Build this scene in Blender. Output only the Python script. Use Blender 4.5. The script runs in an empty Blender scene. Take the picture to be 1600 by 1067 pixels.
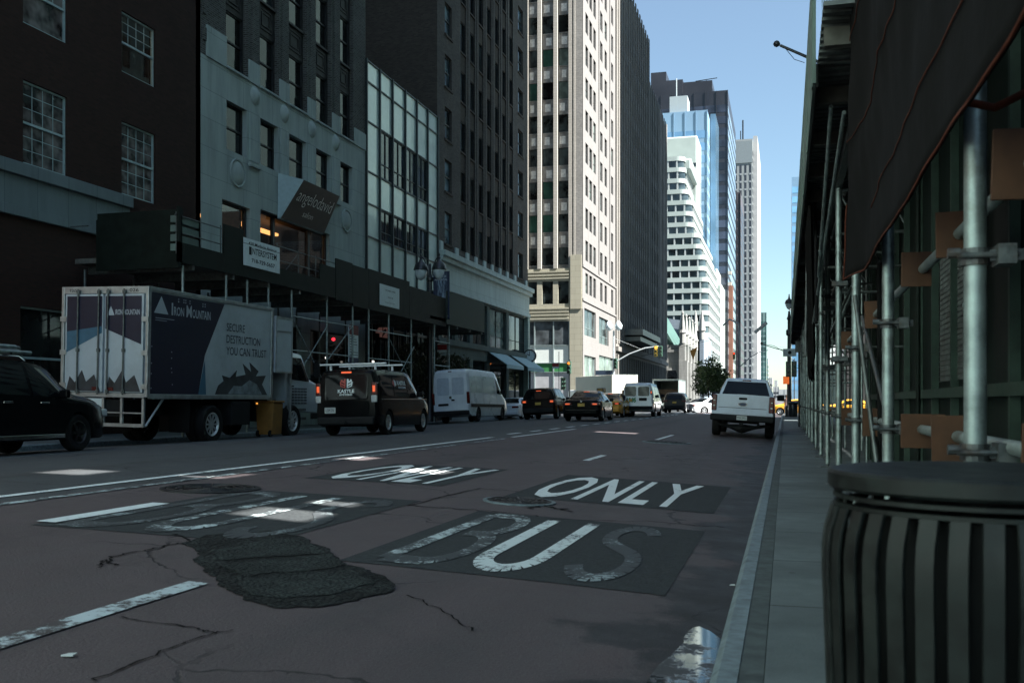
import bpy, bmesh, math, random
from mathutils import Vector, Matrix, noise
R = math.radians
S = bpy.context.scene
COL = S.collection
rnd = random.Random(7)

# ------------------------------------------------------------------ camera, sky, sun, exposure
YAW, HY, FPX, CAMZ = math.atan(427 / 1555.), 628.0, 1555.0, 1.2
cam = bpy.data.objects.new("camera", bpy.data.cameras.new("camera"))
COL.objects.link(cam)
cam.location = (0, 0, CAMZ)
cam.rotation_euler = (R(90), 0, YAW)
cam.data.lens = FPX / 1600 * 36
cam.data.sensor_width = 36
cam.data.shift_y = (HY - 533.5) / 1600
cam.data.clip_end = 5000
cam.data.dof.use_dof = True
cam.data.dof.focus_distance = 26
cam.data.dof.aperture_fstop = 5.6
S.camera = cam
SUN_EL, SUN_BACK = R(46), R(12)       # elevation; how far the sun stands behind square-on from the right
W = bpy.data.worlds.new("World")
S.world = W
W.use_nodes = True
nt = W.node_tree
bg = nt.nodes["Background"]
sky = nt.nodes.new("ShaderNodeTexSky")
sky.sky_type = 'NISHITA'
sky.sun_disc = False
sky.sun_elevation = SUN_EL
sky.sun_rotation = R(90) + SUN_BACK
sky.air_density = 1.0
sky.dust_density = 0.3
sky.ozone_density = 1.3
tint = nt.nodes.new("ShaderNodeMix"); tint.data_type = 'RGBA'; tint.blend_type = 'MULTIPLY'   # the greener blue of this morning's air
tint.inputs[0].default_value = 1; tint.inputs[7].default_value = (.78, .92, .90, 1)
nt.links.new(sky.outputs[0], tint.inputs[6]); thin = nt.nodes.new("ShaderNodeMix"); thin.data_type = 'RGBA'; thin.inputs[0].default_value = .10; thin.inputs[7].default_value = (5.2, 5.3, 6.0, 1)   # city haze over the whole sky
nt.links.new(tint.outputs[2], thin.inputs[6]); nt.links.new(thin.outputs[2], bg.inputs[0])
bg.inputs[1].default_value = 0.034
sun = bpy.data.objects.new("sun", bpy.data.lights.new("sun", 'SUN'))
COL.objects.link(sun)
sun.data.energy = 4.2
sun.data.angle = R(0.5)
sun.data.color = (1, .98, .94)
to_sun = Vector((math.cos(SUN_BACK) * math.cos(SUN_EL), -math.sin(SUN_BACK) * math.cos(SUN_EL), math.sin(SUN_EL)))
sun.rotation_euler = to_sun.to_track_quat('Z', 'Y').to_euler()
S.view_settings.view_transform = 'Standard'
S.view_settings.look = 'None'
S.view_settings.exposure = 2.6
S.view_settings.gamma = 1
S.cycles.max_bounces = 8
S.cycles.diffuse_bounces = 5
S.cycles.glossy_bounces = 3
S.cycles.transparent_max_bounces = 8
S.cycles.sample_clamp_indirect = 6
S.cycles.caustics_reflective = False
S.cycles.caustics_refractive = False

# ------------------------------------------------------------------ from the photograph's angles to metres
CY, SY = math.cos(YAW), math.sin(YAW)
def ray(px, py):
    u, v = (px - 800) / FPX, (HY - py) / FPX
    return (-SY + u * CY, CY + u * SY, v)
def on_x(px, py, X):                  # (Y, Z) where the sight line meets the plane X
    d = ray(px, py); t = X / d[0]
    return d[1] * t, CAMZ + d[2] * t
def on_y(px, py, Y):                  # (X, Z) on the plane Y
    d = ray(px, py); t = Y / d[1]
    return d[0] * t, CAMZ + d[2] * t
KX, RW, CROWN = -0.28, 17.6, 0.30     # right kerb, road width, height of the crown
LKX = KX - RW
XF = -21.4                            # building line on the far pavement
def road_z(x):
    return max(0.0, CROWN * (1 - ((x - (KX - RW / 2)) / (RW / 2)) ** 2))
def on_road(px, py):
    d = ray(px, py); lo, hi = .5, .6
    while hi < 400 and CAMZ + d[2] * hi > road_z(d[0] * hi):
        lo = hi; hi += .1
    for _ in range(40):
        m = (lo + hi) / 2
        if CAMZ + d[2] * m > road_z(d[0] * m): lo = m
        else: hi = m
    return d[0] * lo, d[1] * lo

# ------------------------------------------------------------------ materials
def _nodes(name):
    m = bpy.data.materials.new(name); m.use_nodes = True
    n = m.node_tree; b = n.nodes["Principled BSDF"]
    return m, n, b
def _n(n, t, **k):
    x = n.nodes.new(t)
    for a, v in k.items():
        if a.startswith("i_"):
            q = a[2:].replace("_", " ")
            x.inputs[int(q) if q.isdigit() else q].default_value = v
        else: setattr(x, a, v)
    return x
def _mixc(n, fac, a, b, mode='MIX'):
    x = n.nodes.new("ShaderNodeMix"); x.data_type = 'RGBA'; x.blend_type = mode
    for sock, v in ((0, fac), (6, a), (7, b)):
        if isinstance(v, bpy.types.NodeSocket): n.links.new(v, x.inputs[sock])
        else: x.inputs[sock].default_value = v if sock == 0 else (v[0], v[1], v[2], 1)
    return x.outputs[2]
def _ramp(n, src, a, b, c0=0., c1=1.):
    x = n.nodes.new("ShaderNodeMapRange")
    n.links.new(src, x.inputs[0])
    for i, v in enumerate((a, b, c0, c1)): x.inputs[i + 1].default_value = v
    return x.outputs[0]
def _math(n, op, a, b=0.):
    x = n.nodes.new("ShaderNodeMath"); x.operation = op
    for i, v in enumerate((a, b)):
        if isinstance(v, bpy.types.NodeSocket): n.links.new(v, x.inputs[i])
        else: x.inputs[i].default_value = v
    return x.outputs[0]
def _bump(n, b, h, s=.3, d=.01):
    x = _n(n, "ShaderNodeBump", i_Strength=s, i_Distance=d)
    n.links.new(h, x.inputs["Height"]); n.links.new(x.outputs[0], b.inputs["Normal"])
def _noise(n, vec, scale, detail=4, rough=.6):
    x = _n(n, "ShaderNodeTexNoise", i_Scale=scale, i_Detail=detail, i_Roughness=rough)
    n.links.new(vec, x.inputs["Vector"])
    return x.outputs["Fac"]
def mat(name, col, rough=.6, metal=0., var=.25, scale=6., bump=0., spec=None, coat=0., emit=None, dirt=None):
    m, n, b = _nodes(name)
    b.inputs["Roughness"].default_value = rough
    b.inputs["Metallic"].default_value = metal
    b.inputs["Specular IOR Level"].default_value = spec if spec is not None else (.12 if max(col) < .02 else .3 if rough > .5 else .5)
    b.inputs["Coat Weight"].default_value = coat
    b.inputs["Base Color"].default_value = (*col, 1)
    if emit:
        b.inputs["Emission Color"].default_value = (*emit[:3], 1)
        b.inputs["Emission Strength"].default_value = emit[3]
    if var or bump:
        tc = _n(n, "ShaderNodeTexCoord").outputs["Object"]
        f = _noise(n, tc, scale)
        if var:
            c = _mixc(n, _ramp(n, f, .3, .7), [x * (1 - var) for x in col], [min(1, x * (1 + var)) for x in col])
            if dirt:
                f2 = _noise(n, tc, scale * .35, 6, .7)
                c = _mixc(n, _ramp(n, f2, .5, .75, 0, .8), c, dirt)
            n.links.new(c, b.inputs["Base Color"])
            n.links.new(_ramp(n, f, .3, .7, max(0, rough - .06), min(1, rough + .08)), b.inputs["Roughness"])
        if bump: _bump(n, b, f, bump)
    return m
def brick(name, c1, c2, mortar, sc=1., rough=.85, stain=.35):
    """Brick courses laid on any upright wall that runs along X or Y."""
    m, n, b = _nodes(name)
    tc = _n(n, "ShaderNodeTexCoord").outputs["Object"]
    s = _n(n, "ShaderNodeSeparateXYZ"); n.links.new(tc, s.inputs[0])
    cmb = _n(n, "ShaderNodeCombineXYZ")
    n.links.new(_math(n, 'ADD', s.outputs[0], s.outputs[1]), cmb.inputs[0]); n.links.new(s.outputs[2], cmb.inputs[1])
    t = _n(n, "ShaderNodeTexBrick", i_Scale=sc)
    t.inputs["Color1"].default_value = (*c1, 1); t.inputs["Color2"].default_value = (*c2, 1); t.inputs["Mortar"].default_value = (*mortar, 1)
    t.inputs["Brick Width"].default_value = .24; t.inputs["Row Height"].default_value = .085; t.inputs["Mortar Size"].default_value = .012
    n.links.new(cmb.outputs[0], t.inputs["Vector"])
    f = _noise(n, tc, .5, 6, .65)
    c = _mixc(n, _ramp(n, f, .35, .7, 0, stain), t.outputs["Color"], [x * .45 for x in c1])
    n.links.new(c, b.inputs["Base Color"])
    b.inputs["Roughness"].default_value = rough; b.inputs["Specular IOR Level"].default_value = .15
    _bump(n, b, t.outputs["Fac"], -.4, .01)
    return m
def stone(name, col, joint=(1.2, .6), rough=.8, dirt=.4, jd=.6):
    """Ashlar blocks with dark joints and rain streaks."""
    m, n, b = _nodes(name)
    tc = _n(n, "ShaderNodeTexCoord").outputs["Object"]
    s = _n(n, "ShaderNodeSeparateXYZ"); n.links.new(tc, s.inputs[0])
    cmb = _n(n, "ShaderNodeCombineXYZ")
    n.links.new(_math(n, 'ADD', s.outputs[0], s.outputs[1]), cmb.inputs[0]); n.links.new(s.outputs[2], cmb.inputs[1])
    t = _n(n, "ShaderNodeTexBrick", i_Scale=1.)
    t.inputs["Color1"].default_value = (*col, 1); t.inputs["Color2"].default_value = (*[x * .92 for x in col], 1)
    t.inputs["Mortar"].default_value = (*[x * jd for x in col], 1)
    t.inputs["Brick Width"].default_value = joint[0]; t.inputs["Row Height"].default_value = joint[1]; t.inputs["Mortar Size"].default_value = .012
    n.links.new(cmb.outputs[0], t.inputs["Vector"])
    mp = _n(n, "ShaderNodeMapping"); mp.inputs["Scale"].default_value = (1, 1, .18)
    n.links.new(tc, mp.inputs[0])
    f = _noise(n, mp.outputs[0], 1.6, 6, .65)
    c = _mixc(n, _ramp(n, f, .42, .75, 0, dirt), t.outputs["Color"], [x * .4 for x in col])
    n.links.new(c, b.inputs["Base Color"]); b.inputs["Roughness"].default_value = rough; b.inputs["Specular IOR Level"].default_value = .2
    _bump(n, b, f, .15)
    return m
def glass(name, col, rough=.04, wob=.02, spec=.6, blotch=.5, sc=.7):
    """Window glass in front of an unlit room: dark, mirror-like, slightly wavy."""
    m, n, b = _nodes(name)
    tc = _n(n, "ShaderNodeTexCoord").outputs["Object"]
    ge = _n(n, "ShaderNodeObjectInfo")
    ad = n.nodes.new("ShaderNodeVectorMath"); ad.operation = 'ADD'
    n.links.new(tc, ad.inputs[0]); n.links.new(ge.outputs["Location"], ad.inputs[1])
    f = _noise(n, ad.outputs[0], sc, 2)
    c = _mixc(n, _ramp(n, f, .4, .65), [x * (1 - blotch) for x in col], [min(1, x * (1 + blotch)) for x in col])
    n.links.new(c, b.inputs["Base Color"])
    b.inputs["Roughness"].default_value = rough; b.inputs["Specular IOR Level"].default_value = spec
    _bump(n, b, f, wob, .1)
    return m
def clear_glass(name, tint=(.7, .75, .75)):
    m, n, b = _nodes(name)
    out = [x for x in n.nodes if x.type == 'OUTPUT_MATERIAL'][0]
    tr = _n(n, "ShaderNodeBsdfTransparent"); tr.inputs[0].default_value = (*tint, 1)
    gl = _n(n, "ShaderNodeBsdfGlossy"); gl.inputs["Roughness"].default_value = .02
    fr = _n(n, "ShaderNodeFresnel"); fr.inputs[0].default_value = 1.6
    mx = n.nodes.new("ShaderNodeMixShader")
    n.links.new(_math(n, 'MULTIPLY', fr.outputs[0], 1.3), mx.inputs[0]); n.links.new(tr.outputs[0], mx.inputs[1]); n.links.new(gl.outputs[0], mx.inputs[2])
    n.links.new(mx.outputs[0], out.inputs[0])
    return m
def paint_mark(name, col, under, wear=.5, scale=9., tiles=(1, 1)):
    """Traffic paint worn through to what it was painted on."""
    m, n, b = _nodes(name)
    tc = _n(n, "ShaderNodeTexCoord").outputs["Object"]
    f = _noise(n, tc, scale, 8, .75)
    g = _noise(n, tc, scale * .12, 3, .6)
    h = _math(n, 'ADD', f, _math(n, 'MULTIPLY', _math(n, 'SUBTRACT', g, .5), .8))
    fac = _ramp(n, h, wear - .05, wear + .05)
    n.links.new(_mixc(n, fac, under, col), b.inputs["Base Color"])
    b.inputs["Roughness"].default_value = .7
    _bump(n, b, f, .25)
    return m

# ------------------------------------------------------------------ mesh building
class MB:
    def __init__(s): s.v = []; s.f = []; s.m = []; s.i = 0
    def add(s, vs, fs):
        o = len(s.v); s.v += [tuple(p) for p in vs]
        for f in fs: s.f.append([o + k for k in f]); s.m.append(s.i)
        return s
    def mi(s, i): s.i = i; return s
    def box(s, x0, x1, y0, y1, z0, z1):
        return s.add([(x, y, z) for z in (z0, z1) for y in (y0, y1) for x in (x0, x1)],
                     [(0, 2, 3, 1), (4, 5, 7, 6), (0, 1, 5, 4), (2, 6, 7, 3), (0, 4, 6, 2), (1, 3, 7, 5)])
    def obox(s, c, size, rot):
        h = [k / 2 for k in size]; c = Vector(c)
        vs = [c + rot @ Vector((x * h[0], y * h[1], z * h[2])) for z in (-1, 1) for y in (-1, 1) for x in (-1, 1)]
        return s.add(vs, [(0, 2, 3, 1), (4, 5, 7, 6), (0, 1, 5, 4), (2, 6, 7, 3), (0, 4, 6, 2), (1, 3, 7, 5)])
    def quad(s, *p): return s.add(p, [tuple(range(len(p)))])
    def cyl(s, p0, p1, r, r1=None, n=10):
        r1 = r if r1 is None else r1
        p0, p1 = Vector(p0), Vector(p1); d = (p1 - p0).normalized()
        a = d.cross(Vector((0, 0, 1)) if abs(d.z) < .9 else Vector((1, 0, 0))).normalized(); b = d.cross(a)
        vs = []
        for p, q in ((p0, r), (p1, r1)):
            vs += [p + (a * math.cos(2 * math.pi * k / n) + b * math.sin(2 * math.pi * k / n)) * q for k in range(n)]
        return s.add(vs, [(k, (k + 1) % n, n + (k + 1) % n, n + k) for k in range(n)] + [tuple(range(n))[::-1], tuple(range(n, 2 * n))])
    def path(s, pts, r, n=8):
        pts = [Vector(p) for p in pts]; vs = []
        for i, p in enumerate(pts):
            d = (pts[min(i + 1, len(pts) - 1)] - pts[max(i - 1, 0)]).normalized()
            a = d.cross(Vector((0, 0, 1)) if abs(d.z) < .95 else Vector((1, 0, 0))).normalized(); b = d.cross(a)
            q = r[i] if isinstance(r, (list, tuple)) else r
            vs += [p + (a * math.cos(2 * math.pi * k / n) + b * math.sin(2 * math.pi * k / n)) * q for k in range(n)]
        L = len(pts)
        return s.add(vs, [(j * n + k, j * n + (k + 1) % n, (j + 1) * n + (k + 1) % n, (j + 1) * n + k) for j in range(L - 1) for k in range(n)]
                     + [tuple(range(n))[::-1], tuple(range((L - 1) * n, L * n))])
    def lathe(s, prof, n=24, c=(0, 0, 0), axis='z', sx=1., sy=1., cap=True):
        vs = []; cap = cap and tuple(prof[0]) != tuple(prof[-1])
        for r, h in prof:
            for k in range(n):
                a = 2 * math.pi * k / n; x, y = r * math.cos(a) * sx, r * math.sin(a) * sy
                p = (x, y, h) if axis == 'z' else (h, x, y) if axis == 'x' else (y, h, x)
                vs.append((p[0] + c[0], p[1] + c[1], p[2] + c[2]))
        fs = [(j * n + k, j * n + (k + 1) % n, (j + 1) * n + (k + 1) % n, (j + 1) * n + k) for j in range(len(prof) - 1) for k in range(n)]
        if cap and prof[0][0] > 1e-4: fs.append(tuple(range(n))[::-1])
        if cap and prof[-1][0] > 1e-4: fs.append(tuple(range((len(prof) - 1) * n, len(prof) * n)))
        return s.add(vs, fs)
    def prism(s, poly, axis, a, b):
        n = len(poly)
        f = {'x': lambda p, t: (t, p[0], p[1]), 'y': lambda p, t: (p[0], t, p[1]), 'z': lambda p, t: (p[0], p[1], t)}[axis]
        return s.add([f(p, a) for p in poly] + [f(p, b) for p in poly],
                     [tuple(range(n))[::-1], tuple(range(n, 2 * n))] + [(k, (k + 1) % n, n + (k + 1) % n, n + k) for k in range(n)])
    def join(s, o, f=lambda p: p):
        b = len(s.v); s.v += [tuple(f(p)) for p in o.v]
        s.f += [[b + k for k in q] for q in o.f]; s.m += o.m
        return s
    def mesh(s, name, mats, smooth=None, weld=False):
        me = bpy.data.meshes.new(name); me.from_pydata(s.v, [], s.f)
        for m in (mats if isinstance(mats, (list, tuple)) else [mats]): me.materials.append(m)
        me.polygons.foreach_set("material_index", s.m)
        bm = bmesh.new(); bm.from_mesh(me)
        if weld: bmesh.ops.remove_doubles(bm, verts=bm.verts, dist=1e-4)
        bmesh.ops.recalc_face_normals(bm, faces=bm.faces); bm.to_mesh(me); bm.free()
        if smooth:
            me.polygons.foreach_set("use_smooth", [True] * len(me.polygons)); me.set_sharp_from_angle(angle=R(smooth))
        return me
    def build(s, name, mats, parent=None, smooth=None, world=True, bevel=0, weld=False):
        """world: the vertices are in street coordinates; else they are in the parent's own frame."""
        me = s.mesh(name, mats, smooth, weld)
        return link(name, me, parent, world, bevel)
def chain(o):
    v = Vector((0, 0, 0))
    while o: v = v + o.location; o = o.parent
    return v
def link(name, me, parent=None, world=True, bevel=0):
    o = bpy.data.objects.new(name, me); COL.objects.link(o)
    if parent:
        o.parent = parent
        if world: me.transform(Matrix.Translation(-chain(parent)))
    if bevel:
        b = o.modifiers.new("bevel", 'BEVEL'); b.width = bevel; b.segments = 2; b.limit_method = 'ANGLE'; b.angle_limit = R(40)
    return o
def thing(name, label, cat, loc=(0, 0, 0), rot=0., group=None):
    o = bpy.data.objects.new(name, None); COL.objects.link(o)
    o.location = loc; o.rotation_euler = (0, 0, rot); o.empty_display_size = .2
    return tag(o, label, cat, group)
def tag(o, label, cat, group=None):
    o["label"] = label; o["category"] = cat
    if group: o["group"] = group
    return o
def struct(o): o["kind"] = "structure"; return o
def copy_tree(o, parent=None):
    c = o.copy(); COL.objects.link(c); c.parent = parent
    for ch in list(o.children): copy_tree(ch, c)
    return c
def text_mb(body, w, h, bold=0., ext=0., space=1., res=3):
    """Lettering as flat polygons (or solid with ext) filling a w by h box, lower left corner at 0,0."""
    cu = bpy.data.curves.new("t", 'FONT'); cu.body = body; cu.offset = bold; cu.extrude = ext; cu.resolution_u = res; cu.space_character = space
    o = bpy.data.objects.new("t", cu); COL.objects.link(o)
    bpy.context.view_layer.update()
    me = bpy.data.meshes.new_from_object(o.evaluated_get(bpy.context.evaluated_depsgraph_get()))
    xs = [v.co.x for v in me.vertices]; ys = [v.co.y for v in me.vertices]
    x0, x1, y0, y1 = min(xs), max(xs), min(ys), max(ys)
    m = MB(); m.add([((v.co.x - x0) / (x1 - x0) * w, (v.co.y - y0) / (y1 - y0) * h, v.co.z) for v in me.vertices], [list(p.vertices) for p in me.polygons])
    bpy.data.objects.remove(o); bpy.data.curves.remove(cu); bpy.data.meshes.remove(me)
    return m
# ------------------------------------------------------------------ shared materials
ASPH = (.046, .053, .058)
def road_mat():
    m, n, b = _nodes("road asphalt")
    tc = _n(n, "ShaderNodeTexCoord").outputs["Object"]
    s = _n(n, "ShaderNodeSeparateXYZ"); n.links.new(tc, s.inputs[0])
    fine = _noise(n, tc, 60, 3, .7); mid = _noise(n, tc, 2.2, 6, .7); big = _noise(n, tc, .35, 5, .6)
    mp = _n(n, "ShaderNodeMapping"); mp.inputs["Scale"].default_value = (1, .08, 1); n.links.new(tc, mp.inputs[0])
    lane = _noise(n, mp.outputs[0], 1.6, 4, .6)          # wear drawn out along the lanes
    edge = _math(n, 'ADD', s.outputs[0], _math(n, 'MULTIPLY', _math(n, 'SUBTRACT', mid, .5), .25))
    isred = _ramp(n, edge, -6.98, -6.9)
    grey = _mixc(n, _ramp(n, mid, .3, .7), [x * .8 for x in ASPH], [x * 1.25 for x in ASPH])
    red = _mixc(n, _ramp(n, mid, .3, .75), (.066, .048, .050), (.101, .071, .075))
    red = _mixc(n, _ramp(n, lane, .5, .72, 0, .65), red, (.078, .064, .068))
    red = _mixc(n, _ramp(n, big, .55, .7, 0, .5), red, (.09, .067, .071))
    c = _mixc(n, isred, grey, red)
    c = _mixc(n, _ramp(n, fine, .35, .75, 0, .35), c, (.1, .1, .1))
    sp = _n(n, "ShaderNodeTexVoronoi", i_Scale=75.); n.links.new(tc, sp.inputs["Vector"])
    c = _mixc(n, _ramp(n, sp.outputs["Distance"], .12, .3, .55, 0), c, (.15, .145, .14)); c = _mixc(n, _ramp(n, _noise(n, tc, 110, 2, .8), .56, .72, 0, .7), c, (.018, .018, .018))
    for xc in (-1.75, -5.3, -8.9, -12.):          # oil dripped down the middle of each lane, polished wheel tracks beside it
        q = _math(n, 'ABSOLUTE', _math(n, 'ADD', s.outputs[0], -xc)); oil = _math(n, 'MULTIPLY', _ramp(n, q, .1, .75, 1, 0), _ramp(n, lane, .38, .62)); c = _mixc(n, _math(n, 'MULTIPLY', oil, .5), c, (.028, .027, .027))
    # the gutter: damp, oily and sooty, its edge ragged
    d = _math(n, 'SUBTRACT', KX, s.outputs[0])
    ragged = _math(n, 'ADD', d, _math(n, 'MULTIPLY', _math(n, 'SUBTRACT', _noise(n, tc, .9, 7, .72), .5), 3.0))
    wet = _ramp(n, ragged, .34, .56, 1, 0)
    c = _mixc(n, _math(n, 'MULTIPLY', wet, .85), c, (.010, .011, .011))
    # hairline cracks
    w = n.nodes.new("ShaderNodeVectorMath"); w.operation = 'ADD'
    nz = _n(n, "ShaderNodeTexNoise", i_Scale=1.2, i_Detail=5); n.links.new(tc, nz.inputs[0])
    n.links.new(tc, w.inputs[0]); n.links.new(nz.outputs["Color"], w.inputs[1])
    v = _n(n, "ShaderNodeTexVoronoi", i_Scale=.42); v.feature = 'DISTANCE_TO_EDGE'; n.links.new(w.outputs[0], v.inputs["Vector"])
    cr = _math(n, 'MULTIPLY', _ramp(n, v.outputs["Distance"], .003, .007, 1, 0), _ramp(n, big, .44, .52))
    c = _mixc(n, _math(n, 'MULTIPLY', cr, .85), c, (.008, .008, .008))
    n.links.new(c, b.inputs["Base Color"])
    rg = _ramp(n, mid, .3, .7, .62, .8)
    n.links.new(_math(n, 'SUBTRACT', rg, _math(n, 'MULTIPLY', wet, .08)), b.inputs["Roughness"])
    b.inputs["Specular IOR Level"].default_value = .4
    h = _math(n, 'SUBTRACT', _math(n, 'ADD', fine, _math(n, 'MULTIPLY', mid, .8)), cr)
    _bump(n, b, h, .45, .012)
    return m
def walk_mat():
    m, n, b = _nodes("pavement concrete")
    tc = _n(n, "ShaderNodeTexCoord").outputs["Object"]
    s = _n(n, "ShaderNodeSeparateXYZ"); n.links.new(tc, s.inputs[0])
    f = _noise(n, tc, 3, 7, .7); g = _noise(n, tc, .6, 4, .6); fine = _noise(n, tc, 70, 2)
    c = _mixc(n, _ramp(n, f, .3, .7), (.085, .108, .108), (.15, .18, .178))
    c = _mixc(n, _ramp(n, g, .42, .62, 0, .7), c, (.055, .066, .066))
    c = _mixc(n, _ramp(n, fine, .55, .8, 0, .3), c, (.05, .055, .055))
    j = _math(n, 'ABSOLUTE', _math(n, 'SUBTRACT', _math(n, 'FRACT', _math(n, 'DIVIDE', s.outputs[1], 1.52)), .5))
    jx = _math(n, 'ABSOLUTE', _math(n, 'SUBTRACT', _math(n, 'FRACT', _math(n, 'DIVIDE', _math(n, 'ADD', s.outputs[0], .05 + KX + .3), 1.52)), .5))
    joint = _math(n, 'MAXIMUM', _ramp(n, j, .006, .010, 1, 0), _ramp(n, jx, .004, .008, 1, 0))
    c = _mixc(n, _math(n, 'MULTIPLY', joint, .8), c, (.02, .022, .02))
    sp = _n(n, "ShaderNodeTexVoronoi", i_Scale=3.1); n.links.new(tc, sp.inputs["Vector"])
    c = _mixc(n, _ramp(n, sp.outputs["Distance"], .05, .08, .75, 0), c, (.03, .03, .03))      # trodden gum
    n.links.new(c, b.inputs["Base Color"]); b.inputs["Roughness"].default_value = .72
    _bump(n, b, _math(n, 'SUBTRACT', _math(n, 'ADD', f, fine), joint), .3, .01)
    return m
M_ROAD, M_WALK = road_mat(), walk_mat()
M_KERB = mat("kerb granite", (.15, .19, .205), .6, var=.35, scale=14, bump=.2, dirt=(.05, .06, .06))
M_GROUND = mat("cross street asphalt", (.06, .065, .07), .85, scale=2, bump=.2)
M_MARK = paint_mark("fresh road paint", (.72, .76, .76), (.12, .125, .13), .34, 12)
M_MARKW = paint_mark("worn road paint", (.50, .57, .58), (.04, .047, .05), .55, 24)
M_MARKF = paint_mark("faded road paint", (.30, .36, .37), (.04, .046, .05), .62, 26)
M_PATCH = mat("old bare asphalt", (.030, .034, .036), .85, var=.55, scale=38, bump=.7, dirt=(.05, .055, .055))
def stones(name, lo, hi, sc, patchy):
    m, n, b = _nodes(name); tc = _n(n, "ShaderNodeTexCoord").outputs["Object"]
    v = _n(n, "ShaderNodeTexVoronoi", i_Scale=sc); n.links.new(tc, v.inputs["Vector"]); f = _noise(n, tc, 3.5, 7, .75); g = _noise(n, tc, sc * .5, 3, .7)
    h = _math(n, 'ADD', _math(n, 'MULTIPLY', v.outputs["Distance"], -.9), g); c = _mixc(n, _ramp(n, h, -.1, .45), lo, hi)
    c = _mixc(n, _ramp(n, f, .42, .6, patchy, 0), c, [x * .3 for x in lo]); n.links.new(c, b.inputs["Base Color"]); b.inputs["Roughness"].default_value = .9; b.inputs["Specular IOR Level"].default_value = .2
    _bump(n, b, h, .9, .02); return m
M_HOLE = stones("broken asphalt fill", (.012, .014, .014), (.045, .052, .05), 32, .8)
M_CRACK = mat("open crack", (.006, .006, .006), .95, var=0)
M_IRON = mat("worn cast iron", (.03, .03, .032), .5, .6, var=.5, scale=20, bump=.4)
def water_mat():
    m, n, b = _nodes("standing water"); tc = _n(n, "ShaderNodeTexCoord").outputs["Object"]; f = _noise(n, tc, 9, 7, .8); g = _noise(n, tc, 2.2, 4, .6)
    k = _ramp(n, _math(n, 'ADD', f, _math(n, 'MULTIPLY', g, .9)), .94, 1.02)
    n.links.new(_mixc(n, k, (.010, .012, .013), (.022, .022, .02)), b.inputs["Base Color"]); n.links.new(_ramp(n, k, 0, 1, .03, .6), b.inputs["Roughness"]); b.inputs["Specular IOR Level"].default_value = .7
    _bump(n, b, f, .012, .01); return m
M_WATER = water_mat()
M_BLACK = mat("soot black", (.008, .008, .008), .8, var=.2)
M_DARKGREEN = mat("dark green shed paint", (.009, .014, .011), .55, var=.35, scale=3, dirt=(.006, .007, .006))
M_PIPE = mat("galvanised pipe", (.28, .335, .325), .45, .65, var=.35, scale=9, bump=.12, dirt=(.09, .07, .05))
M_PIPED = mat("dull steel tube", (.12, .135, .13), .5, .6, var=.4, scale=9, dirt=(.08, .06, .045))
M_PLY = mat("plywood", (.075, .034, .017), .7, var=.35, scale=5, bump=.1, dirt=(.055, .022, .01))
M_WHITE = mat("white paint", (.72, .74, .74), .4, var=.08)
M_SIGNW = mat("white sign sheet", (.70, .77, .77), .5, var=.08)
M_BLK = mat("black lettering", (.012, .014, .016), .5, var=0)
M_RUB = mat("tyre rubber", (.014, .014, .014), .8, var=.2, scale=20)
M_GLASS = glass("dark window glass", (.010, .012, .012), spec=.3)
M_GLASSB = glass("window with pale blind", (.12, .16, .145), rough=.08, blotch=.45)
M_GLASSG = glass("window with green shade", (.03, .085, .065), rough=.08, blotch=.3)
M_GLASSM = glass("lighter window glass", (.035, .045, .045), blotch=.8)
M_CLEAR = clear_glass("clear glass")
M_ALU = mat("window frame paint", (.16, .2, .2), .5, var=.1)
M_DKFRAME = mat("dark window frame", (.018, .02, .02), .5, var=.1)

# ------------------------------------------------------------------ the setting: ground, road, pavements, kerbs
struct(MB().quad((-900, -200, -.012), (900, -200, -.012), (900, 4000, -.012), (-900, 4000, -.012)).build("ground", M_GROUND))
def sheet(name, m, x0, x1, y0, y1, dz, nx=12, ny=4):
    """A sheet lying on the cambered road."""
    b = MB()
    xs = [x0 + (x1 - x0) * i / nx for i in range(nx + 1)]; ys = [y0 + (y1 - y0) * i / ny for i in range(ny + 1)]
    vs = [(x, y, road_z(x) + dz) for y in ys for x in xs]
    b.add(vs, [(j * (nx + 1) + i, j * (nx + 1) + i + 1, (j + 1) * (nx + 1) + i + 1, (j + 1) * (nx + 1) + i) for j in range(ny) for i in range(nx)])
    return b
road = struct(sheet("road", M_ROAD, LKX, KX, -40, 1200, 0, 44, 40).build("road", M_ROAD, smooth=40))
XST0, XST1 = 83.2, 104.5              # the cross street
def pavement(x0, x1, y0, y1, name="pavement"):
    struct(MB().box(x0, x1, y0, y1, -.02, .15).build(name, M_WALK))
M_STRIP = mat('kerb edging concrete', (.075, .09, .09), .8, var=.4, scale=9, bump=.3, dirt=(.03, .035, .033))
def kerb(x0, x1, y0, y1):
    b = MB(); y = y0; L = 2.75
    while y < y1:
        e = min(y + L, y1) - .012
        t, u = (x0, x1)
        b.prism([(t, -.05), (u, -.05), (u, .152 if u > t else .152), (t + (.03 if u > t else -.03), .152), (t, .125)], 'y', y, e)
        y += L
        if y > 60: L = 12
    struct(b.build("kerb", M_KERB))
for a, c in ((-40, 80.5), (106, 1200)):
    kerb(KX, KX + .105, a, c); struct(MB().box(KX + .107, KX + .2, a, c, -.02, .149).build('kerb_strip', M_STRIP)); pavement(KX + .203, 6, a, c)
    kerb(LKX, LKX - .2, a, c); pavement(-24, LKX - .2, a, c)

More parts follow.
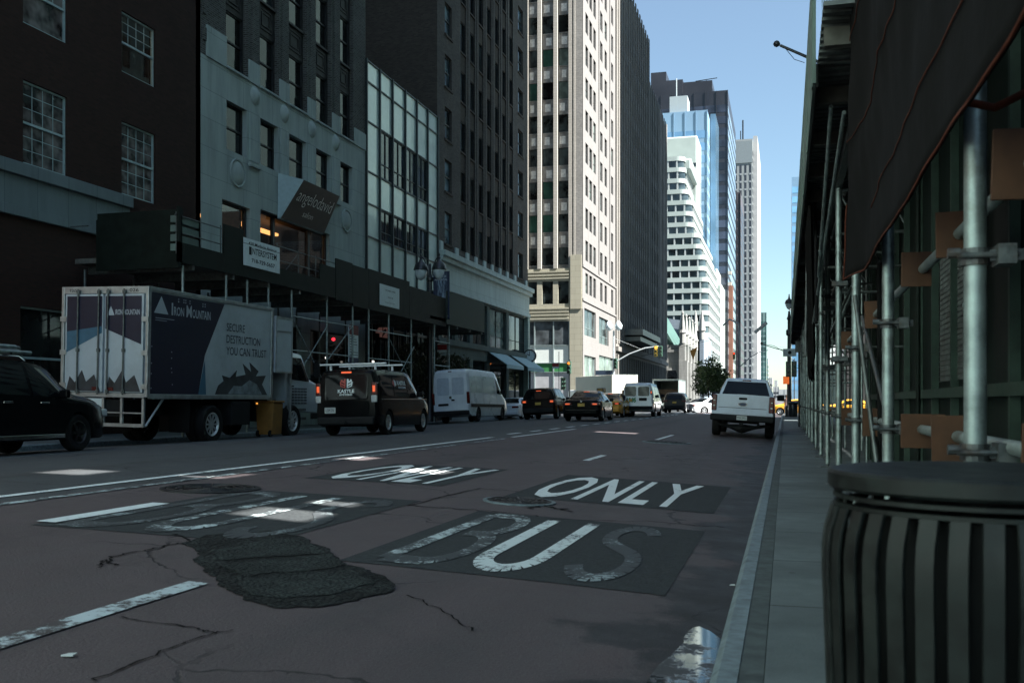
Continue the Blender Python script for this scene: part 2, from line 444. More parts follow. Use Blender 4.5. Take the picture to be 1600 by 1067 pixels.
# ------------------------------------------------------------------ road markings, patches, covers
def drape(name, mb, m, dz):
    mb.v = [(x, y, road_z(x) + dz) for x, y, z in mb.v]
    return struct(mb.build(name, m))
def mark(name, x0, x1, y0, y1, m, dz=.008, nx=2):
    o = struct(sheet(name, m, x0, x1, y0, y1, dz, nx, 1).build(name, m)); return o
mark("bare_asphalt", -3.0, -.72, 10.6, 13.95, M_PATCH, .004, 10)
mark("bare_asphalt", -2.85, -.70, 6.05, 9.15, M_PATCH, .004, 10)
mark("bare_asphalt", -5.75, -3.95, 11.2, 14.2, M_PATCH, .004, 10)
mark("bare_asphalt", -5.6, -3.6, 6.4, 9.6, M_PATCH, .004, 10)
def lettering(name, body, x0, x1, y0, y1, m, bold=.016, dz=.009):
    t = text_mb(body, x1 - x0, y1 - y0, bold, space=1.08)
    t.v = [(x + x0, y + y0, 0) for x, y, z in t.v]
    return drape(name, t, m, dz)
lettering("only_lettering", "ONLY", -2.86, -1.06, 10.75, 13.75, M_MARK)
lettering("only_lettering", "ONLY", -5.62, -4.02, 11.3, 14.0, M_MARK)
def stroke(pts, w0, w1):
    """A painted stroke of width w0 across and w1 along, as quads between pen positions."""
    b = MB()
    P = [(x, y) for x, y in pts]
    for i in range(len(P) - 1):
        (x0, y0), (x1, y1) = P[i], P[i + 1]
        L = math.hypot((x1 - x0) / w0, (y1 - y0) / w1) or 1
        nx, ny = -(y1 - y0) / w1 / L * w0 / 2, (x1 - x0) / w0 / L * w1 / 2
        b.quad((x0 + nx, y0 + ny, 0), (x0 - nx, y0 - ny, 0), (x1 - nx, y1 - ny, 0), (x1 + nx, y1 + ny, 0))
    return b
def arc(cx, cy, rx, ry, a0, a1, n=12):
    return [(cx + rx * math.cos(R(a0 + (a1 - a0) * i / n)), cy + ry * math.sin(R(a0 + (a1 - a0) * i / n))) for i in range(n + 1)]
def bus_letters(x0, y0, w, h, mb, mu, ms):
    lw = w * .26; X = lambda k: x0 + w * k; Y = lambda k: y0 + h * k
    c, d = .115, .30
    B = stroke([(X(.02), Y(0)), (X(.02), Y(1)), (X(.12), Y(1))] + arc(X(.15), Y(.77), w * .1, h * .23, 90, -90) + [(X(.1), Y(.54))], c, d)
    B.join(stroke([(X(.12), Y(.54))] + arc(X(.16), Y(.27), w * .11, h * .27, 90, -90) + [(X(.02), Y(0))], c, d))
    U = stroke([(X(.37), Y(1)), (X(.37), Y(.25))] + arc(X(.48), Y(.22), w * .11, h * .21, 180, 360) + [(X(.59), Y(.25)), (X(.59), Y(1))], c, d)
    Sx = stroke(arc(X(.85), Y(.77), w * .1, h * .22, 20, 250) + arc(X(.85), Y(.25), w * .11, h * .24, 70, -160), c, d)
    for l, m in ((B, mb), (U, mu), (Sx, ms)): drape("bus_lettering", l, m, .009)
bus_letters(-2.66, 6.3, 1.68, 2.6, M_MARKW, paint_mark("chipped road paint", (.66, .72, .72), (.05, .055, .06), .42, 22), M_MARKF)
bus_letters(-5.45, 6.6, 1.8, 2.7, M_MARKF, M_MARKW, M_MARKF)
mark("lane_line", -7.33, -7.2, 3, 24.6, M_MARK)
mark("lane_line", -6.84, -6.72, 4, 24, M_MARKW)
mark("lane_line", -6.92, -6.79, 25, 33, M_MARK)
mark("lane_line", -5.68, -5.50, 6.55, 8.05, M_MARK, .012)
mark("lane_line", -3.29, -3.16, 2.0, 5.0, paint_mark("flaking road paint", (.5, .56, .58), (.06, .05, .05), .47, 18))
mark("lane_line", -3.42, -3.3, 17.1, 18.9, M_MARK)
mark("lane_line", -3.42, -3.3, 27, 31, M_MARK)
y = 27.0
while y < 72: mark("lane_line", -7.6, -7.45, y, y + 1.3, M_MARK); y += 2.6
for k in range(14):
    x = LKX + .9 + k * 1.2
    mark("crosswalk_bar", x, x + .5, 78.2, 81.6, M_MARK)
def poly_on_road(name, px, m, dz, jag=.05, seed=1):
    r = random.Random(seed); P = [on_road(*p) for p in px]; Q = []
    for i, a in enumerate(P):
        b = P[(i + 1) % len(P)]
        for k in range(16):
            t = k / 16; p_ = Vector((a[0] + (b[0] - a[0]) * t, a[1] + (b[1] - a[1]) * t, seed)); q_ = noise.noise_vector(p_ * 3.) * jag * 1.6 + noise.noise_vector(p_ * 11.) * jag * .8; Q.append((p_.x + q_.x, p_.y + q_.y * 1.3))
    bm = bmesh.new(); f = bm.faces.new([bm.verts.new((x, y, 0)) for x, y in Q])
    bmesh.ops.triangulate(bm, faces=[f]); bmesh.ops.subdivide_edges(bm, edges=bm.edges[:], cuts=1, use_grid_fill=True)
    me = bpy.data.meshes.new(name)
    for v in bm.verts: v.co.z = road_z(v.co.x) + dz
    bmesh.ops.recalc_face_normals(bm, faces=bm.faces); bm.to_mesh(me); bm.free(); me.materials.append(m)
    return struct(link(name, me))
HOLE = [(285, 850), (330, 838), (420, 830), (470, 838), (510, 858), (540, 880), (572, 890), (612, 915), (612, 930), (560, 934), (520, 948), (450, 951), (380, 941), (340, 915), (312, 890), (300, 868)]
poly_on_road("asphalt_patch", HOLE, M_HOLE, .007, .05, 3)
M_LUMP = stones("old asphalt lump", (.022, .027, .026), (.062, .072, .069), 40, .6)
for q, sd in (([(335, 862), (420, 842), (478, 846), (505, 866), (420, 872), (350, 878)], 5), ([(345, 884), (420, 876), (520, 868), (545, 884), (470, 896), (375, 902)], 6), ([(375, 910), (470, 900), (545, 893), (590, 912), (520, 930), (440, 938), (395, 930)], 7)):
    poly_on_road("asphalt_lump", q, M_LUMP, .011, .03, sd)
def crack(px, w=.02, seed=1):
    r = random.Random(seed); P = [on_road(*p) for p in px]; Q = []
    for a, b in zip(P, P[1:]):
        for k in range(9): t = k / 9; Q.append((a[0] + (b[0] - a[0]) * t + r.uniform(-1, 1) * w * 1.2, a[1] + (b[1] - a[1]) * t + r.uniform(-1, 1) * w * 1.6))
    mb = MB()
    for i in range(len(Q) - 1):
        s0, s1 = w * r.uniform(.12, .6), w * r.uniform(.12, .6)
        (x0, y0), (x1, y1) = Q[i], Q[i + 1]; L = math.hypot(x1 - x0, y1 - y0) or 1; nx, ny = -(y1 - y0) / L, (x1 - x0) / L
        mb.quad((x0 + nx * s0, y0 + ny * s0, 0), (x0 - nx * s0, y0 - ny * s0, 0), (x1 - nx * s1, y1 - ny * s1, 0), (x1 + nx * s1, y1 + ny * s1, 0))
    drape("road_crack", mb, M_CRACK, .006)
crack([(140, 1066), (250, 1020), (330, 990), (300, 982), (170, 962)], .014, 2)
crack([(330, 990), (365, 985)], .01, 3)
crack([(640, 930), (690, 955), (745, 990)], .014, 4)
crack([(150, 888), (165, 876), (180, 885), (172, 870), (220, 862), (285, 848)], .018, 5)
crack([(270, 835), (300, 846), (285, 852)], .03, 6)
crack([(640, 790), (750, 763), (830, 770)], .025, 7)
crack([(640, 790), (740, 797), (860, 808)], .03, 8)
crack([(860, 812), (1010, 815), (1150, 826)], .025, 9)
crack([(830, 795), (850, 790), (900, 800)], .05, 12)
def cover(x, y, r, label, rings):
    z = road_z(x) + .01
    t = thing("manhole_cover", label, "manhole cover", (x, y, z))
    t.rotation_euler = (0, math.atan((road_z(x - .2) - road_z(x + .2)) / .4), 0)
    MB().lathe([(r * 1.14, -.02), (r * 1.14, .003), (r * 1.02, .006), (r * 1.02, -.02)], 40).build("frame", M_KERB if rings else M_IRON, t, world=False, smooth=30)
    p = [(0, 0.004)]
    for k in range(1, 6): q = r * k / 5; p += [(q - .03, .004), (q - .025, .010), (q - .008, .010), (q - .003, .004)]
    b = MB().lathe(p, 40)
    for k in range(10 if rings else 6):
        a = k * math.pi / (5 if rings else 3); c, s_ = math.cos(a), math.sin(a)
        b.obox((c * r * .55, s_ * r * .55, .008), (r * .7, .02, .007), Matrix.Rotation(a, 3, 'Z'))
    b.build("lid", M_IRON, t, world=False)
cover(-2.72, 10.2, .34, "round iron manhole cover beside the word ONLY nearest the kerb", True)
cover(-5.98, 9.5, .46, "black manhole cover on the lane line by the broken patch", False)
cover(-2.95, 25.75, .55, "flat manhole cover in the road behind the pickup truck", True)
def puddle():
    r = random.Random(4); P = []
    for k in range(40):
        a = 2 * math.pi * k / 40
        P.append((-.28 - .005 + min(0, -.12 + .15 * math.cos(a) + r.uniform(-.012, .012) + .03 * math.sin(3 * a)), 4.3 + .95 * math.sin(a) + .05 * math.sin(5 * a), .0235))
    struct(MB().quad(*P).build("puddle", M_WATER))
puddle()
lit = mat("litter paper", (.6, .62, .6), .7, var=.1)
for px, sz, lb in (((1140, 916), .035, "scrap of white paper lying in the road near the gutter"), ((95, 1027), .05, "pale flattened scrap lying in the bus lane at lower left")):
    x, y = on_road(*px)
    tag(MB().prism([(x, y), (x + sz, y + .01), (x + sz * .8, y + sz), (x + .01, y + sz * .7)], 'z', road_z(x) + .006, road_z(x) + .012).build("paper_scrap", lit), lb, "litter")
# ------------------------------------------------------------------ facades
class Face:
    """One upright wall. side 'x': faces +X (the avenue) at X=p, u runs along Y. side 'y': faces -Y (towards us) at Y=p, u runs along X."""
    def __init__(s, side, p): s.side, s.p = side, p; s.ops = []
    def P(s, u, z, d=0.):              # d metres behind the face
        return (s.p - d, u, z) if s.side == 'x' else (u, s.p + d, z)
    def rot(s): return R(90) if s.side == 'x' else 0.
    def box(s, mb, u0, u1, z0, z1, d0, d1):
        a, c = s.P(u0, z0, d0), s.P(u1, z1, d1)
        mb.box(min(a[0], c[0]), max(a[0], c[0]), min(a[1], c[1]), max(a[1], c[1]), z0, z1)
    def wall(s, mb, u0, u1, z0, z1, ops, depth=.25, mi=0, mi_rev=None):
        """Wall with the openings cut through and their reveals."""
        us = sorted({u0, u1, *[k for o in ops for k in o[:2]]}); zs = sorted({z0, z1, *[k for o in ops for k in o[2:4]]})
        us = [k for k in us if u0 <= k <= u1]; zs = [k for k in zs if z0 <= k <= z1]
        byrow = {}
        mb.i = mi
        for j in range(len(zs) - 1):
            zc = (zs[j] + zs[j + 1]) / 2
            act = [o for o in ops if o[2] < zc < o[3]]
            start = None
            for i in range(len(us) - 1):
                uc = (us[i] + us[i + 1]) / 2
                hole = any(o[0] < uc < o[1] for o in act)
                if hole:
                    if start is not None: mb.quad(s.P(start, zs[j]), s.P(us[i], zs[j]), s.P(us[i], zs[j + 1]), s.P(start, zs[j + 1])); start = None
                elif start is None: start = us[i]
            if start is not None: mb.quad(s.P(start, zs[j]), s.P(us[-1], zs[j]), s.P(us[-1], zs[j + 1]), s.P(start, zs[j + 1]))
        if mi_rev is not None: mb.i = mi_rev
        for a, c, e, g in ops:
            a, c, e, g = max(a, u0), min(c, u1), max(e, z0), min(g, z1)
            if a >= c or e >= g: continue
            mb.quad(s.P(a, e), s.P(c, e), s.P(c, e, depth), s.P(a, e, depth)); mb.quad(s.P(a, g), s.P(c, g), s.P(c, g, depth), s.P(a, g, depth))
            mb.quad(s.P(a, e), s.P(a, g), s.P(a, g, depth), s.P(a, e, depth)); mb.quad(s.P(c, e), s.P(c, g), s.P(c, g, depth), s.P(c, e, depth))
        mb.i = 0
_wcache = {}
def sash_mb(w, h, style):
    """Frame of a window in its own frame: x along the wall, y into the wall, z up, origin at the lower left corner of the opening."""
    b = MB(); t = .06
    if style == 'slim': t = .04
    b.box(0, t, 0, .09, 0, h); b.box(w - t, w, 0, .09, 0, h); b.box(t, w - t, 0, .09, 0, t); b.box(t, w - t, 0, .09, h - t, h)
    if style in ('sash', 'sash12', 'sashtop'):
        b.box(t, w - t, -.01, .08, h * .5 - .035, h * .5 + .035)
    if style in ('sash12', 'sashtop'):
        for k in (1, 2, 3):
            x = t + (w - 2 * t) * k / 4
            b.box(x - .009, x + .009, .035, .055, h * .5 + .035, h - t)
            if style == 'sash12': b.box(x - .009, x + .009, .035, .055, t, h * .5 - .035)
        for k in (1, 2):
            for z0 in ((0, h * .5) if style == 'sash12' else (h * .5,)):
                z = z0 + t + (h * .5 - t) * k / 3
                b.box(t, w - t, .037, .053, z - .009, z + .009)
    if style == 'cross':
        b.box(w * .5 - .02, w * .5 + .02, 0, .07, t, h - t); b.box(t, w * .5 - .02, 0, .07, h * .3 - .02, h * .3 + .02); b.box(w * .5 + .02, w - t, 0, .07, h * .3 - .02, h * .3 + .02)
    return b
def window(face, o, parent, style='sash', frame=M_DKFRAME, pane=M_GLASS, depth=.16, with_pane=True):
    u0, u1, z0, z1 = o; w, h = round(u1 - u0, 3), round(z1 - z0, 3)
    key = (w, h, style, frame.name, pane.name)
    if key not in _wcache:
        fb = sash_mb(w, h, style)
        pm = MB().quad((.02, .05, .02), (w - .02, .05, .02), (w - .02, .05, h - .02), (.02, .05, h - .02))
        if with_pane: _wcache[key] = (fb.mesh("window", frame), pm.mesh("pane", pane))
        else: fb.mi(1).join(MB().mi(1).quad(*[tuple(v) for v in pm.v])); _wcache[key] = (fb.mesh("window", [frame, pane]), None)
    f, p = _wcache[key]
    wo = bpy.data.objects.new("window", f); COL.objects.link(wo); wo.parent = parent
    pos = Vector(face.P(u0, z0, depth)) - chain(parent)
    wo.location = pos; wo.rotation_euler = (0, 0, face.rot())
    if p:
        po = bpy.data.objects.new("pane", p); COL.objects.link(po); po.parent = wo
    return wo
def windows(items, parent, keep=96, frame=M_DKFRAME, with_pane=True):
    """items: (face, opening, style, pane material, depth). The largest in the picture are parts of their own; past that one part holds the rest."""
    def size(it):
        f, o = it[0], it[1]; c = f.P((o[0] + o[1]) / 2, (o[2] + o[3]) / 2)
        dist = math.hypot(c[0], c[1]); g = abs(c[0] if f.side == 'x' else c[1]) / dist
        py = HY - (c[2] - CAMZ) * FPX / (c[1] * CY - c[0] * SY)
        return (o[1] - o[0]) * (o[3] - o[2]) * g / dist ** 2 * (1 if py > -20 else .001)
    items = sorted(items, key=size, reverse=True)
    for f, o, st, pm, d in items[:keep]: window(f, o, parent, st, frame, pm, d, with_pane)
    if items[keep:]:
        mb = MB(); mats = [frame]; off = chain(parent)
        for f, o, st, pm, d in items[keep:]:
            if pm not in mats: mats.append(pm)
            s = MB().join(sash_mb(o[1] - o[0], o[3] - o[2], 'slim')); w, h = o[1] - o[0], o[3] - o[2]
            s.mi(mats.index(pm)).quad((.02, .05, .02), (w - .02, .05, .02), (w - .02, .05, h - .02), (.02, .05, h - .02))
            mb.join(s, lambda p: f.P(o[0] + p[0], o[2] + p[2], d + p[1]))
        x = mb.build("window", mats, parent); x["kind"] = "stuff"
def pick(r, *w):
    mats = (M_GLASS, M_GLASSM, M_GLASSB, M_GLASSG); k = r.random() * sum(w)
    for m, q in zip(mats, w):
        k -= q
        if k <= 0: return m
    return M_GLASS
FX = Face('x', XF)
def yf(px): return on_x(px, 300, XF)[0]
def zf(px, py): return on_x(px, py, XF)[1]
def oval(mb, face, u, z, ru, rz, d=.12, ring=True):
    """A shallow carved boss, or roundel with a raised rim."""
    n = 24
    prof = [(0, -d), (.35, -d * .95), (.65, -d * .7), (.84, -d * .15), (.86, -.02), (.9, -.07), (1., -.07), (1.02, .01)] if ring else [(0, -d), (.5, -d * .8), (.8, -d * .4), (1., 0.01)]
    vs = [];
    for r_, dd in prof:
        for k in range(n):
            a = 2 * math.pi * k / n; vs.append(face.P(u + ru * r_ * math.cos(a), z + rz * r_ * math.sin(a), dd))
    mb.add(vs, [(j * n + k, j * n + (k + 1) % n, (j + 1) * n + (k + 1) % n, (j + 1) * n + k) for j in range(len(prof) - 1) for k in range(n)])

# ---- A: the dark red brick house nearest on the left
def house_brick():
    y0, y1 = -2.5, yf(313)
    t = thing("brick_house", "dark red brick house with pale framed sash windows at far left", "building", (XF, 15, 0))
    mb_ = brick("dark red brick", (.052, .026, .020), (.032, .019, .015), (.036, .026, .022))
    st = stone("weathered limestone", (.17, .21, .215), (1.3, 3.))
    w, hs = 1.86, 2.42
    cols = [yf(36), yf(190)]; step = cols[1] - cols[0]
    us = [cols[0] + step * k for k in range(-5, 2)]
    rows = [(8.15, 10.6), (12.25, 14.3), (16.0, 18.1), (19.8, 21.9), (23.5, 25.6), (27.2, 29.3)]
    ops = [(u, u + w, a, c) for u in us for a, c in rows]
    low = [(u - .1, u + w + .1, 1.0, 4.0) for u in us]
    m = MB(); FX.wall(m, y0, y1, 0, 34, ops + low, .22); m.build("wall", [mb_], t)
    m = MB()
    f = FX
    f.box(m, y0, y1 - 4.3, 7.72, 8.1, -.22, 0); f.box(m, y0, y1 - 4.3, 6.85, 7.72, -.08, 0); f.box(m, y0, y1 - 4.3, 6.55, 6.85, -.14, 0)
    m.build("string_course", st, t, bevel=.02)
    MB().box(XF - 16, XF, y1 - .3, y1, 0, 34).box(XF - 16, XF, y0, y1 - .3, 33.8, 34).build("side_wall", mb_, t)
    fr = mat("pale green window paint", (.32, .42, .42), .5, var=.15)
    room = mat("office wall", (.10, .10, .095), .8); ceil = mat("office ceiling", (.25, .24, .22), .8)
    lamp = mat("office ceiling lamp", (.9, .8, .6), emit=(1, .72, .38, .5))
    gcur = glass('curtained window glass', (.10, .09, .085), blotch=.9, sc=1.6)
    for u in us:
        for a, c in rows:
            near = 21 < u < 31 and a < 18
            wo = window(f, (u, u + w, a, c), t, 'sash12' if a < 9 else 'sashtop', fr, M_CLEAR if near and u > 27 and a > 11 else gcur, .08)
        window(f, (u - .1, u + w + .1, 1, 4), t, 'sash', fr, M_GLASS, .12)
    m = MB(); ml = MB(); mc = MB()
    for a, c in rows[:3]:
        f.box(m, 20, y1 - .5, a - 1.4, a - 1.35, .35, 6); f.box(m, 20, y1 - .5, a - 1.35, c + .35, 6, 6.1)
        f.box(mc, 20, y1 - .5, c + .35, c + .4, .35, 6)
        f.box(m, 26.4, 26.5, a - 1.35, c + .35, .6, 6)
        # roller blinds and curtains seen behind the glass
        for u in us[-2:]: f.box(mc, u + .12, u + .6, a + .4, c, .4, .42) if a < 16 else None
        f.box(mc, us[-2] + 1.0, us[-2] + w - .1, a + (c - a) * .3, c, .4, .42)
    f.box(ml, 28.3, 30.2, 14.58, 14.62, 1.2, 2.6)
    m.build("interior", room, t); mc.build("curtain", ceil, t); ml.build("ceiling_lamp", lamp, t)
house_brick()

# ---- B: limestone and brick office house with carved bosses
def office_limestone():
    y0, y1 = yf(313) + .02, yf(571)
    t = thing("office_building", "grey limestone office house with round carved bosses and a tilted shop sign", "building", (XF, 40, 0))
    st = stone("grey green limestone", (.37, .43, .41), (2.4, 1.1), dirt=.5)
    bk = brick("patterned brown brick", (.10, .098, .088), (.045, .043, .038), (.16, .165, .155), 1.)
    sp = mat("carved iron spandrel", (.028, .028, .026), .6, var=.5, scale=8, bump=.5)
    P = lambda a: yf(a)
    cols = [(P(354), P(386)), (P(407), P(435)), (P(452), P(479)), (P(494), P(517)), (P(532), P(551))]
    zt = 15.1
    m = MB(); f = FX
    w2 = [(a, c, 11.25, 13.2) for a, c in cols]
    shop = [(P(347), P(391), 6.3, 9.2), (P(407), P(515), 5.9, 9.35), (P(527), P(555), 6.3, 8.1)]
    gr = [(P(330), P(380), .4, 4.6), (P(400), P(470), .4, 4.6), (P(485), P(560), .4, 4.6)]
    f.wall(m, y0, y1, 0, 14.45, w2 + shop + gr, .4)
    # stepped top of the stone base, blocks rising into the piers
    ed = [(y0 + .35, P(353) - .02, zt + .55)] + [(P(a), P(c), 15.35) for a, c in ((388, 405), (436, 451), (480, 492.5), (518.5, 531))] + [(P(553), y1, 15.3)]
    for a, c, z in ed: f.box(m, a, c, 14.45, z, -.06, .5)
    for (a, c) in cols: f.box(m, a - .05, c + .05, 14.45, 14.53, -.1, .5)
    # panelled strips between the second floor windows
    for (a, c), (a2, c2) in zip(cols, cols[1:]):
        f.box(m, c + .18, a2 - .18, 11.2, 13.3, -.05, 0); f.box(m, c + .12, a2 - .12, 10.95, 11.12, -.14, 0)
    m.build("stone_base", st, t)
    m = MB()
    for px, py, r in ((371, 271, .58), (541, 345, .58)): m = MB(); oval(m, f, P(px), zf(px, py), r, r); m.build("roundel", st, t, smooth=30)
    for px, py in ((398, 150), (444, 178), (487, 202), (524, 223)):
        oval(MB_ := MB(), f, P(px), zf(px, py), .36, .42, .2, False); MB_.build("boss", st, t, smooth=50)
    # brick piers above, windows and spandrels recessed between them
    m = MB()
    gap = [(y0 + .35, P(353))] + [(P(a), P(c)) for a, c in ((387, 406), (435.5, 451.5), (479.5, 493.5), (517.5, 531.5))] + [(P(552), y1)]
    top = 52
    for k, (a, c) in enumerate(gap):
        f.box(m, a, c, 14.45, top, 0, .3)
        if k in (0, 5): continue
        f.box(m, a + .28, c - .28, 15.35, top, -.06, 0)
    m.build("brick_pier", bk, t)
    f2 = Face('x', XF - .2); ms = MB()
    rows = [(14.55 + 3.75 * k, 16.9 + 3.75 * k) for k in range(10)]
    ops = [(a, c, e, g) for a, c in cols for e, g in rows]
    f2.wall(ms, y0, y1, 14.4, top, ops, .12)
    for a, c in cols:
        for e, g in rows:
            ua, uc, za, zc = a + .25, c - .25, g + .25, g + 1.15
            for q in (0, .16): # nested square relief
                for b0 in ((ua + q, uc - q, za + q, za + q + .06), (ua + q, uc - q, zc - q - .06, zc - q), (ua + q, ua + q + .06, za + q + .06, zc - q - .06), (uc - q - .06, uc - q, za + q + .06, zc - q - .06)):
                    f2.box(ms, *b0, -.04, 0)
            f2.box(ms, a, c, g + 1.3, g + 1.4, -.12, 0)
    ms.build("spandrel", sp, t)
    r = random.Random(3)
    it = [(f2, o, 'sash', M_GLASSM if r.random() < .12 else M_GLASSB if r.random() < .04 else M_GLASS, .05) for o in ops] + [(f, o, 'sash', M_GLASSM if r.random() < .3 else M_GLASS, .22) for o in w2]
    windows(it, t, 96)
    # the side of the brick shaft against the neighbour
    m = MB(); m.box(XF - 14, XF - .5, y0, y0 + .3, 0, top); m.box(XF - 14, XF - .5, y1 - .3, y1, 0, top); m.box(XF - .02, XF, y0, y0 + .35, 14.45, top)
    for k in range(36): m.box(XF - .02, XF + .05, y0 + .12, y0 + .34, 15 + k, 15.5 + k)
    m.build("side_wall", bk, t)
    # salon on the first floor: warm room behind clear glass
    room = mat("salon wall", (.09, .072, .05), .7); glow = mat("salon strip light", (1, .7, .4), emit=(1, .42, .13, .42)); whit = mat("salon bulb", (1, 1, .9), emit=(1, .95, .8, 8))
    m = MB(); f.box(m, P(340), P(560), 5.3, 5.4, .6, 7); f.box(m, P(340), P(560), 9.7, 9.8, .6, 7); f.box(m, P(340), P(560), 5.4, 9.7, 7, 7.1); f.box(m, P(396), P(397), 5.4, 9.7, .6, 7)
    m.build("interior", room, t)
    m = MB()
    for z, d, a, c in ((9.2, 2.2, 412, 500), (8.75, 3.6, 420, 505), (7.6, 5.2, 415, 512), (8.9, 5.5, 412, 470)): f.box(m, P(a), P(c), z, z + .12, d, d + .3)
    for z in (8.6, 7.9, 7.2): f.box(m, P(352), P(356), z, z + .14, 1.2, 1.6)
    m.build("strip_light", glow, t)
    for a, c, e, g in shop:
        o = MB(); f.box(o, a, a + .09, e, g, .18, .3); f.box(o, c - .09, c, e, g, .18, .3); f.box(o, a + .09, c - .09, g - .09, g, .18, .3); f.box(o, a + .09, c - .09, e, e + .09, .18, .3)
        n = 3 if c - a > 5 else 1
        for k in range(1, n):
            u = a + (c - a) * (.22 if k == 1 else .72); f.box(o, u - .09, u + .09, e + .09, g - .09, .17, .31)
        w = o.build("shop_window", M_DKFRAME, t)
        q = MB(); q.quad(f.P(a, e, .26), f.P(c, e, .26), f.P(c, g, .26), f.P(a, g, .26)); q.build("pane", M_CLEAR, w)
    for a, c, e, g in gr:
        o = MB(); f.box(o, a, c, e, e + .6, .2, .35); f.box(o, a, a + .1, e + .6, g, .2, .35); f.box(o, c - .1, c, e + .6, g, .2, .35); w = o.build("shop_window", M_DKFRAME, t)
        q = MB(); q.quad(f.P(a, e, .3), f.P(c, e, .3), f.P(c, g, .3), f.P(a, g, .3)); q.build("pane", M_GLASS, w)
    # the tilted wedge sign with thin lettering
    s = thing("shop_sign", "tilted dark wedge sign with thin pale lettering on the grey limestone house", "sign", (XF, P(465), 8.9))
    ya, yb = P(433), P(507)
    dk = mat("sign face", (.022, .020, .018), .5, var=.2); pale = mat("sign side", (.38, .48, .50), .5, var=.1)
    z0, z1 = 9.25, 10.95
    b = MB(); tl = .8
    V = [(XF + .03, ya, z0), (XF + .03, yb - .35, z0), (XF + .95, yb + .05, z1), (XF + .95, ya + .55, z1), (XF + .03, ya, z1), (XF + .03, yb, z1)]
    b.quad((XF + .12, ya + .12, z0), (XF + .12, yb - .3, z0), (XF + .80, yb, z1 + .1), (XF + .80, ya + .95, z1 + .1))
    b.mi(1).quad((XF + .03, ya - .02, z0 - .05), (XF + .12, ya + .12, z0), (XF + .80, ya + .95, z1 + .1), (XF + .03, ya + .02, z1 + .25))
    b.quad((XF + .03, ya + .02, z1 + .25), (XF + .80, ya + .95, z1 + .1), (XF + .80, yb, z1 + .1), (XF + .03, yb, z1 + .2))
    b.quad((XF + .12, ya + .12, z0), (XF + .12, yb - .3, z0), (XF + .03, yb - .3, z0 - .05), (XF + .03, ya - .02, z0 - .05))
    b.quad((XF + .12, yb - .3, z0), (XF + .80, yb, z1 + .1), (XF + .03, yb, z1 + .2), (XF + .03, yb - .3, z0 - .05))
    b.build("board", [dk, pale], s)
    ltr = mat("sign lettering", (.75, .75, .72), .5, var=0)
    for body, u0, u1, v0, v1 in (("angelodavid", .07, .93, .40, .80), ("salon", .36, .6, .2, .34)):
        tm = text_mb(body, u1 - u0, v1 - v0, -.012)
        def pos(p):
            u, v = u0 + p[0], v0 + p[1]
            A = Vector((XF + .12, ya + .12, z0)).lerp(Vector((XF + .12, yb - .3, z0)), u); B = Vector((XF + .80, ya + .95, z1 + .1)).lerp(Vector((XF + .80, yb, z1 + .1)), u)
            return A.lerp(B, v) + Vector((.02, 0, -.009))
        tm.v = [tuple(pos(p)) for p in tm.v]; tm.build("lettering", ltr, s)
office_limestone()

# ---- C: mint panel curtain wall
def office_panels():
    y0, y1 = yf(571) + .02, yf(683)
    t = thing("panel_office", "low office front of pale mint panels in a dark grid", "building", (XF, 54, 0))
    pan = mat("mint enamel panel", (.68, .80, .73), .16, var=.1, scale=.8, spec=.9, coat=.4, dirt=(.48, .60, .55)); mul = mat("dark mullion", (.03, .04, .04), .45, .4, var=.2)
    us = [y0] + [yf(a) for a in (592, 612, 632, 650, 667)] + [y1]
    zr = [19.2, 17.75, 15.75, 13.7, 11.75, 9.95, 8.0, 5.0, .2]
    zr = [19.3, 18.2, 16.1, 13.45, 11.75, 10.0, 7.6, 5.2, .2]
    f = FX; m = MB(); win = []
    for i in range(6):
        for j in range(len(zr) - 1):
            a, c, g, e = us[i], us[i + 1], zr[j], zr[j + 1]
            if j in (2, 4, 6, 7) and not (i in (0, 5) and j in (2, 4)) and not (i == 0 and j == 6): win.append((a, c, e, g))
            else: m.quad(f.P(a, e), f.P(c, e), f.P(c, g), f.P(a, g))
    # same openings: windows a bit lower than the panel band above
    m.build("panel", pan, t)
    b = MB()
    for u in us: f.box(b, u - .05, u + .05, .2, 19.36, -.12, .1)
    for z in zr: 
        for a, c in zip(us, us[1:]): f.box(b, a + .05, c - .05, z - .035, z + .035, -.07, .1)
    b.build("mullion_grid", mul, t)
    MB().box(XF - 14, XF - .12, y0, y1, 0, 19.2).build("body", M_BLACK, t)
    gl = glass("blue grey office glass", (.02, .028, .042), blotch=.7, sc=.9)
    for o in win:
        a, c, e, g = o
        w = window(f, (a + .05, c - .05, e + .035, g - .035), t, 'cross', mul, gl if e > 5 else M_GLASS, -.02)
office_panels()

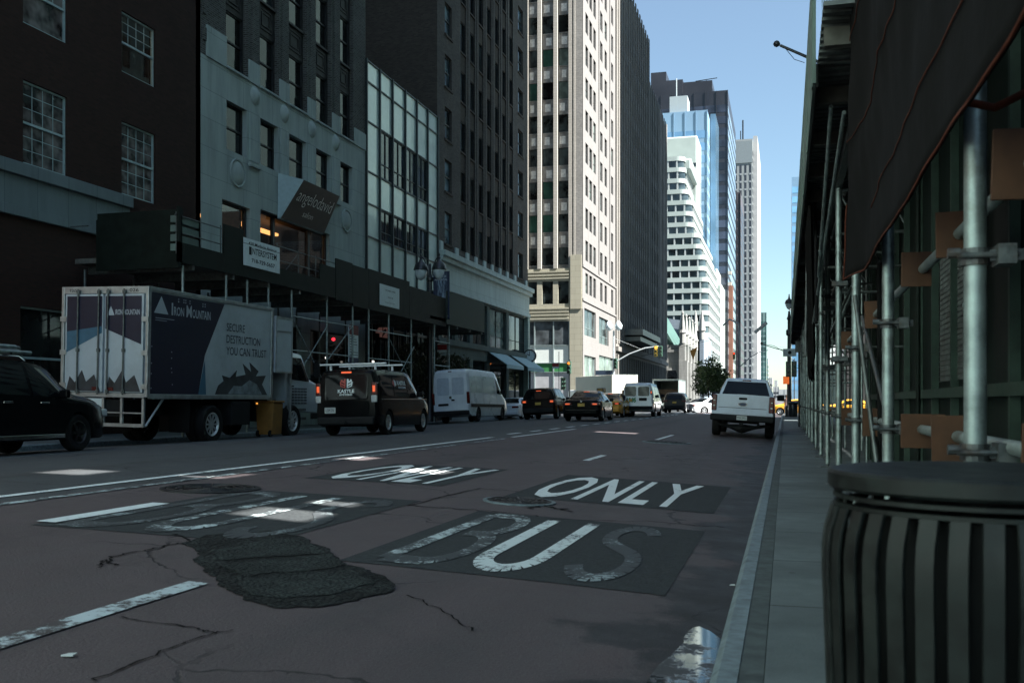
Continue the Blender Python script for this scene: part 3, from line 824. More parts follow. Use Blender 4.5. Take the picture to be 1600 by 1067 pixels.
# ---- D: tall dark brick tower on the corner
def tower_brick():
    y0, y1 = yf(683) + .02, 83.1
    t = thing("brick_tower", "tall dark brown brick tower with narrow windows and a pale cornice over its shops", "building", (XF, 70, 0))
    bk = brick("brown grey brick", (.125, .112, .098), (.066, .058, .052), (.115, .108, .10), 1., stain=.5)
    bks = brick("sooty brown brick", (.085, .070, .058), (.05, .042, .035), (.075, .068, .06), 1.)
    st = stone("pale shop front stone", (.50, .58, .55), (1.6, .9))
    f = FX; top = 62
    zc = 10.9
    fl = [(11.55 + 3.42 * k, 13.65 + 3.42 * k) for k in range(14)]
    ends = [(yf(695), yf(706)), (yf(809.5), yf(817))]
    mid = [(yf(a), yf(a + w)) for a, w in ((719.5, 9), (734.5, 8), (748, 7.5), (761, 7), (773.5, 6.5), (785, 6), (796, 5.5))]
    ops = [(a, c, e, g) for a, c in ends for e, g in fl]
    mops = [(a, c, fl[0][0], top - 3) for a, c in mid]
    m = MB(); f.wall(m, y0, y1, zc, top, ops + mops, .3); m.build("wall", bk, t)
    # flat ribs on the piers between the middle windows
    m = MB()
    for (a, c), (a2, c2) in zip(mid, mid[1:]): f.box(m, c + .3, a2 - .3, zc + .9, top, -.05, 0)
    m.build("pier", bk, t)
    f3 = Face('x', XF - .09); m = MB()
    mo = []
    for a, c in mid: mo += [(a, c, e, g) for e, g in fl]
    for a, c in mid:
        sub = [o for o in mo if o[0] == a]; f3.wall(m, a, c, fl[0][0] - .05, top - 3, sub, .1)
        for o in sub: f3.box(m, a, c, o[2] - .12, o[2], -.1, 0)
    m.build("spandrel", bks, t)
    for a, c in ends:
        for e, g in fl: m = MB(); f.box(m, a - .08, c + .08, e - .14, e, -.08, .2); m.build("sill", bks, t)
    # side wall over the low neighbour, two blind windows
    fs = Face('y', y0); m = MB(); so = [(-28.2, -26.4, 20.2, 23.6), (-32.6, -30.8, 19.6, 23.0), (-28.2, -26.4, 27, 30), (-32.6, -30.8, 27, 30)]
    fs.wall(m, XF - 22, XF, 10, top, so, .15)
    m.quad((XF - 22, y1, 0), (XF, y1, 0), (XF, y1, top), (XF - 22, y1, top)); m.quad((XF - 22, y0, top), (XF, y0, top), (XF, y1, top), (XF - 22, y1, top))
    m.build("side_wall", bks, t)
    r = random.Random(11)
    sky_ = glass("window catching the sky", (.10, .15, .17), blotch=.6)  # sky reflection put into the pane colour
    it = [(f, o, 'sash', sky_ if r.random() < .6 else M_GLASSM, .14) for o in ops] + [(f3, o, 'slim', M_GLASSM if r.random() < .12 else M_GLASS, .04) for o in mo] + [(fs, o, 'sash', M_GLASS, .1) for o in so]
    windows(it, t, 96)
    # stone base: cornice, fascia, mezzanine windows, shops
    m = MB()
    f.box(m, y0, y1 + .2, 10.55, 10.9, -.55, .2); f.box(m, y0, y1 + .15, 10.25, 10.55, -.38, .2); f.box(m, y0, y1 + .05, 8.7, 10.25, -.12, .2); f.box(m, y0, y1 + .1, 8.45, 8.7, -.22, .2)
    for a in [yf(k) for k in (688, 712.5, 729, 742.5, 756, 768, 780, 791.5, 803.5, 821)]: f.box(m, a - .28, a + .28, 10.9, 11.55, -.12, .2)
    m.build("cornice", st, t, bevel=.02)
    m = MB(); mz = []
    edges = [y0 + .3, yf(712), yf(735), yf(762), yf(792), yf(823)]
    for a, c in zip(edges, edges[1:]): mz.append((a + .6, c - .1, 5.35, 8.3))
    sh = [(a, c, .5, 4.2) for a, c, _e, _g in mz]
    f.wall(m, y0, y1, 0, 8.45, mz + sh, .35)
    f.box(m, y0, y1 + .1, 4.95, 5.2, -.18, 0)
    m.build("shop_front", stone("shaded shop stone", (.10, .125, .115), (1.6, .9)), t)  # darker copy of the cornice stone, shade put into the colour
    for o in mz: window(f, o, t, 'cross', M_DKFRAME, M_GLASSM if r.random() < .7 else M_GLASSB, .2)
    for o in sh: window(f, o, t, 'slim', M_DKFRAME, M_GLASS, .2)
    sk = stone("corner pilaster stone", (.36, .45, .41)); MB().box(XF - .3, XF + .16, y1 - .55, y1 + .06, 0, 8.45).build("corner_pilaster", sk, t)
tower_brick()
aw = mat("pale awning canvas", (.33, .45, .47), .8, var=.15)
for k, (pa, pb) in enumerate(((762, 790), (797, 824))):
    a, c = yf(pa), yf(pb)
    t = thing("awning", ("pale blue grey shop awning nearer the white van", "pale blue grey shop awning at the corner below the clock")[k], "awning", (XF, (a + c) / 2, 3.6), group="awnings on the brick tower's shops")
    MB().prism([(XF + .02, 5.0), (XF + 1.5, 4.0), (XF + 1.5, 3.72), (XF + 1.47, 3.72), (XF + 1.47, 3.97), (XF + .02, 4.96)], 'y', a, c).build("canvas", aw, t)
    b = MB()
    for u in (a + .05, c - .05): b.cyl((XF + .02, u, 3.7), (XF + 1.45, u, 3.8), .02)
    b.build("frame", M_PIPED, t)

# ---- E: sunlit white tower over the cross street
YE = yf(910)
def tower_white():
    ye1 = yf(962)
    t = thing("white_tower", "tall white stone office tower with its street side in full sun", "building", (XF, 110, 0))
    st = stone("white glazed brick", (.188, .180, .172), (.8, .3), dirt=.25, jd=.82); bk = brick("grey buff brick", (.28, .265, .24), (.16, .155, .145), (.25, .24, .225), 1.)
    lime = stone("yellow limestone", (.33, .31, .24), (1.3, .62), dirt=.15); spd = mat("dark spandrel", (.20, .195, .18), .5, var=.4, scale=2)
    f = FX; top = 78; r = random.Random(5)
    zs = [(5.2 + 3.62 * k) for k in range(20)]
    cols = []
    for a, w in ((915, 3.8), (921.2, 3.8), (927.4, 3.4), (938, 3.2), (945, 3.0), (955.2, 2.6)): cols.append((yf(a - .25), yf(a + w + .35)))
    ops = [(a, c, z + .7 + 7.4, z + 2.95 + 7.4) for a, c in cols for z in zs if z + 11 < top]
    base = [(yf(913), yf(931), 8.6, 11.6), (yf(936), yf(951), 8.2, 11.4), (yf(913), yf(931), .6, 6.4), (yf(936), yf(959), .6, 6.8)]
    m = MB(); f.wall(m, YE, ye1, 0, top, ops + base, .3)
    for z in (12.3, 16.0): f.box(m, YE, ye1, z, z + .25, -.12, 0)
    for px in (935, 952): f.box(m, yf(px), yf(px + 1.2), 16.3, top, -.12, 0)
    m.build("sunny_wall", st, t)
    # face over the cross street: three bays of wide windows between white piers
    fs = Face('y', YE); X = lambda px: on_y(px, 300, YE)[0]
    bays = [(X(804), X(817)), (X(825), X(839)), (X(847), X(864)), (X(872), X(888.5))]
    w0 = X(888.5)
    wl = X(780)
    zb = 15.9
    rows = [(16.3 + 3.66 * k, 18.25 + 3.66 * k) for k in range(17)]
    wo = [(a, c, e, g) for a, c in bays for e, g in rows if g < top]
    m = MB(); f4 = Face('y', YE + .3)
    for a, c in bays:
        sub = [o for o in wo if o[0] == a]; f4.wall(m, a, c, zb, top, sub, .1)
        for o in sub: f4.box(m, a, c, o[2] - .1, o[2], -.08, 0)
    m.build("spandrel", spd, t)
    m = MB(); pc = mat("painted sun patch", (.62, .61, .57), .7, var=.3, scale=4)  # bright patches of reflected sun, painted as thin panels
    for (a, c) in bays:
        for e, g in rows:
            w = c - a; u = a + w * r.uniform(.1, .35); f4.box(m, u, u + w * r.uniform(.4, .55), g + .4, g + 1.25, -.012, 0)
    m.build("reflected_sun_patch", pc, t)
    m = MB()
    for a, c in ((X(840), X(846)), (X(865), X(871))): fs.box(m, a, c, zb, top, -.1, .35)
    fs.box(m, w0, w0 + .35, zb, top, -.06, .3); fs.box(m, w0 + .55, w0 + .75, zb, top, -.06, .3); fs.box(m, X(817), X(825), zb, top, -.1, .35)
    m.build("pier", stone("pale pier", (.36, .335, .295), (.8, .3), dirt=.2), t)
    m = MB(); fs.box(m, w0 + .35, XF, zb, top, 0, .29); fs.box(m, wl - 30, X(804), zb, top, 0, .3)
    m.box(XF - 40, XF, ye1 - .3, ye1, 0, top); m.box(XF - 40, XF, YE + .3, ye1 - .3, top - .3, top); m.build("side_wall", bk, t)
    lo = [(a, c, 12.0, 14.5) for a, c in bays]
    m = MB(); fs.wall(m, wl - 30, XF, 11.4, zb, lo, .3)
    for z in (14.75, 15.1, 15.45, 11.4 + .02): fs.box(m, wl - 30, X(889), z, z + .16, -.12, 0)
    fs.box(m, X(890), XF, 0, 11.4, -.04, .3); fs.box(m, X(891.5), XF - .1, 11.4, 17.3, -.14, -.02)
    fs.box(m, wl - 30, X(889), 10.1, 11.4, -.02, .3)
    for z in (10.3, 10.7, 11.05): fs.box(m, wl - 30, X(889), z, z + .15, -.12, -.02)
    m.build("stone_base", lime, t)
    it = [(f, o, 'sash', pick(r, 6, 3, 1, 0), .16) for o in ops] + [(f4, o, 'slim', pick(r, 2, 5, 2, 3), .05) for o in wo] + [(fs, o, 'slim', M_GLASSM, .15) for o in lo]
    windows(it, t, 96)
    # bank hall glazing with white and green bands
    gs = glass("bank glass", (.07, .08, .085), blotch=.5); wb = mat("white glass band", (.6, .64, .6), .2, var=.05); gb = mat("green glass band", (.05, .18, .07), .15, var=.1); pinkw = mat("frosted hall glass", (.36, .36, .37), .2, var=.15, scale=1)
    xs = [wl - 12, X(806), X(835), X(864.5), X(889)]
    for m_, a, c in ((gs, 7.45, 10.1), (wb, 5.5, 7.45), (gb, 4.5, 5.5), (pinkw, .2, 4.5)):
        MB().quad(fs.P(xs[0], a, .12), fs.P(xs[-1], a, .12), fs.P(xs[-1], c, .12), fs.P(xs[0], c, .12)).build("glazing", m_, t)
    m = MB()
    for u in xs: fs.box(m, u - .06, u + .06, 0, 10.1, .02, .2)
    for z in (4.5, 5.5, 7.45): 
        for a, c in zip(xs, xs[1:]): fs.box(m, a + .06, c - .06, z - .04, z + .04, .03, .2)
    m.build("glazing_bar", M_ALU, t)
    for o in base: window(f, o, t, 'cross', M_ALU, M_GLASSM if o[2] > 3 else M_GLASSB, .2)
tower_white()

# ---- F: the dark ribbed tower beyond, and its lower part
def ribbed(name, label, p0, p1, top, piers, st_col, seed, z_shop=9.):
    st_col = [k * 1.5 for k in st_col] if seed < 23 else st_col
    ya, yb = yf(p0) + .02, yf(p1)
    t = thing(name, label, "building", (XF, (ya + yb) / 2, 0)); r = random.Random(seed); f = FX
    st = stone(label[:14] + " stone", st_col, (.9, .4), dirt=.5)
    step = (yb - ya) / piers; w = step * .52
    fl = [z_shop + 1.2 + 3.6 * k for k in range(int((top - z_shop - 4) / 3.6))]
    ops = [(ya + step * (k + .5) - w / 2, ya + step * (k + .5) + w / 2, z, z + 2.2) for k in range(piers) for z in fl]
    m = MB(); f.wall(m, ya, yb, 0, top, ops + [(ya + step * (k + .15), ya + step * (k + .85), .5, z_shop - 1.5) for k in range(piers)], .3)
    for k in range(piers + 1): 
        u = min(max(ya + step * k, ya + .4), yb - .4); f.box(m, u - step * .17, u + step * .17, z_shop, top + .6, -.13, 0)
    f.box(m, ya, yb, z_shop - 1.1, z_shop - .5, -.35, 0)
    m.quad((XF - 30, ya, 0), (XF, ya, 0), (XF, ya, top), (XF - 30, ya, top)); m.quad((XF - 30, yb, 0), (XF, yb, 0), (XF, yb, top), (XF - 30, yb, top)); m.quad((XF - 30, ya, top), (XF, ya, top), (XF, yb, top), (XF - 30, yb, top))
    m.mi(1)
    for a, c, e, g in ops: f.box(m, a, c, g + .15, g + 1.25, -.02, 0)
    m.build("wall", [st, mat(label[:12] + " spandrel", [x * .45 for x in st_col], .6)], t)
    windows([(f, o, 'slim', M_GLASSM if r.random() < .3 else M_GLASS, .12) for o in ops], t, 96, with_pane=False)
    m = MB()
    for k in range(piers): m.quad(f.P(ya + step * (k + .15), .5, .3), f.P(ya + step * (k + .85), .5, .3), f.P(ya + step * (k + .85), z_shop - 1.5, .3), f.P(ya + step * (k + .15), z_shop - 1.5, .3))
    m.build("shop_glazing", M_GLASSM, t)
    return t
zF = zf(996, 22); zF2 = zf(1022, 152)
ft = ribbed("ribbed_tower", "tall dark ribbed stone tower next beyond the sunlit white one", 962.3, 1014, zF, 15, (.14, .132, .12), 21)
m = MB(); FX.box(m, yf(975), yf(1006), 10.4, 11.2, -2.6, 0); FX.box(m, yf(976), yf(1005), 9.6, 10.2, -2.2, 0); m.build("canopy", mat("canopy metal", (.1, .12, .12), .4, .5), ft)
ribbed("ribbed_building", "lower dark ribbed building stepping down behind the ribbed tower", 1014.1, 1030, zF2, 6, (.12, .118, .11), 22)
ribbed("sunlit_building", "narrow sunlit cream building standing before the church", 1030.3, 1041.5, zf(1036, 188), 5, (.23, .22, .21), 23)
# ------------------------------------------------------------------ the far avenue
def gothic_church():
    Y0 = 200.
    t = thing("church", "grey white gothic church with pinnacles, lancet windows and a steep green roof", "church", (XF - 4, Y0, 0))
    st = stone("church marble", (.28, .28, .265), (1.4, .7), dirt=.5); dk = mat("lancet glass", (.018, .022, .028), .25, var=.3); rf = mat("verdigris roof", (.05, .10, .085), .6, var=.2)
    X = lambda px, Y=Y0: on_y(px, 300, Y)[0]
    Z = lambda px, py, Y=Y0: on_y(px, py, Y)[1]
    m = MB()
    x0, x1 = X(1042) - 24, X(1066)
    ze, za = Z(1060, 548), Z(1050, 505)
    # chapel body with buttresses along the street
    y1 = 228.
    m.box(x0, x1, Y0, y1, 0, ze)
    for k in range(5):
        y = Y0 + k * (y1 - Y0) / 4
        m.box(x1 - .6, x1 + 1.1, y - .55, y + .55, 0, ze - 2); m.box(x1 - .6, x1 + .6, y - .45, y + .45, ze - 2, ze + 1.5)
    for k, xx in enumerate((x1 - 4.2, x1 - 8.5)):
        m.box(xx - .5, xx + .5, Y0 - 1.1, Y0, 0, ze - 1); m.box(xx - .4, xx + .4, Y0 - .7, Y0 + .2, ze - 1, ze + 2)
    for z in (ze * .36, ze * .68, ze): m.box(x0, x1 + .2, Y0 - .25, Y0, z - .25, z + .2)
    m.box(x0, x1 + .15, Y0 - .12, Y0 + .3, ze + .2, ze + 1.2)
    m.build("wall", st, t)
    pin = MB()
    pts = [(x1 + .1, Y0 + k * (y1 - Y0) / 4, ze + 1.5, 6.5) for k in range(5)] + [(x1 - 4.2, Y0 - .3, ze + 2, 5.5), (x1 - 8.5, Y0 - .3, ze + 2, 5.5)]
    for x, y, z, h in pts:
        p = MB(); p.lathe([(.62, 0), (.62, h * .3), (.8, h * .32), (.5, h * .42), (.18, h * .9), (.3, h * .92), (.0, h)], 8, (x, y, z)); p.build("pinnacle", st, t)
    apex = MB(); yq = (Y0 + y1) / 2
    apex.prism([(x0, ze), (x1 - 1, ze), ((x0 + x1) / 2 + 4, ze + 15)], 'y', Y0 + 1, y1); apex.build("roof", rf, t)
    # pointed lancet openings
    def lancet(xc, z0, w, h, face):
        n = 8; pts = [(-w, 0), (w, 0)] + [(w * math.cos(R(a)) , h - w * 1.4 + w * 1.4 * math.sin(R(a)) * 1.2) for a in range(0, 181, 18)]
        b = MB()
        if face == 'y': b.prism([(xc + u, z0 + v) for u, v in pts], 'y', Y0 - .02, Y0 + .25)
        else: b.prism([(xc + u, z0 + v) for u, v in pts], 'x', x1 - .2, x1 + .05)
        w_ = b.build("lancet_window", dk, t)
    for xc in (x1 - 2, x1 - 6.3): 
        for z0 in (3, ze * .42): lancet(xc, z0, 1.0, ze * .26, 'y')
    for k in range(4): lancet(Y0 + (k + .5) * (y1 - Y0) / 4, 3, 1.2, ze * .65, 'x')
    # the taller shaded transept further along
    tb = MB(); Y2 = 250.; xa, xb = X(1060, Y2) - 10, X(1098, Y2); zt = Z(1080, 506, Y2)
    stb = stone("blue grey church stone", (.20, .24, .28), (1.4, .7), dirt=.3)  # cool shade put into the colour of this church stone copy
    tb.box(xa, xb, Y2, Y2 + 30, 0, zt - 3)
    for px in (1066, 1076, 1087, 1097): tb.box(X(px, Y2) - .5, X(px, Y2) + .5, Y2 - 1, Y2, 0, zt - 4)
    tb.prism([(xa, zt - 3), (xb, zt - 3), (xb - 2.2, zt + .5), (xa + 4, zt + 2)], 'y', Y2 + .5, Y2 + 30)
    tb.build("transept", stb, t)
    for px in (1066, 1087, 1097):
        MB().lathe([(.7, 0), (.7, 2), (.95, 2.2), (.15, 7), (0, 7.4)], 8, (X(px, Y2), Y2 - .4, zt - 4)).build("pinnacle", st, t)
    b = MB()
    for px in (1071, 1081.5, 1092):
        for py in (560, 590, 535): pts = [(-1.0, 0), (1.0, 0), (1.0, 3), (0, 4.6), (-1.0, 3)]; b = MB().prism([(X(px, Y2) + u, Z(px, py, Y2) - 2 + v) for u, v in pts], 'y', Y2 - .05, Y2 + .2); b.build("lancet_window", dk, t)
gothic_church()

def terraced_office():
    Y0 = 300.
    t = thing("terraced_office", "white stepped office block with rounded corners and ribbon windows", "building", (XF - 3, Y0, 0))
    wh = mat("white glazed band", (.30, .345, .32), .5, var=.08, scale=.2, dirt=(.28, .31, .29)); gl = glass("ribbon window glass", (.03, .045, .05), blotch=.6, sc=.2); mu = mat("ribbon mullion", (.32, .35, .34), .5, var=0)
    X = lambda px, Y=Y0: on_y(px, 300, Y)[0]
    Z = lambda py, px=1080: on_y(px, py, Y0)[1]
    prof = [(600, 1107, 0), (440, 1107, 0), (424, 1103, 3), (398, 1097, 5), (380, 1094, 6), (355, 1084, 9), (332, 1082, 12), (305, 1076, 14), (278, 1071, 18), (252, 1070, 22), (240, 1070, 24)]
    def xr(z):
        for (p0, x0, s0), (p1, x1, s1) in zip(prof, prof[1:]):
            a, c = Z(p0), Z(p1)
            if a <= z <= c: return x0 if z < c - 1.7 else x1, s0
        return prof[-1][1], prof[-1][2]
    xl = X(1040) - 14; fh = 3.3
    zz = 2.0; k = 0; band = MB(); depth = 52
    lp = 0
    while zz < Z(243):
        px, sb = xr(zz + fh / 2); xR = X(px); r_ = 2.4
        y0 = Y0
        xs = xR + (0 if True else 0)
        poly = lambda e, q=0: [(xl, y0 + q), (xs - r_ - 0, y0 + q)] + [(xs - r_ + (r_ - q) * math.cos(R(a)), y0 + r_ + (r_ - q) * math.sin(R(a))) for a in range(-75, 1, 15)] + [(xs - q, y0 + depth), (xl, y0 + depth)]
        # every floor is a band of spandrel above a band of windows
        b = MB(); b.prism(poly(0), 'z', zz + 2.0, zz + fh); b.build("spandrel", wh, t)
        b = MB(); b.prism(poly(0, .35), 'z', zz, zz + 2.0); w = 0
        c = b.mi(1); n = int((xs - xl - r_) / 2.6)
        for i in range(n + 1): u = xs - r_ - i * 2.6; c.box(u - .22, u + .22, y0 + .1, y0 + .4, zz, zz + 2.0)
        for i in range(1, 20): u = y0 + r_ + i * 2.5; c.box(xs - .4, xs - .1, u - .2, u + .2, zz, zz + 2.0)
        c.build("ribbon_window", [gl, mu], t)
        zz += fh; k += 1
    # stepped street side: lower wings reach further along and the shaft behind rises higher
    top = MB()
    xT = X(1090, Y0 + 26); top.box(xl, xT, Y0 + 26, Y0 + 60, 40, on_y(1080, 212, Y0 + 26)[1]); top.box(xl, X(1079), Y0 + 3, Y0 + 26, Z(243), Z(262))
    for k, (px, py) in enumerate(((1138, 462), (1132, 440), (1125, 405), (1118, 370), (1110, 335), (1103, 300), (1098, 270))):
        Y_ = Y0 + depth + 40; top.box(xl, on_y(px, py, Y_)[0], Y0 + depth + .3, Y_ + 20 - k, 0 if k == 0 else 30, on_y(px, py, Y_)[1])
    top.build("shaft", wh, t, bevel=.6)
    vw = MB()
    vw.box(X(1045), X(1076), Y0 + 25.9, Y0 + 26, Z(229), Z(229) + 1.2)
    vw.build('slot_window', gl, t); vw = MB()
    for i in range(6): vw.box(xT - .02, xT + .05, Y0 + 34 + i * 3, Y0 + 35 + i * 3, Z(290), Z(245))
    vw.build("slot_window", gl, t)
terraced_office()

def slab_tower(name, label, Y0, px0, px1, py, depth, wall, glassm, floor=4.0, bay=3.2, steps=(), group=None, side=None, ribs=False, mull=None):
    """A far office tower: face towards us between px0 and px1, top at py, with floors of glass between mullions."""
    xa, xb = on_y(px0, 300, Y0)[0], on_y(px1, 300, Y0)[0]
    zt = on_y(px1, py, Y0)[1]
    t = thing(name, label, "building", ((xa + xb) / 2, Y0, 0))
    m = MB(); m.box(xa, xb, Y0, Y0 + depth, 0, zt)
    for p0, p1, q in steps:
        m.box(on_y(p0, 300, Y0)[0], on_y(p1, 300, Y0)[0], Y0 + 1 + .35 * (p1 - p0) / 10, Y0 + depth - 2 - (p1 - p0) / 10, zt + .01 * q / 10, on_y(p0, q, Y0)[1])
    m.build("body", wall, t)
    nb = max(2, int((xb - xa) / bay)); w = (xb - xa) / nb; nf = int((zt - 8) / floor)
    if ribs:
        b = MB()
        for k in range(nb): b.box(xa + w * (k + .28), xa + w * (k + .72), Y0 - .04, Y0, 8, zt - 14)
        b.mi(1)
        for k in range(nb):
            for j in range(nf - 3): b.box(xa + w * (k + .28), xa + w * (k + .72), Y0 - .1, Y0 - .05, 8 + j * floor, 8 + j * floor + floor * .22)
        b.build("window_strip", [glassm, mull or wall], t)
    else:
        b = MB()
        for j in range(nf): b.box(xa + .1, xb - .1, Y0 - .05, Y0, 6 + j * floor, 6 + j * floor + floor * .62)
        b.mi(1)
        for k in range(nb + 1): b.box(xa + w * k - .12, xa + w * k + .12, Y0 - .2, Y0 - .06, 5, zt)
        b.build("curtain_wall", [glassm, mull or wall], t)
    ns = max(2, int(depth / bay)); ws = depth / ns
    b = MB()
    for j in range(nf): b.box(xb, xb + .05, Y0 + .3, Y0 + depth - .3, 6 + j * floor, 6 + j * floor + floor * .6)
    b.build("window_band", side or glassm, t)
    return t, xa, xb, zt
blk = mat("black tower cladding", (.017, .018, .024), .35, var=.3, scale=.06); bg_ = glass("black tower glass", (.03, .035, .05), blotch=.7, sc=.08)
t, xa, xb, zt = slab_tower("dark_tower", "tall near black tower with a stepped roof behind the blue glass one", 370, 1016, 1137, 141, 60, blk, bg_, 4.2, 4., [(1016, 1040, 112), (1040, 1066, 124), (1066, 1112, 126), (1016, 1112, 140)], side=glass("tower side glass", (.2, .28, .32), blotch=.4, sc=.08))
m = MB(); c = on_y(1101, 124, 372)
m.cyl((c[0], 380, c[1]), (c[0], 380, c[1] + 2), .2).cyl((c[0] - 4, 380, c[1] + 2), (c[0] + 4, 380, c[1] + 2.6), .15); m.build("roof_mast", M_BLACK, t)
blue = glass("sky blue curtain glass", (.10, .20, .32), rough=.08, blotch=.22, sc=.05); bluew = mat("blue mullion", (.16, .26, .36), .4, var=.1)
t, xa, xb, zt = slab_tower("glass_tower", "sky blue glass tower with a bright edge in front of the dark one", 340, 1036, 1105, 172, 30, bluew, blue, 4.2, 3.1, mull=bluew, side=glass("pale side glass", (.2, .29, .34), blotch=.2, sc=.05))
x2 = on_y(1118, 300, 352)[0]; z2 = on_y(1118, 178, 352)[1]
m = MB(); m.box(xb + .2, x2, 352, 380, 0, z2); m.build("rear_bay", glass("mid blue glass", (.11, .2, .28), rough=.08, blotch=.3, sc=.06), t)
zr = zt; m = MB(); m.box(xa + 2, xa + 8, 342, 350, zr, zr + 6)
m.cyl((xa + 4, 345, zr), (xa + 4, 345, zr + 13), .2); m.build("plant_room", mat("plant room", (.28, .32, .33), .5), t)
wt = stone("pale granite tower stone", (.24, .26, .26), (3, 4), dirt=.1); wg = mat("dark window slot", (.03, .035, .045), .25, var=.3, scale=.1)
t, xa, xb, zt = slab_tower("striped_tower", "pale granite tower with dark vertical window strips and a bright sunlit edge", 560, 1146, 1176, 217, 70, wt, wg, 4.2, 2.35, ribs=True, mull=mat("strip spandrel", (.24, .26, .27), .5))
m = MB(); m.box(xa + .3, xb - .3, 559.7, 559.95, zt - 13, zt - 1); m.build("crown_screen", mat("crown screen", (.16, .19, .2), .5), t)
x2 = on_y(1183.5, 300, 566)[0]; m = MB(); m.box(xb + .1, x2, 566, 640, 0, zt + 3); m.build("sunlit_edge", stone("sunlit edge stone", (.32, .33, .33), (3, 4), dirt=.05), t)  # sunlit side as its own box, sunlight put into the paler stone
m = MB(); m.cyl((xb - 6, 580, zt), (xb - 6, 580, zt + 16), .4).cyl((xa + 3, 580, zt), (xa + 3, 580, zt + 10), .25); m.build("roof_mast", M_BLACK, t)
brn = mat("brown slab cladding", (.05, .045, .05), .5, var=.3, scale=.1)
slab_tower("brown_slab", "slim dark brown slab in front of the striped tower", 470, 1145, 1157, 300, 40, brn, mat("brown slab glass", (.025, .028, .035), .3), 4., 4.)
rb = brick("red brown brick", (.24, .105, .065), (.17, .075, .05), (.2, .14, .1), .5); 
t, xa, xb, zt = slab_tower("brick_apartments", "red brown brick apartment block with stepped roof and stone bands", 380, 1108, 1139, 430, 40, rb, mat("apartment window", (.05, .055, .06), .3), 3.6, 3.4, [(1114, 1131, 392), (1118, 1128, 381), (1112, 1137, 410)])
m = MB()
for py in (430, 447): z = on_y(1120, py, 380)[1]; m.box(xa, xb + 1, 378.8, 381, z, z + 1.2)
m.build("stone_band", mat("band stone", (.4, .36, .3), .7), t)
m = MB(); x = on_y(1141.5, 500, 378)[0]; m.box(x - .9, x + .9, 377, 379, 0, on_y(1141, 447, 378)[1]); m.build("corner_pier", mat("terracotta pier", (.22, .10, .065), .7), t)
slab_tower("green_tower", "small far green glass tower at the end of the avenue", 900, 1187, 1197.5, 488, 40, mat("green tower wall", (.12, .19, .18), .4), glass("green tower glass", (.07, .14, .13), sc=.05), 4.5, 5)
slab_tower("blue_tower", "narrow blue glass tower peeping past the scaffold on the right", 420, 1237.5, 1275, 275, 40, bluew, glass("deep blue glass", (.14, .30, .46), rough=.1, blotch=.3, sc=.06), 4.0, 3.2)
pal = mat("pale far masonry", (.33, .34, .34), .7, var=.15, scale=.1)
slab_tower("far_block", "tiny pale block on the skyline left of the lamp post", 1100, 1199, 1206, 590, 40, pal, wg, 4, 6)
slab_tower("far_dome_hall", "tiny pale hall with a domed roof on the far skyline", 1150, 1208, 1217, 604, 30, pal, wg, 4, 6, [(1210, 1215, 594)])
slab_tower("far_terrace", "long low pale terrace at the far end of the road", 1050, 1217, 1262, 608, 30, pal, wg, 4, 5)
slab_tower("far_glass_block", "faint blue green block behind the traffic lights at the far end", 980, 1184, 1200, 560, 30, mat("far blue wall", (.25, .32, .34), .5), wg, 4, 5)

# ------------------------------------------------------------------ the near side: buildings behind the scaffold (their shade falls on the street)
dkst = stone("near side masonry", (.42, .58, .54), (1.4, .7))  # pale teal picked so the unseen walls bounce fill light
class FaceL(Face):                     # faces -X
    def P(s, u, z, d=0.): return (s.p + d, u, z)
    def rot(s): return R(-90)
def beam_gap(px, du, dx, X):
    """Opening added to the unseen wall at X through which the sun reaches the road at the photograph's patch of light."""
    x, y = on_road(*px)
    def at(a, b):
        k = (X - (x + a)) / to_sun.x; return y + b + to_sun.y * k, road_z(x) + to_sun.z * k
    (u0, z0), (u1, z1), (uc, _) = at(dx / 2, 0), at(-dx / 2, 0), at(0, 0)
    u0, u1 = uc - du / 2, uc + du / 2
    return (u0 - .12, u1, z0, z1 + .62)
XN = 6.0
GAPS = [beam_gap((440, 803), .62, .8, XN), beam_gap((520, 787), .3, .5, XN), (57.2, 59.4, 5.4, 7.2), beam_gap((120, 737), .7, .8, XN), beam_gap((340, 742), .8, .6, XN), beam_gap((560, 716), .8, .5, XN), beam_gap((680, 738), .6, 1.0, XN), beam_gap((285, 738), .5, .5, XN), beam_gap((1010, 678), .8, 3.4, XN)]  # openings added to the unseen building to throw sun patches on the road
t = thing("near_side_building", "tall masonry building under repair behind the green hoarding and black netting", "building", (XN, 20, 0))
f = FaceL('x', XN)
for g in GAPS: pass
us = sorted({-70., 82., *[k for g in GAPS for k in g[:2]]})
m = MB()
SECT = [(-4, 14.5, 29), (14.5, 24, 47), (24, 47, 55), (47, 77.4, 67)]     # unseen heights stepped to let sun over onto the left fronts
for a, c, h in SECT:
    gs = [g for g in GAPS if g[1] > a and g[0] < c]
    f.wall(m, a, c, 5.2, h, gs, .6); m.box(XN + .61, XN + 9, a, c, h - .6, h); m.box(XN + .61, XN + 9, c - .4, c, 0, h - .61)
m.box(XN + .61, XN + 9, -4, -3.6, 0, 28.3)
m.build("wall", dkst, t)
ms = MB(); so = [(k * 4.6 - 3, k * 4.6 + .6, .5, 4.3) for k in range(17)]; f.wall(ms, -4, 77.4, 0, 5.19, so, .4); ms.build("shop_front", mat("added dark front", (.035, .04, .038), .6, var=.3), t); mg = MB()  # unseen lower front, darkened to keep car side reflections dark
for o in so: mg.quad(f.P(o[0], o[2], .3), f.P(o[1], o[2], .3), f.P(o[1], o[3], .3), f.P(o[0], o[3], .3))
mg.build("shop_glazing", M_GLASS, t)
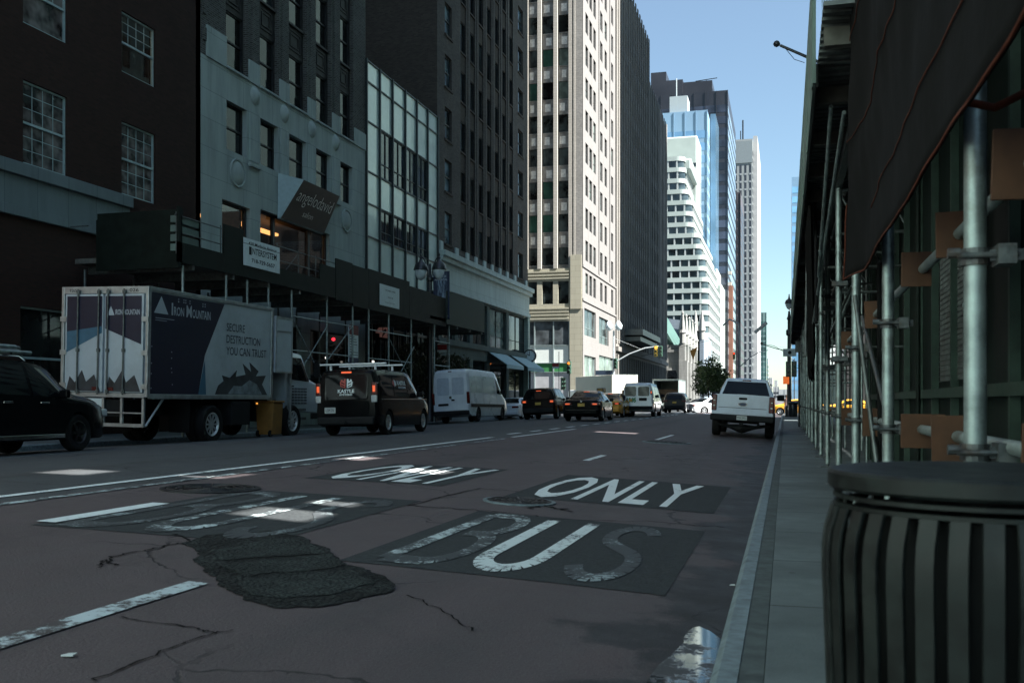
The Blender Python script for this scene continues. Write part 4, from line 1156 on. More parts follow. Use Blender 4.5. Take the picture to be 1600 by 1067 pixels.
fn = FaceL('x', XN - .12); m = MB(); fn.wall(m, -4, 77.4, 5.2, 9.5, GAPS, .06); m.build("dark_screen", mat("dark screen sheet", (.02, .021, .02), .9, var=.4, scale=.8), t)  # screen added out of view, darkens what the car sides reflect
b = MB()
for k in range(44):
    for j in range(15):
        u, z = -3 + k * 3.4, 7 + j * 4.0
        if u > 75 or z + 3 > [h for a, c, h in SECT if u < c][0]: continue
        if any(u - .4 < g[1] and u + 2 > g[0] and z - .4 < g[3] and z + 2.6 > g[2] for g in GAPS): continue
        f.box(b, u, u + 1.6, z, z + 2.3, -.03, .02)
w = b.build("window", M_GLASSM, t); w["kind"] = "stuff"
t = thing("near_side_block", "lower building on the near side past the cross street", "building", (XN, 114, 0))
MB().box(XN, XN + 30, 106, 126, 0, 24).build("wall", brick("near block brick", (.075, .074, .07), (.045, .045, .043), (.06, .06, .058)), t)
b = MB()
for k in range(7):
    for j in range(5): b.box(XN + 2 + k * 4, XN + 4 + k * 4, 105.95, 106, 3 + j * 4, 5.4 + j * 4)
b.build("window_band", M_GLASS, t)
MB().box(XN - .05, XN, 108, 124, 6, 8.5).box(XN - .05, XN, 108, 124, 11, 13.5).box(XN - .05, XN, 108, 124, 16, 18.5).build("window_band", M_GLASSM, t)
t = thing("near_side_slab", "tall slab on the near side shading the ribbed tower", "building", (XN, 150, 0))
MB().box(XN, XN + 30, 126.2, 178, 0, 92).build("wall", dkst, t)
b = MB()
for j in range(20): b.box(XN - .05, XN, 127, 177, 6 + j * 4.2, 8.4 + j * 4.2)
b.build("window_band", M_GLASSM, t)

t = thing("bounce_wall", "unseen pale front added behind the camera to bounce sunlight onto the street", "building", (XF, -20, 0))  # reflector added out of view, throws sunlight back on the street
f = Face('x', XF); m = MB(); ops = [(-102 + k * 3.2, -100.2 + k * 3.2, z, z + 2.2) for k in range(30) for z in range(6, 60, 4)]
f.wall(m, -114, -2.6, 0, 64, ops, .2); m.box(XF - 14, XF - .3, -114, -2.7, 63.5, 63.9); m.build("wall", mat("bounce wall stone", (.47, .60, .56), .8), t); m = MB()
for o in ops: m.quad(f.P(o[0], o[2], .2), f.P(o[1], o[2], .2), f.P(o[1], o[3], .2), f.P(o[0], o[3], .2))
w = m.build("window", M_GLASSM, t); w["kind"] = "stuff"
# ------------------------------------------------------------------ vehicles
def paintm(name, col, rough=.22, coat=.6, var=.08): return mat(name, col, rough, var=var, scale=1.5, coat=coat if max(col) > .05 else .03, spec=.5 if max(col) > .05 else .08, dirt=[c * .75 + (.012 if max(col) > .05 else .001) for c in col])
P_BLACK = paintm("black car paint", (.006, .0065, .007), .16); P_WHITE = paintm("white van paint", (.76, .80, .84), .3); P_PICK = paintm("silver white truck paint", (.58, .66, .76), .28)
P_TAXI = paintm("taxi yellow", (.78, .36, .03)); P_DARK = paintm("dark grey car paint", (.018, .020, .024), .2); P_TRIM = mat("black plastic trim", (.016, .017, .018), .55, var=.2)
P_GLASS = glass("car glass", (.006, .008, .009), .03, 0., .25, blotch=.3, sc=1.)
P_RIM = mat("alloy rim", (.55, .57, .58), .35, .6, var=.1); P_RIMD = mat("dark rim", (.03, .03, .03), .35, .7, var=.1); P_CHROME = mat("chrome", (.6, .62, .63), .12, 1., var=0)
P_RED = mat("tail lamp red", (.085, .005, .005), .2, var=0, coat=.3); P_LIT = mat("lit brake lamp", (.7, .05, .02), .2, var=0, emit=(1, .16, .05, .12)); P_AMB = mat("amber marker lamp", (.8, .3, .05), .2, var=0, emit=(1, .38, .06, .15))
P_CLEAR = mat("lamp lens", (.5, .52, .52), .1, var=0, coat=1.); P_PLATE = mat("number plate", (.50, .52, .50), .5, var=.05); P_PLATEY = mat("yellow number plate", (.62, .40, .08), .5, var=.05)
def mono(pts, y):
    """Monotone cubic through control points."""
    if y <= pts[0][0]: return pts[0][1]
    if y >= pts[-1][0]: return pts[-1][1]
    n = len(pts); d = [(pts[i + 1][1] - pts[i][1]) / (pts[i + 1][0] - pts[i][0]) for i in range(n - 1)]
    i = max(k for k in range(n - 1) if pts[k][0] <= y)
    def tan(k):
        if k == 0: return d[0]
        if k == n - 1: return d[-1]
        return 0 if d[k - 1] * d[k] <= 0 else 2 * d[k - 1] * d[k] / (d[k - 1] + d[k])
    h = pts[i + 1][0] - pts[i][0]; t = (y - pts[i][0]) / h
    return (pts[i][1] * (1 + 2 * t) * (1 - t) ** 2 + h * tan(i) * t * (1 - t) ** 2 + pts[i + 1][1] * t * t * (3 - 2 * t) + h * tan(i + 1) * t * t * (t - 1))
class Shell:
    """A car body lofted along its length. All curves are [(y, value)] with y = 0 at the rear bumper and +y forward; z = 0 on the road."""
    def __init__(s, top, belt, bot, wid, wtop, rake=0., rake0=1.):
        s.top, s.belt, s.bot, s.wid, s.wtop, s.rake, s.rake0 = top, belt, bot, wid, wtop, rake, rake0
        s.L = top[-1][0]
    def sect(s, y):
        T, b, w = mono(s.top, y), mono(s.bot, y), mono(s.wid, y); B = min(mono(s.belt, y), T - .05); wt = mono(s.wtop, y)
        k = min(1, (T - B) / .35); wt = w * .93 * (1 - k) + wt * k; e = .05 + .05 * k
        return T, B, b, w, wt, e
    def sx(s, y, z):
        y0 = y
        for _ in range(2): y0 = y - s.shear(y0, z)
        T, B, b, w, wt, e = s.sect(y0)
        t = (z - B) / max(.01, T - e - B); bul = .03 * 4 * max(0, min(1, t)) * (1 - max(0, min(1, t)))
        if z >= B: return w * .97 + (wt - w * .97) * min(1, t) + bul
        zm = b + (B - b) * .5
        return w - (w * .03 * (z - zm) / max(.01, B - zm) if z > zm else w * .04 * ((zm - z) / (zm - b)) ** 2)
    def shear(s, y, z): return s.rake * max(0, z - s.rake0) * max(0, 1 - y / 1.2)
    def ring(s, y):
        T, B, b, w, wt, e = s.sect(y); zs = [b + (B - b) * k for k in (.0, .12, .3, .5, .7, .88, 1.)]
        r = [(0, b), (w * .8, b)] + [(w * .96 if i == 0 else w - (w * .03 * ((z - (b + (B - b) * .5)) / ((B - b) * .5)) if z > b + (B - b) * .5 else w * .04 * ((b + (B - b) * .5 - z) / ((B - b) * .5)) ** 2), z) for i, z in enumerate(zs)]
        for t in (.25, .5, .75, 1.): r.append((w * .97 + (wt - w * .97) * t + .03 * 4 * t * (1 - t), B + (T - e - B) * t))
        r += [(wt - .025, T - e * .45), (wt - .08, T - e * .12), (wt * .6, T), (0, T + .012)]
        return r
    def body(s, name, paint, parent, wheels=(), rw=.36, cut=True):
        ys = sorted({round(s.L * k / 56, 4) for k in range(57)} | {p[0] for c in (s.top, s.belt, s.wid) for p in c})
        m = MB(); R_ = []
        for y in ys:
            r = s.ring(y); full = r + [(-x, z) for x, z in r[-2:0:-1]]
            R_.append([(x, y + s.shear(y, z), z) for x, z in full])
        n = len(R_[0]); m.add([p for r in R_ for p in r], [(j * n + k, j * n + (k + 1) % n, (j + 1) * n + (k + 1) % n, (j + 1) * n + k) for j in range(len(R_) - 1) for k in range(n)] + [tuple(range(n))[::-1], tuple(range((len(R_) - 1) * n, len(R_) * n))])
        me = m.mesh(name, [paint, M_BLACK], 32)
        o = link(name, me, parent, False)
        if wheels:
            c = MB().mi(0)
            for y in wheels:
                for sx in (-1, 1):
                    w = mono(s.wid, y); c.cyl((sx * (w - .34), y, rw * .98), (sx * (w + .2), y, rw * .98), rw * 1.13, n=28)
            co = link("cutter", c.mesh("cutter", [M_BLACK]), parent, False); 
            co.data.materials.clear(); co.data.materials.append(M_BLACK)
            bo = o.modifiers.new("b", 'BOOLEAN'); bo.object = co; bo.operation = 'DIFFERENCE'; bo.solver = 'EXACT'
            bpy.context.view_layer.update()
            e = bpy.data.meshes.new_from_object(o.evaluated_get(bpy.context.evaluated_depsgraph_get()))
            o.modifiers.clear(); o.data = e
            # carry faces of the wheel wells to black
            for p in e.polygons:
                cx, cy, cz = p.center
                for y in wheels:
                    if abs(math.hypot(cy - y, cz - rw * .98) - rw * 1.13) < .012 and abs(p.normal.x) < .3 or (math.hypot(cy - y, cz - rw * .98) < rw * 1.13 and abs(cx) < mono(s.wid, y) - .3): p.material_index = len(e.materials) - 1 if len(e.materials) > 1 else 0
            e.set_sharp_from_angle(angle=R(32))
            bpy.data.objects.remove(co)
        return o
    def side_poly(s, name, poly, m, parent, off=.006, mirror=True, n=5, both=None):
        for sg in ((1, -1) if mirror else (1,)):
            b = MB()
            # a strip mesh between the lower and upper outline follows the curved side
            lo, hi = poly
            K = n * 2
            def samp(pl, t):
                L = [0]
                for a, c in zip(pl, pl[1:]): L.append(L[-1] + math.hypot(c[0] - a[0], c[1] - a[1]))
                q = t * L[-1]; i = max(k for k in range(len(pl) - 1) if L[k] <= q + 1e-9); f = (q - L[i]) / max(1e-9, L[i + 1] - L[i])
                return pl[i][0] + (pl[i + 1][0] - pl[i][0]) * f, pl[i][1] + (pl[i + 1][1] - pl[i][1]) * f
            vs = []
            for i in range(K + 1):
                a, c = samp(lo, i / K), samp(hi, i / K)
                for j in range(5):
                    y, z = a[0] + (c[0] - a[0]) * j / 4, a[1] + (c[1] - a[1]) * j / 4
                    vs.append((sg * (s.sx(y, z) + off), y, z))
            b.add(vs, [(i * 5 + j, i * 5 + j + 1, (i + 1) * 5 + j + 1, (i + 1) * 5 + j) for i in range(K) for j in range(4)])
            b.build(name, m, parent, smooth=40, world=False)
    def top_poly(s, name, y0, y1, f0, f1, m, parent, off=.012):
        """A windscreen or rear screen lying on the sloping top."""
        b = MB(); vs = []; K = 8
        for i in range(K + 1):
            y = y0 + (y1 - y0) * i / K; T, B, bb, w, wt, e = s.sect(y); f = f0 + (f1 - f0) * i / K
            for j in range(9):
                t = -1 + 2 * j / 8; x = t * wt * f; z = T + .012 - (.012 + 0) * min(1, abs(x) / (wt * .6)) - (0 if abs(x) < wt * .6 else (abs(x) - wt * .6) / (wt - .08 - wt * .6) * e * .12) + off
                vs.append((x, y, z))
        b.add(vs, [(i * 9 + j, i * 9 + j + 1, (i + 1) * 9 + j + 1, (i + 1) * 9 + j) for i in range(K) for j in range(8)])
        return b.build(name, m, parent, smooth=60, world=False)
    def rear_poly(s, name, pts, m, parent, off=.006, th=.004):
        """A flat piece on the upright tail."""
        b = MB(); v0 = [(x, s.shear(0, z) - off, z) for x, z in pts]; v1 = [(x, s.shear(0, z) - off + th, z) for x, z in pts]; n = len(pts)
        b.add(v0 + v1, [tuple(range(n))[::-1], tuple(range(n, 2 * n))] + [(k, (k + 1) % n, n + (k + 1) % n, n + k) for k in range(n)])
        return b.build(name, m, parent, world=False)
def rr(x0, x1, z0, z1, r=.05, n=4):
    """Rounded rectangle outline."""
    p = []
    for cx, cz, a0 in ((x1 - r, z0 + r, -90), (x1 - r, z1 - r, 0), (x0 + r, z1 - r, 90), (x0 + r, z0 + r, 180)):
        p += [(cx + r * math.cos(R(a0 + 90 * k / n)), cz + r * math.sin(R(a0 + 90 * k / n))) for k in range(n + 1)]
    return p
def rear_text(sh, name, body, x0, x1, z0, z1, m, parent, off=.012, bold=.0, sx=1):
    tm = text_mb(body, x1 - x0, z1 - z0, bold); tm.v = [(x0 + x, sh.shear(0, z0 + y) - off, z0 + y) for x, y, z in tm.v]
    return tm.build(name, m, parent, world=False)
def side_text(sh, name, body, y0, y1, z0, z1, m, parent, off=.012, bold=0.):
    """Lettering on the right flank, read from outside (rear to front)."""
    tm = text_mb(body, y1 - y0, z1 - z0, bold); tm.v = [(sh.sx(y0 + x, z0 + y) + off, y0 + x, z0 + y) for x, y, z in tm.v]
    return tm.build(name, m, parent, world=False)
_wheel = {}
def wheel(parent, x, y, r, w, rim=P_RIM, spokes=5, hub=.62):
    key = (r, w, rim.name, spokes)
    if key not in _wheel:
        h = w / 2
        t = MB().lathe([(r * hub, -h * .8), (r * .78, -h), (r * .93, -h * .95), (r, -h * .6), (r, h * .6), (r * .93, h * .95), (r * .78, h), (r * hub, h * .8), (r * hub, -h * .8)], 32, axis='x')
        d = MB().lathe([(r * hub * 1.01, h * .82), (r * hub * .95, h * .86), (r * hub * .88, h * .7), (r * hub * .84, h * .5)], 28, axis='x', cap=False); d.mi(1).lathe([(r * hub * .84, h * .5), (r * .4, h * .2), (0, h * .2)], 28, axis='x', cap=False); d.mi(0)
        d.lathe([(r * .17, h * .3), (r * .16, h * .72), (0, h * .76)], 12, axis='x', cap=False)
        for k in range(spokes):
            a = 2 * math.pi * k / spokes; c = (h * .6, math.cos(a) * r * .38, math.sin(a) * r * .38)
            d.obox(c, (h * .22, r * .52, r * (.16 if spokes < 8 else .08)), Matrix.Rotation(a, 3, 'X'))
        _wheel[key] = (t.mesh("wheel", M_RUB, 40), d.mesh("rim", [rim, P_RIMD], 30))
    a, b = _wheel[key]
    o = bpy.data.objects.new("wheel", a); COL.objects.link(o); o.parent = parent; o.location = (x, y, r)
    if x < 0: o.rotation_euler = (0, 0, math.pi)
    q = bpy.data.objects.new("rim", b); COL.objects.link(q); q.parent = o
    return o
def four(parent, w, y0, y1, r=.35, tw=.23, rim=P_RIM, spokes=5):
    for y in (y0, y1):
        for sx in (-1, 1): wheel(parent, sx * (w - tw / 2 - .02), y, r, tw, rim, spokes)
def boxpart(name, parent, m, *boxes, bevel=0):
    b = MB()
    for q in boxes: b.box(*q)
    return b.build(name, m, parent, world=False, bevel=bevel)
def lamp(t, x0, x1, y0, y1, z0, z1, lit):
    o = MB().box(x0, x1, y0, y1, z0, z1).build("tail_lamp", P_RED, t, world=False, bevel=.03)
    if lit is P_LIT:
        a, c = x0 + (x1 - x0) * .22, x0 + (x1 - x0) * .72
        MB().box(a, c, y0 - .006, y0 + .02, z0 + (z1 - z0) * .25, z0 + (z1 - z0) * .75).build("lit_bulb", lit, o, world=False, bevel=.01)
def mirror_(parent, x, y, z, m=P_TRIM, s=1.):
    for sg in (1, -1):
        MB().box(sg * x, sg * (x + .2 * s), y - .05, y + .06, z - .07 * s, z + .09 * s).build("wing_mirror", m, parent, world=False, bevel=.03)
def put(name, label, cat, x, y, rot=0., z=None):
    """Rear centre of the vehicle at x, y on the cambered road, leaning with the camber."""
    z = road_z(x) if z is None else z
    t = thing(name, label, cat, (x, y, z), rot)
    t.rotation_euler = (0, math.atan((road_z(x - .8) - road_z(x + .8)) / 1.6) if z else 0, rot)
    return t

# ---- black sport utility car at the far left
def suv_car(name, label, x, y, rot=0, L=4.75, h=1.76, w=.95, paint=P_BLACK, lit=P_RED, plate=P_PLATE, rails=True, rim=P_RIM, wr=.37, glassy=.30):
    t = put(name, label, "car", x, y, rot)
    s = Shell([(0, h - .16), (.25, h - .05), (1.0, h), (2.3, h - .02), (2.9, h - .10), (3.75, 1.14), (4.3, 1.06), (L - .1, .88), (L, .7)],
              [(0, 1.08), (2.8, 1.03), (3.75, .98), (L, .8)], [(0, .42), (.5, .26), (L - .5, .24), (L, .34)],
              [(0, w * .88), (.12, w * .96), (.5, w), (3.9, w), (L - .35, w * .9), (L, w * .66)], [(0, w * .72), (.4, w * .77), (2.6, w * .77), (3.8, w * .72), (L, w * .6)], rake=.42, rake0=1.02)
    yw = (.85, .85 + 2.78)
    s.body("body", paint, t, yw, wr)
    g = glassy
    s.side_poly("side_window", ([(.62, 1.16), (1.5, 1.12)], [(.88, h - .17), (1.5, h - .11)]), P_GLASS, t)
    s.side_poly("side_window", ([(1.56, 1.12), (2.32, 1.10)], [(1.56, h - .11), (2.32, h - .12)]), P_GLASS, t)
    s.side_poly("side_window", ([(2.40, 1.10), (3.52, 1.06)], [(2.40, h - .12), (2.86, h - .19)]), P_GLASS, t)
    s.rear_poly("rear_window", rr(-w * .66, w * .66, 1.12, h - .22, .08), P_GLASS, t)
    s.top_poly("windscreen", 2.98, 3.68, .9, .95, P_GLASS, t)
    boxpart("rear_bumper", t, P_TRIM, (-w * .86, w * .86, -.07, .12, .36, .62), bevel=.05)
    for sg in (1, -1):
        lamp(t, sg * w * .62, sg * w * .985, -.02, .22, .88, 1.08, lit)
        MB().box(sg * w * .58, sg * w * .82, L - .3, L - .05, .68, .84).build("headlamp", P_CLEAR, t, world=False, bevel=.03)
        MB().box(sg * w * .99, sg * (w * .99 + .03), 1.62, 1.84, .95, .99).box(sg * w * .99, sg * (w * .99 + .03), 2.55, 2.77, .94, .98).build("door_handle", P_CHROME if rails else paint, t, world=False, bevel=.01)
        MB().box(sg * w * .98, sg * (w * 1.0), 1.25, 3.2, .28, .36).build("side_step", P_CHROME if rails else P_TRIM, t, world=False, bevel=.01)
    if plate: s.rear_poly("number_plate", rr(-.16, .16, .80, .94, .02), plate, t, .02)
    if lit is P_LIT: boxpart("high_brake_lamp", t, lit, (-.14, .14, s.shear(0, h - .16) - .01, s.shear(0, h - .16) + .05, h - .185, h - .15))
    mirror_(t, w * .97, 3.12, 1.12, paint)
    if rails:
        for sg in (1, -1):
            MB().path([(sg * w * .64, .5, h - .02), (sg * w * .64, .6, h + .06), (sg * w * .64, 2.4, h + .05), (sg * w * .64, 2.55, h - .03)], .02).build("roof_rail", P_CHROME, t, world=False, smooth=40)
    four(t, w, *yw, wr, .24, rim, 6)
    return t, s, h, w
bs, sh, h, w = suv_car("sport_utility_car", "black sport utility car with loaded roof bars at the left edge behind the truck", -14.5, 13.25, 0, h=1.80, rim=P_RIMD)
b = MB()
for y in (1.0, 2.1): b.box(-.72, .72, y - .03, y + .03, 1.86, 1.91)
b.build("roof_bar", P_TRIM, bs, world=False)
t = thing("conduit_bundle", "bundle of pipes tied on the roof of the black sport utility car", "pipes", (-14.4, 13.5, road_z(-14.5) + 1.93))
for k, (dx, dz, r_) in enumerate(((-.3, .03, .045), (-.18, .05, .06), (0, .03, .04), (.12, .05, .055), (.3, .03, .04), (-.08, .13, .05), (.05, .14, .05))):
    MB().cyl((dx, -.4, dz), (dx, 2.5 + .12 * (k % 3), dz), r_, n=12).build("pipe", M_PIPED if k % 2 else M_PIPE, t, world=False, smooth=40)

# ---- the paper shredding lorry
def box_truck():
    t = put("box_truck", "white and navy box truck with mountain logo and slogan on its side", "truck", -15.83, 20.45, 0, .14)
    t.rotation_euler = (0, R(1.2), R(-.6))
    hw, z0, z1, LB = 1.2, 1.22, 3.80, 5.75
    wh = mat("truck box white", (.46, .51, .54), .4, var=.1, scale=1, dirt=(.3, .33, .34)); alu = mat("truck aluminium edge", (.42, .46, .46), .35, .7, var=.2, scale=4)
    navy = mat("navy decal", (.011, .014, .034), .35, var=.1); bl = mat("sky blue decal", (.05, .14, .21), .35, var=.1); gry = mat("pale lettering", (.42, .46, .50), .4, var=0); dkl = mat("slate lettering", (.055, .07, .085), .4, var=0); pw = mat("paper shreds print", (.03, .035, .04), .45, var=.7, scale=3); pwl = mat("paper shreds print light", (.2, .23, .25), .45, var=.5, scale=4)
    boxpart("box", t, wh, (-hw, hw, .06, LB, z0, z1), bevel=.01)
    b = MB()
    for sx in (-1, 1):
        b.box(sx * (hw - .05), sx * (hw + .03), 0, .11, z0 - .02, z1 + .03); b.box(sx * (hw - .04), sx * (hw + .03), .11, LB, z1 - .06, z1 + .035); b.box(sx * (hw - .04), sx * (hw + .03), .11, LB, z0 - .06, z0 + .05); b.box(sx * (hw - .05), sx * (hw + .03), LB, LB + .1, z0 - .02, z1 + .03)
    b.box(-hw + .05, hw - .05, 0, .08, z1 - .14, z1 + .03); b.box(-hw + .05, hw - .05, 0, .08, z0 - .04, z0 + .06)
    b.build("edge_rail", alu, t, world=False, bevel=.008)
    # side artwork: navy field with a slanted edge, pale blue wedge, mountain sign and slogans
    X = hw + .006
    S_ = lambda name, pts, m, k=0: MB().prism(pts, 'x', X + .004 * k - .006, X + .004 * k).build(name, m, t, world=False)
    S_("navy_panel", [(.14, z0 + .06), (2.13, z0 + .06), (2.40, 2.30), (3.28, z1 - .09), (.14, z1 - .09)], navy)
    S_("blue_wedge", [(2.13, z0 + .06), (2.48, z0 + .06), (2.40, 2.15)], bl, 1)
    S_("paper_print", [(2.9, z0 + .07), (3.05, 1.53), (3.3, 1.65), (3.22, 1.80), (3.6, 1.74), (3.95, 1.96), (3.9, 1.78), (4.4, 1.85), (4.25, 2.15), (4.7, 1.93), (4.6, 2.20), (5.1, 1.96), (4.95, 1.82), (5.5, 1.85), (5.3, 1.59), (5.6, z0 + .07)], pw, 1)
    S_("paper_print", [(3.5, z0 + .08), (3.8, 1.53), (4.2, 1.52), (4.6, 1.70), (5.0, 1.59), (5.3, z0 + .08)], pwl, 2)
    S_("logo_triangle", [(.24, 3.22), (.80, 3.22), (.52, 3.64)], gry, 1)
    def stext(name, body, y0, y1, a, c, m, bold=0.): tm = text_mb(body, y1 - y0, c - a, bold); tm.v = [(X + .004, y0 + x, a + y) for x, y, _ in tm.v]; tm.build(name, m, t, world=False)
    stext("lettering", "I", .93, .99, 3.22, 3.52, gry, .03); stext("lettering", "RON", 1.03, 1.45, 3.22, 3.44, gry, .015); stext("lettering", "M", 1.55, 1.78, 3.22, 3.52, gry, .015); stext("lettering", "OUNTAIN", 1.81, 2.62, 3.22, 3.44, gry, .015)
    stext("lettering", "SECURE", 3.4, 4.32, 3.0, 3.22, dkl, .005); stext("lettering", "DESTRUCTION", 3.4, 5.15, 2.68, 2.90, dkl, .005); stext("lettering", "YOU CAN TRUST", 3.4, 5.5, 2.36, 2.58, dkl, .005)
    b = MB().box(X - .002, X + .003, .3, 1.05, 3.1, 3.115).box(X - .002, X + .003, .3, .75, 3.05, 3.062)
    for y, z in ((1.2, 3.62), (1.2, 3.56), (1.42, 3.62), (1.42, 3.56), (1.5, 3.62), (1.5, 3.56), (1.68, 3.62), (1.68, 3.56), (2.25, 3.6), (2.25, 3.54), (2.35, 3.6), (2.35, 3.54), (.95, 2.3), (.95, 2.15), (.95, 1.9), (.97, 1.8), (1.0, 1.5), (.16, 2.4), (.16, 2.0), (.16, 1.75), (.16, 1.4)): b.box(X - .002, X + .003, y, y + .035, z, z + .03)
    b.build("sticker_residue", gry, t, world=False)
    # rear doors
    for sx in (-1, 1):
        x0, x1 = (.03, 1.10) if sx > 0 else (-1.10, -.03)
        d = boxpart("rear_door", t, wh, (x0, x1, -.012, .055, z0 + .08, z1 - .15), bevel=.008)
        f = lambda name, pts, m, k=0: MB().prism(pts, 'y', -.02 - .004 * k, -.013 - .004 * k).build(name, m, d, world=False)
        zt, zb = z1 - .2, z0 + .1
        if sx < 0: f("navy_panel", [(x0 + .05, zt), (x1 - .02, zt), (x1 - .02, 2.88), (x0 + .05, 2.75)], navy); f("blue_panel", [(x0 + .05, 2.75), (x1 - .02, 2.88), (x1 - .02, 2.72), (x0 + .05, 2.25)], bl)
        else:
            f("navy_panel", [(x0 + .02, zt), (x1 - .05, zt), (x1 - .05, 2.45), (x0 + .02, 2.82)], navy)
            f("logo_triangle", [(.1, 3.14), (.3, 3.14), (.2, 3.36)], gry, 1)
            tm = text_mb("IRON MOUNTAIN", .68, .13, .018); tm.v = [(.33 + x, -.028, 3.15 + y) for x, y, _ in tm.v]; tm.build("lettering", gry, d, world=False)
        f("paper_print", [(x0 + .05, zb), (x0 + .15, zb + .35), (x0 + .3, zb + .2), (x0 + .5, zb + .5), (x0 + .62, zb + .22), (x0 + .85, zb + .4), (x1 - .05, zb)], pw)
        for xr in ((x0 + .38, x1 - .1) if sx < 0 else (x0 + .1, x0 + .55)):
            b = MB().cyl((xr, -.05, z0 + .02), (xr, -.05, z1 - .03), .02, n=8)
            for z in (z0 + .1, 2.3, z1 - .1): b.box(xr - .04, xr + .04, -.06, -.012, z - .04, z + .04)
            b.build("lock_rod", M_PIPED, d, world=False, smooth=40)
        for z in (1.45, 2.25, 3.05): MB().box(sx * 1.06, sx * 1.24, -.03, .0, z - .06, z + .06).build("hinge", alu, d, world=False)
        MB().box(sx * .12, sx * .3, -.03, -.012, z0 + .12, z0 + .2).build("reflector", P_RED, d, world=False)
    for x0 in (-1.0, .7):
        tm = text_mb("92653" if x0 < 0 else "026", .25, .08, .01); tm.v = [(x0 + x, -.004, z1 - .10 + y) for x, y, _ in tm.v]; tm.build("fleet_number", M_BLK, t, world=False)
    # chassis, tail frame, mudguards, tank, stowage and lifting hood
    boxpart("chassis", t, P_TRIM, (-.45, .45, .1, 8.3, .72, 1.12), (-hw + .1, hw - .1, 5.9, 6.3, .5, 1.15))
    b = MB()
    for x in (-1.1, -.55, -.02, .5, 1.1): b.box(x - .03, x + .03, .02, .08, .48, z0 - .05)
    b.box(-1.13, 1.13, .0, .08, .48, .56); b.box(-.5, 1.1, .02, .07, .80, .83)
    b.cyl((1.12, .1, .5), (1.14, .75, z0 - .06), .03)
    b.build("tail_frame", alu, t, world=False)
    boxpart("tail_step_plate", t, M_SIGNW, (-.5, -.05, .03, .06, .56, 1.15)); boxpart("mud_flap", t, M_BLACK, (.55, 1.15, 1.85, 1.88, .3, 1.15)); boxpart("mud_flap", t, M_BLACK, (-1.15, -.55, 1.85, 1.88, .3, 1.15))
    for x in (-.98, .98): 
        for dx in (-.15, .15): wheel(t, x + dx, 2.75, .50, .28, P_RIM, 10)
        wheel(t, x * 1.04, 7.3, .50, .29, P_RIM, 10)
    boxpart("tool_box", t, P_TRIM, (.72, hw, 3.75, 4.7, .45, 1.1), bevel=.02); boxpart("marker_lamp", t, P_AMB, (X - .01, X + .02, 5.0, 5.06, z0 - .2, z0 - .15))
    # shredder compartment with its hood raised at the front of the box
    boxpart("compartment", t, wh, (-hw, hw - .3, 5.86, 6.95, 2.2, 3.62)); cd = boxpart("compartment_door", t, wh, (hw - .02, hw + .06, 5.95, 6.95, 1.95, 3.62), bevel=.02)
    b = MB().box(hw + .06, hw + .075, 5.95, 6.0, 1.95, 3.62).box(hw + .06, hw + .075, 6.9, 6.95, 1.95, 3.62).box(hw + .06, hw + .075, 6.0, 6.9, 3.56, 3.62).box(hw + .06, hw + .075, 6.0, 6.9, 1.95, 2.0).box(hw + .06, hw + .08, 6.05, 6.85, 3.18, 3.21)
    b.build("door_frame", alu, cd, world=False); boxpart("frame_post", t, alu, (hw - .1, hw, 6.98, 7.06, .6, 3.6), (hw - .15, hw - .02, 5.88, 5.96, 1.0, 2.0)); boxpart("recess", t, M_BLACK, (-.8, .6, 5.9, 6.9, 1.0, 2.2))
    # cab
    cab = Shell([(0, 2.45), (.3, 2.55), (1.2, 2.5), (1.75, 1.75), (2.2, 1.62), (2.95, 1.5), (3.1, 1.2)], [(0, 1.62), (1.7, 1.55), (3.1, 1.3)], [(0, .75), (3.1, .6)], [(0, 1.02), (1.6, 1.05), (2.9, .95), (3.1, .8)], [(0, .92), (1.2, .90), (3.1, .7)])
    cwh = paintm("truck cab white", (.42, .47, .52), .35)
    e = thing("x", "x", "x"); bpy.data.objects.remove(e)
    o = cab.body("cab", cwh, t); o.location = (0, 7.0, .1)
    for nm, lo, hi in (("cab_window", [(.35, 1.68), (1.55, 1.62)], [(.35, 2.36), (1.15, 2.36)]),): cab.side_poly(nm, (lo, hi), P_GLASS, o)
    cab.top_poly("windscreen", 1.22, 1.72, .88, .92, P_GLASS, o)
    boxpart("door_handle", o, P_TRIM, (1.04, 1.07, .3, .46, 1.45, 1.49)); boxpart("cab_step", o, M_PIPED, (.85, 1.06, .4, 1.3, .42, .5), (.85, 1.05, .4, 1.3, .7, .78))
    tm = text_mb("SHREDDING\nON SITE\nUSDOT 148", .95, .5); tm.v = [(cab.sx(.4 + x, .95 + y) + .01, .4 + x, .92 + y) for x, y, _ in tm.v]
    b = MB()
    for k in range(6):
        for j in range(5): b.box(1.045, 1.06, .38 + j * .2, .38 + j * .2 + .14, .92 + k * .09, .97 + k * .09)
    b.build("door_marking", dkl, o, world=False)
    b = MB()
    for sx in (-1, 1): b.path([(sx * 1.0, 1.5, 1.7), (sx * 1.3, 1.55, 1.75), (sx * 1.3, 1.55, 2.3), (sx * 1.0, 1.35, 2.35)], .018); b.box(sx * 1.2, sx * 1.38, 1.5, 1.6, 1.78, 2.25)
    b.build("wing_mirror", P_TRIM, o, world=False)
    yb = mat("yellow brown bin plastic", (.26, .125, .03), .6, var=.15)
    q = thing("wheelie_bin", "yellow brown wheelie bin at the shredder of the box truck", "bin", (-14.75, 26.55, .18))
    b = MB(); b.prism([(-.24, .06), (.24, .06), (.3, 1.0), (-.3, 1.0)], 'y', -.3, .3); b.build("bucket", yb, q, world=False, bevel=.03); boxpart("lid", q, yb, (-.33, .33, -.34, .34, 1.0, 1.06), bevel=.02)
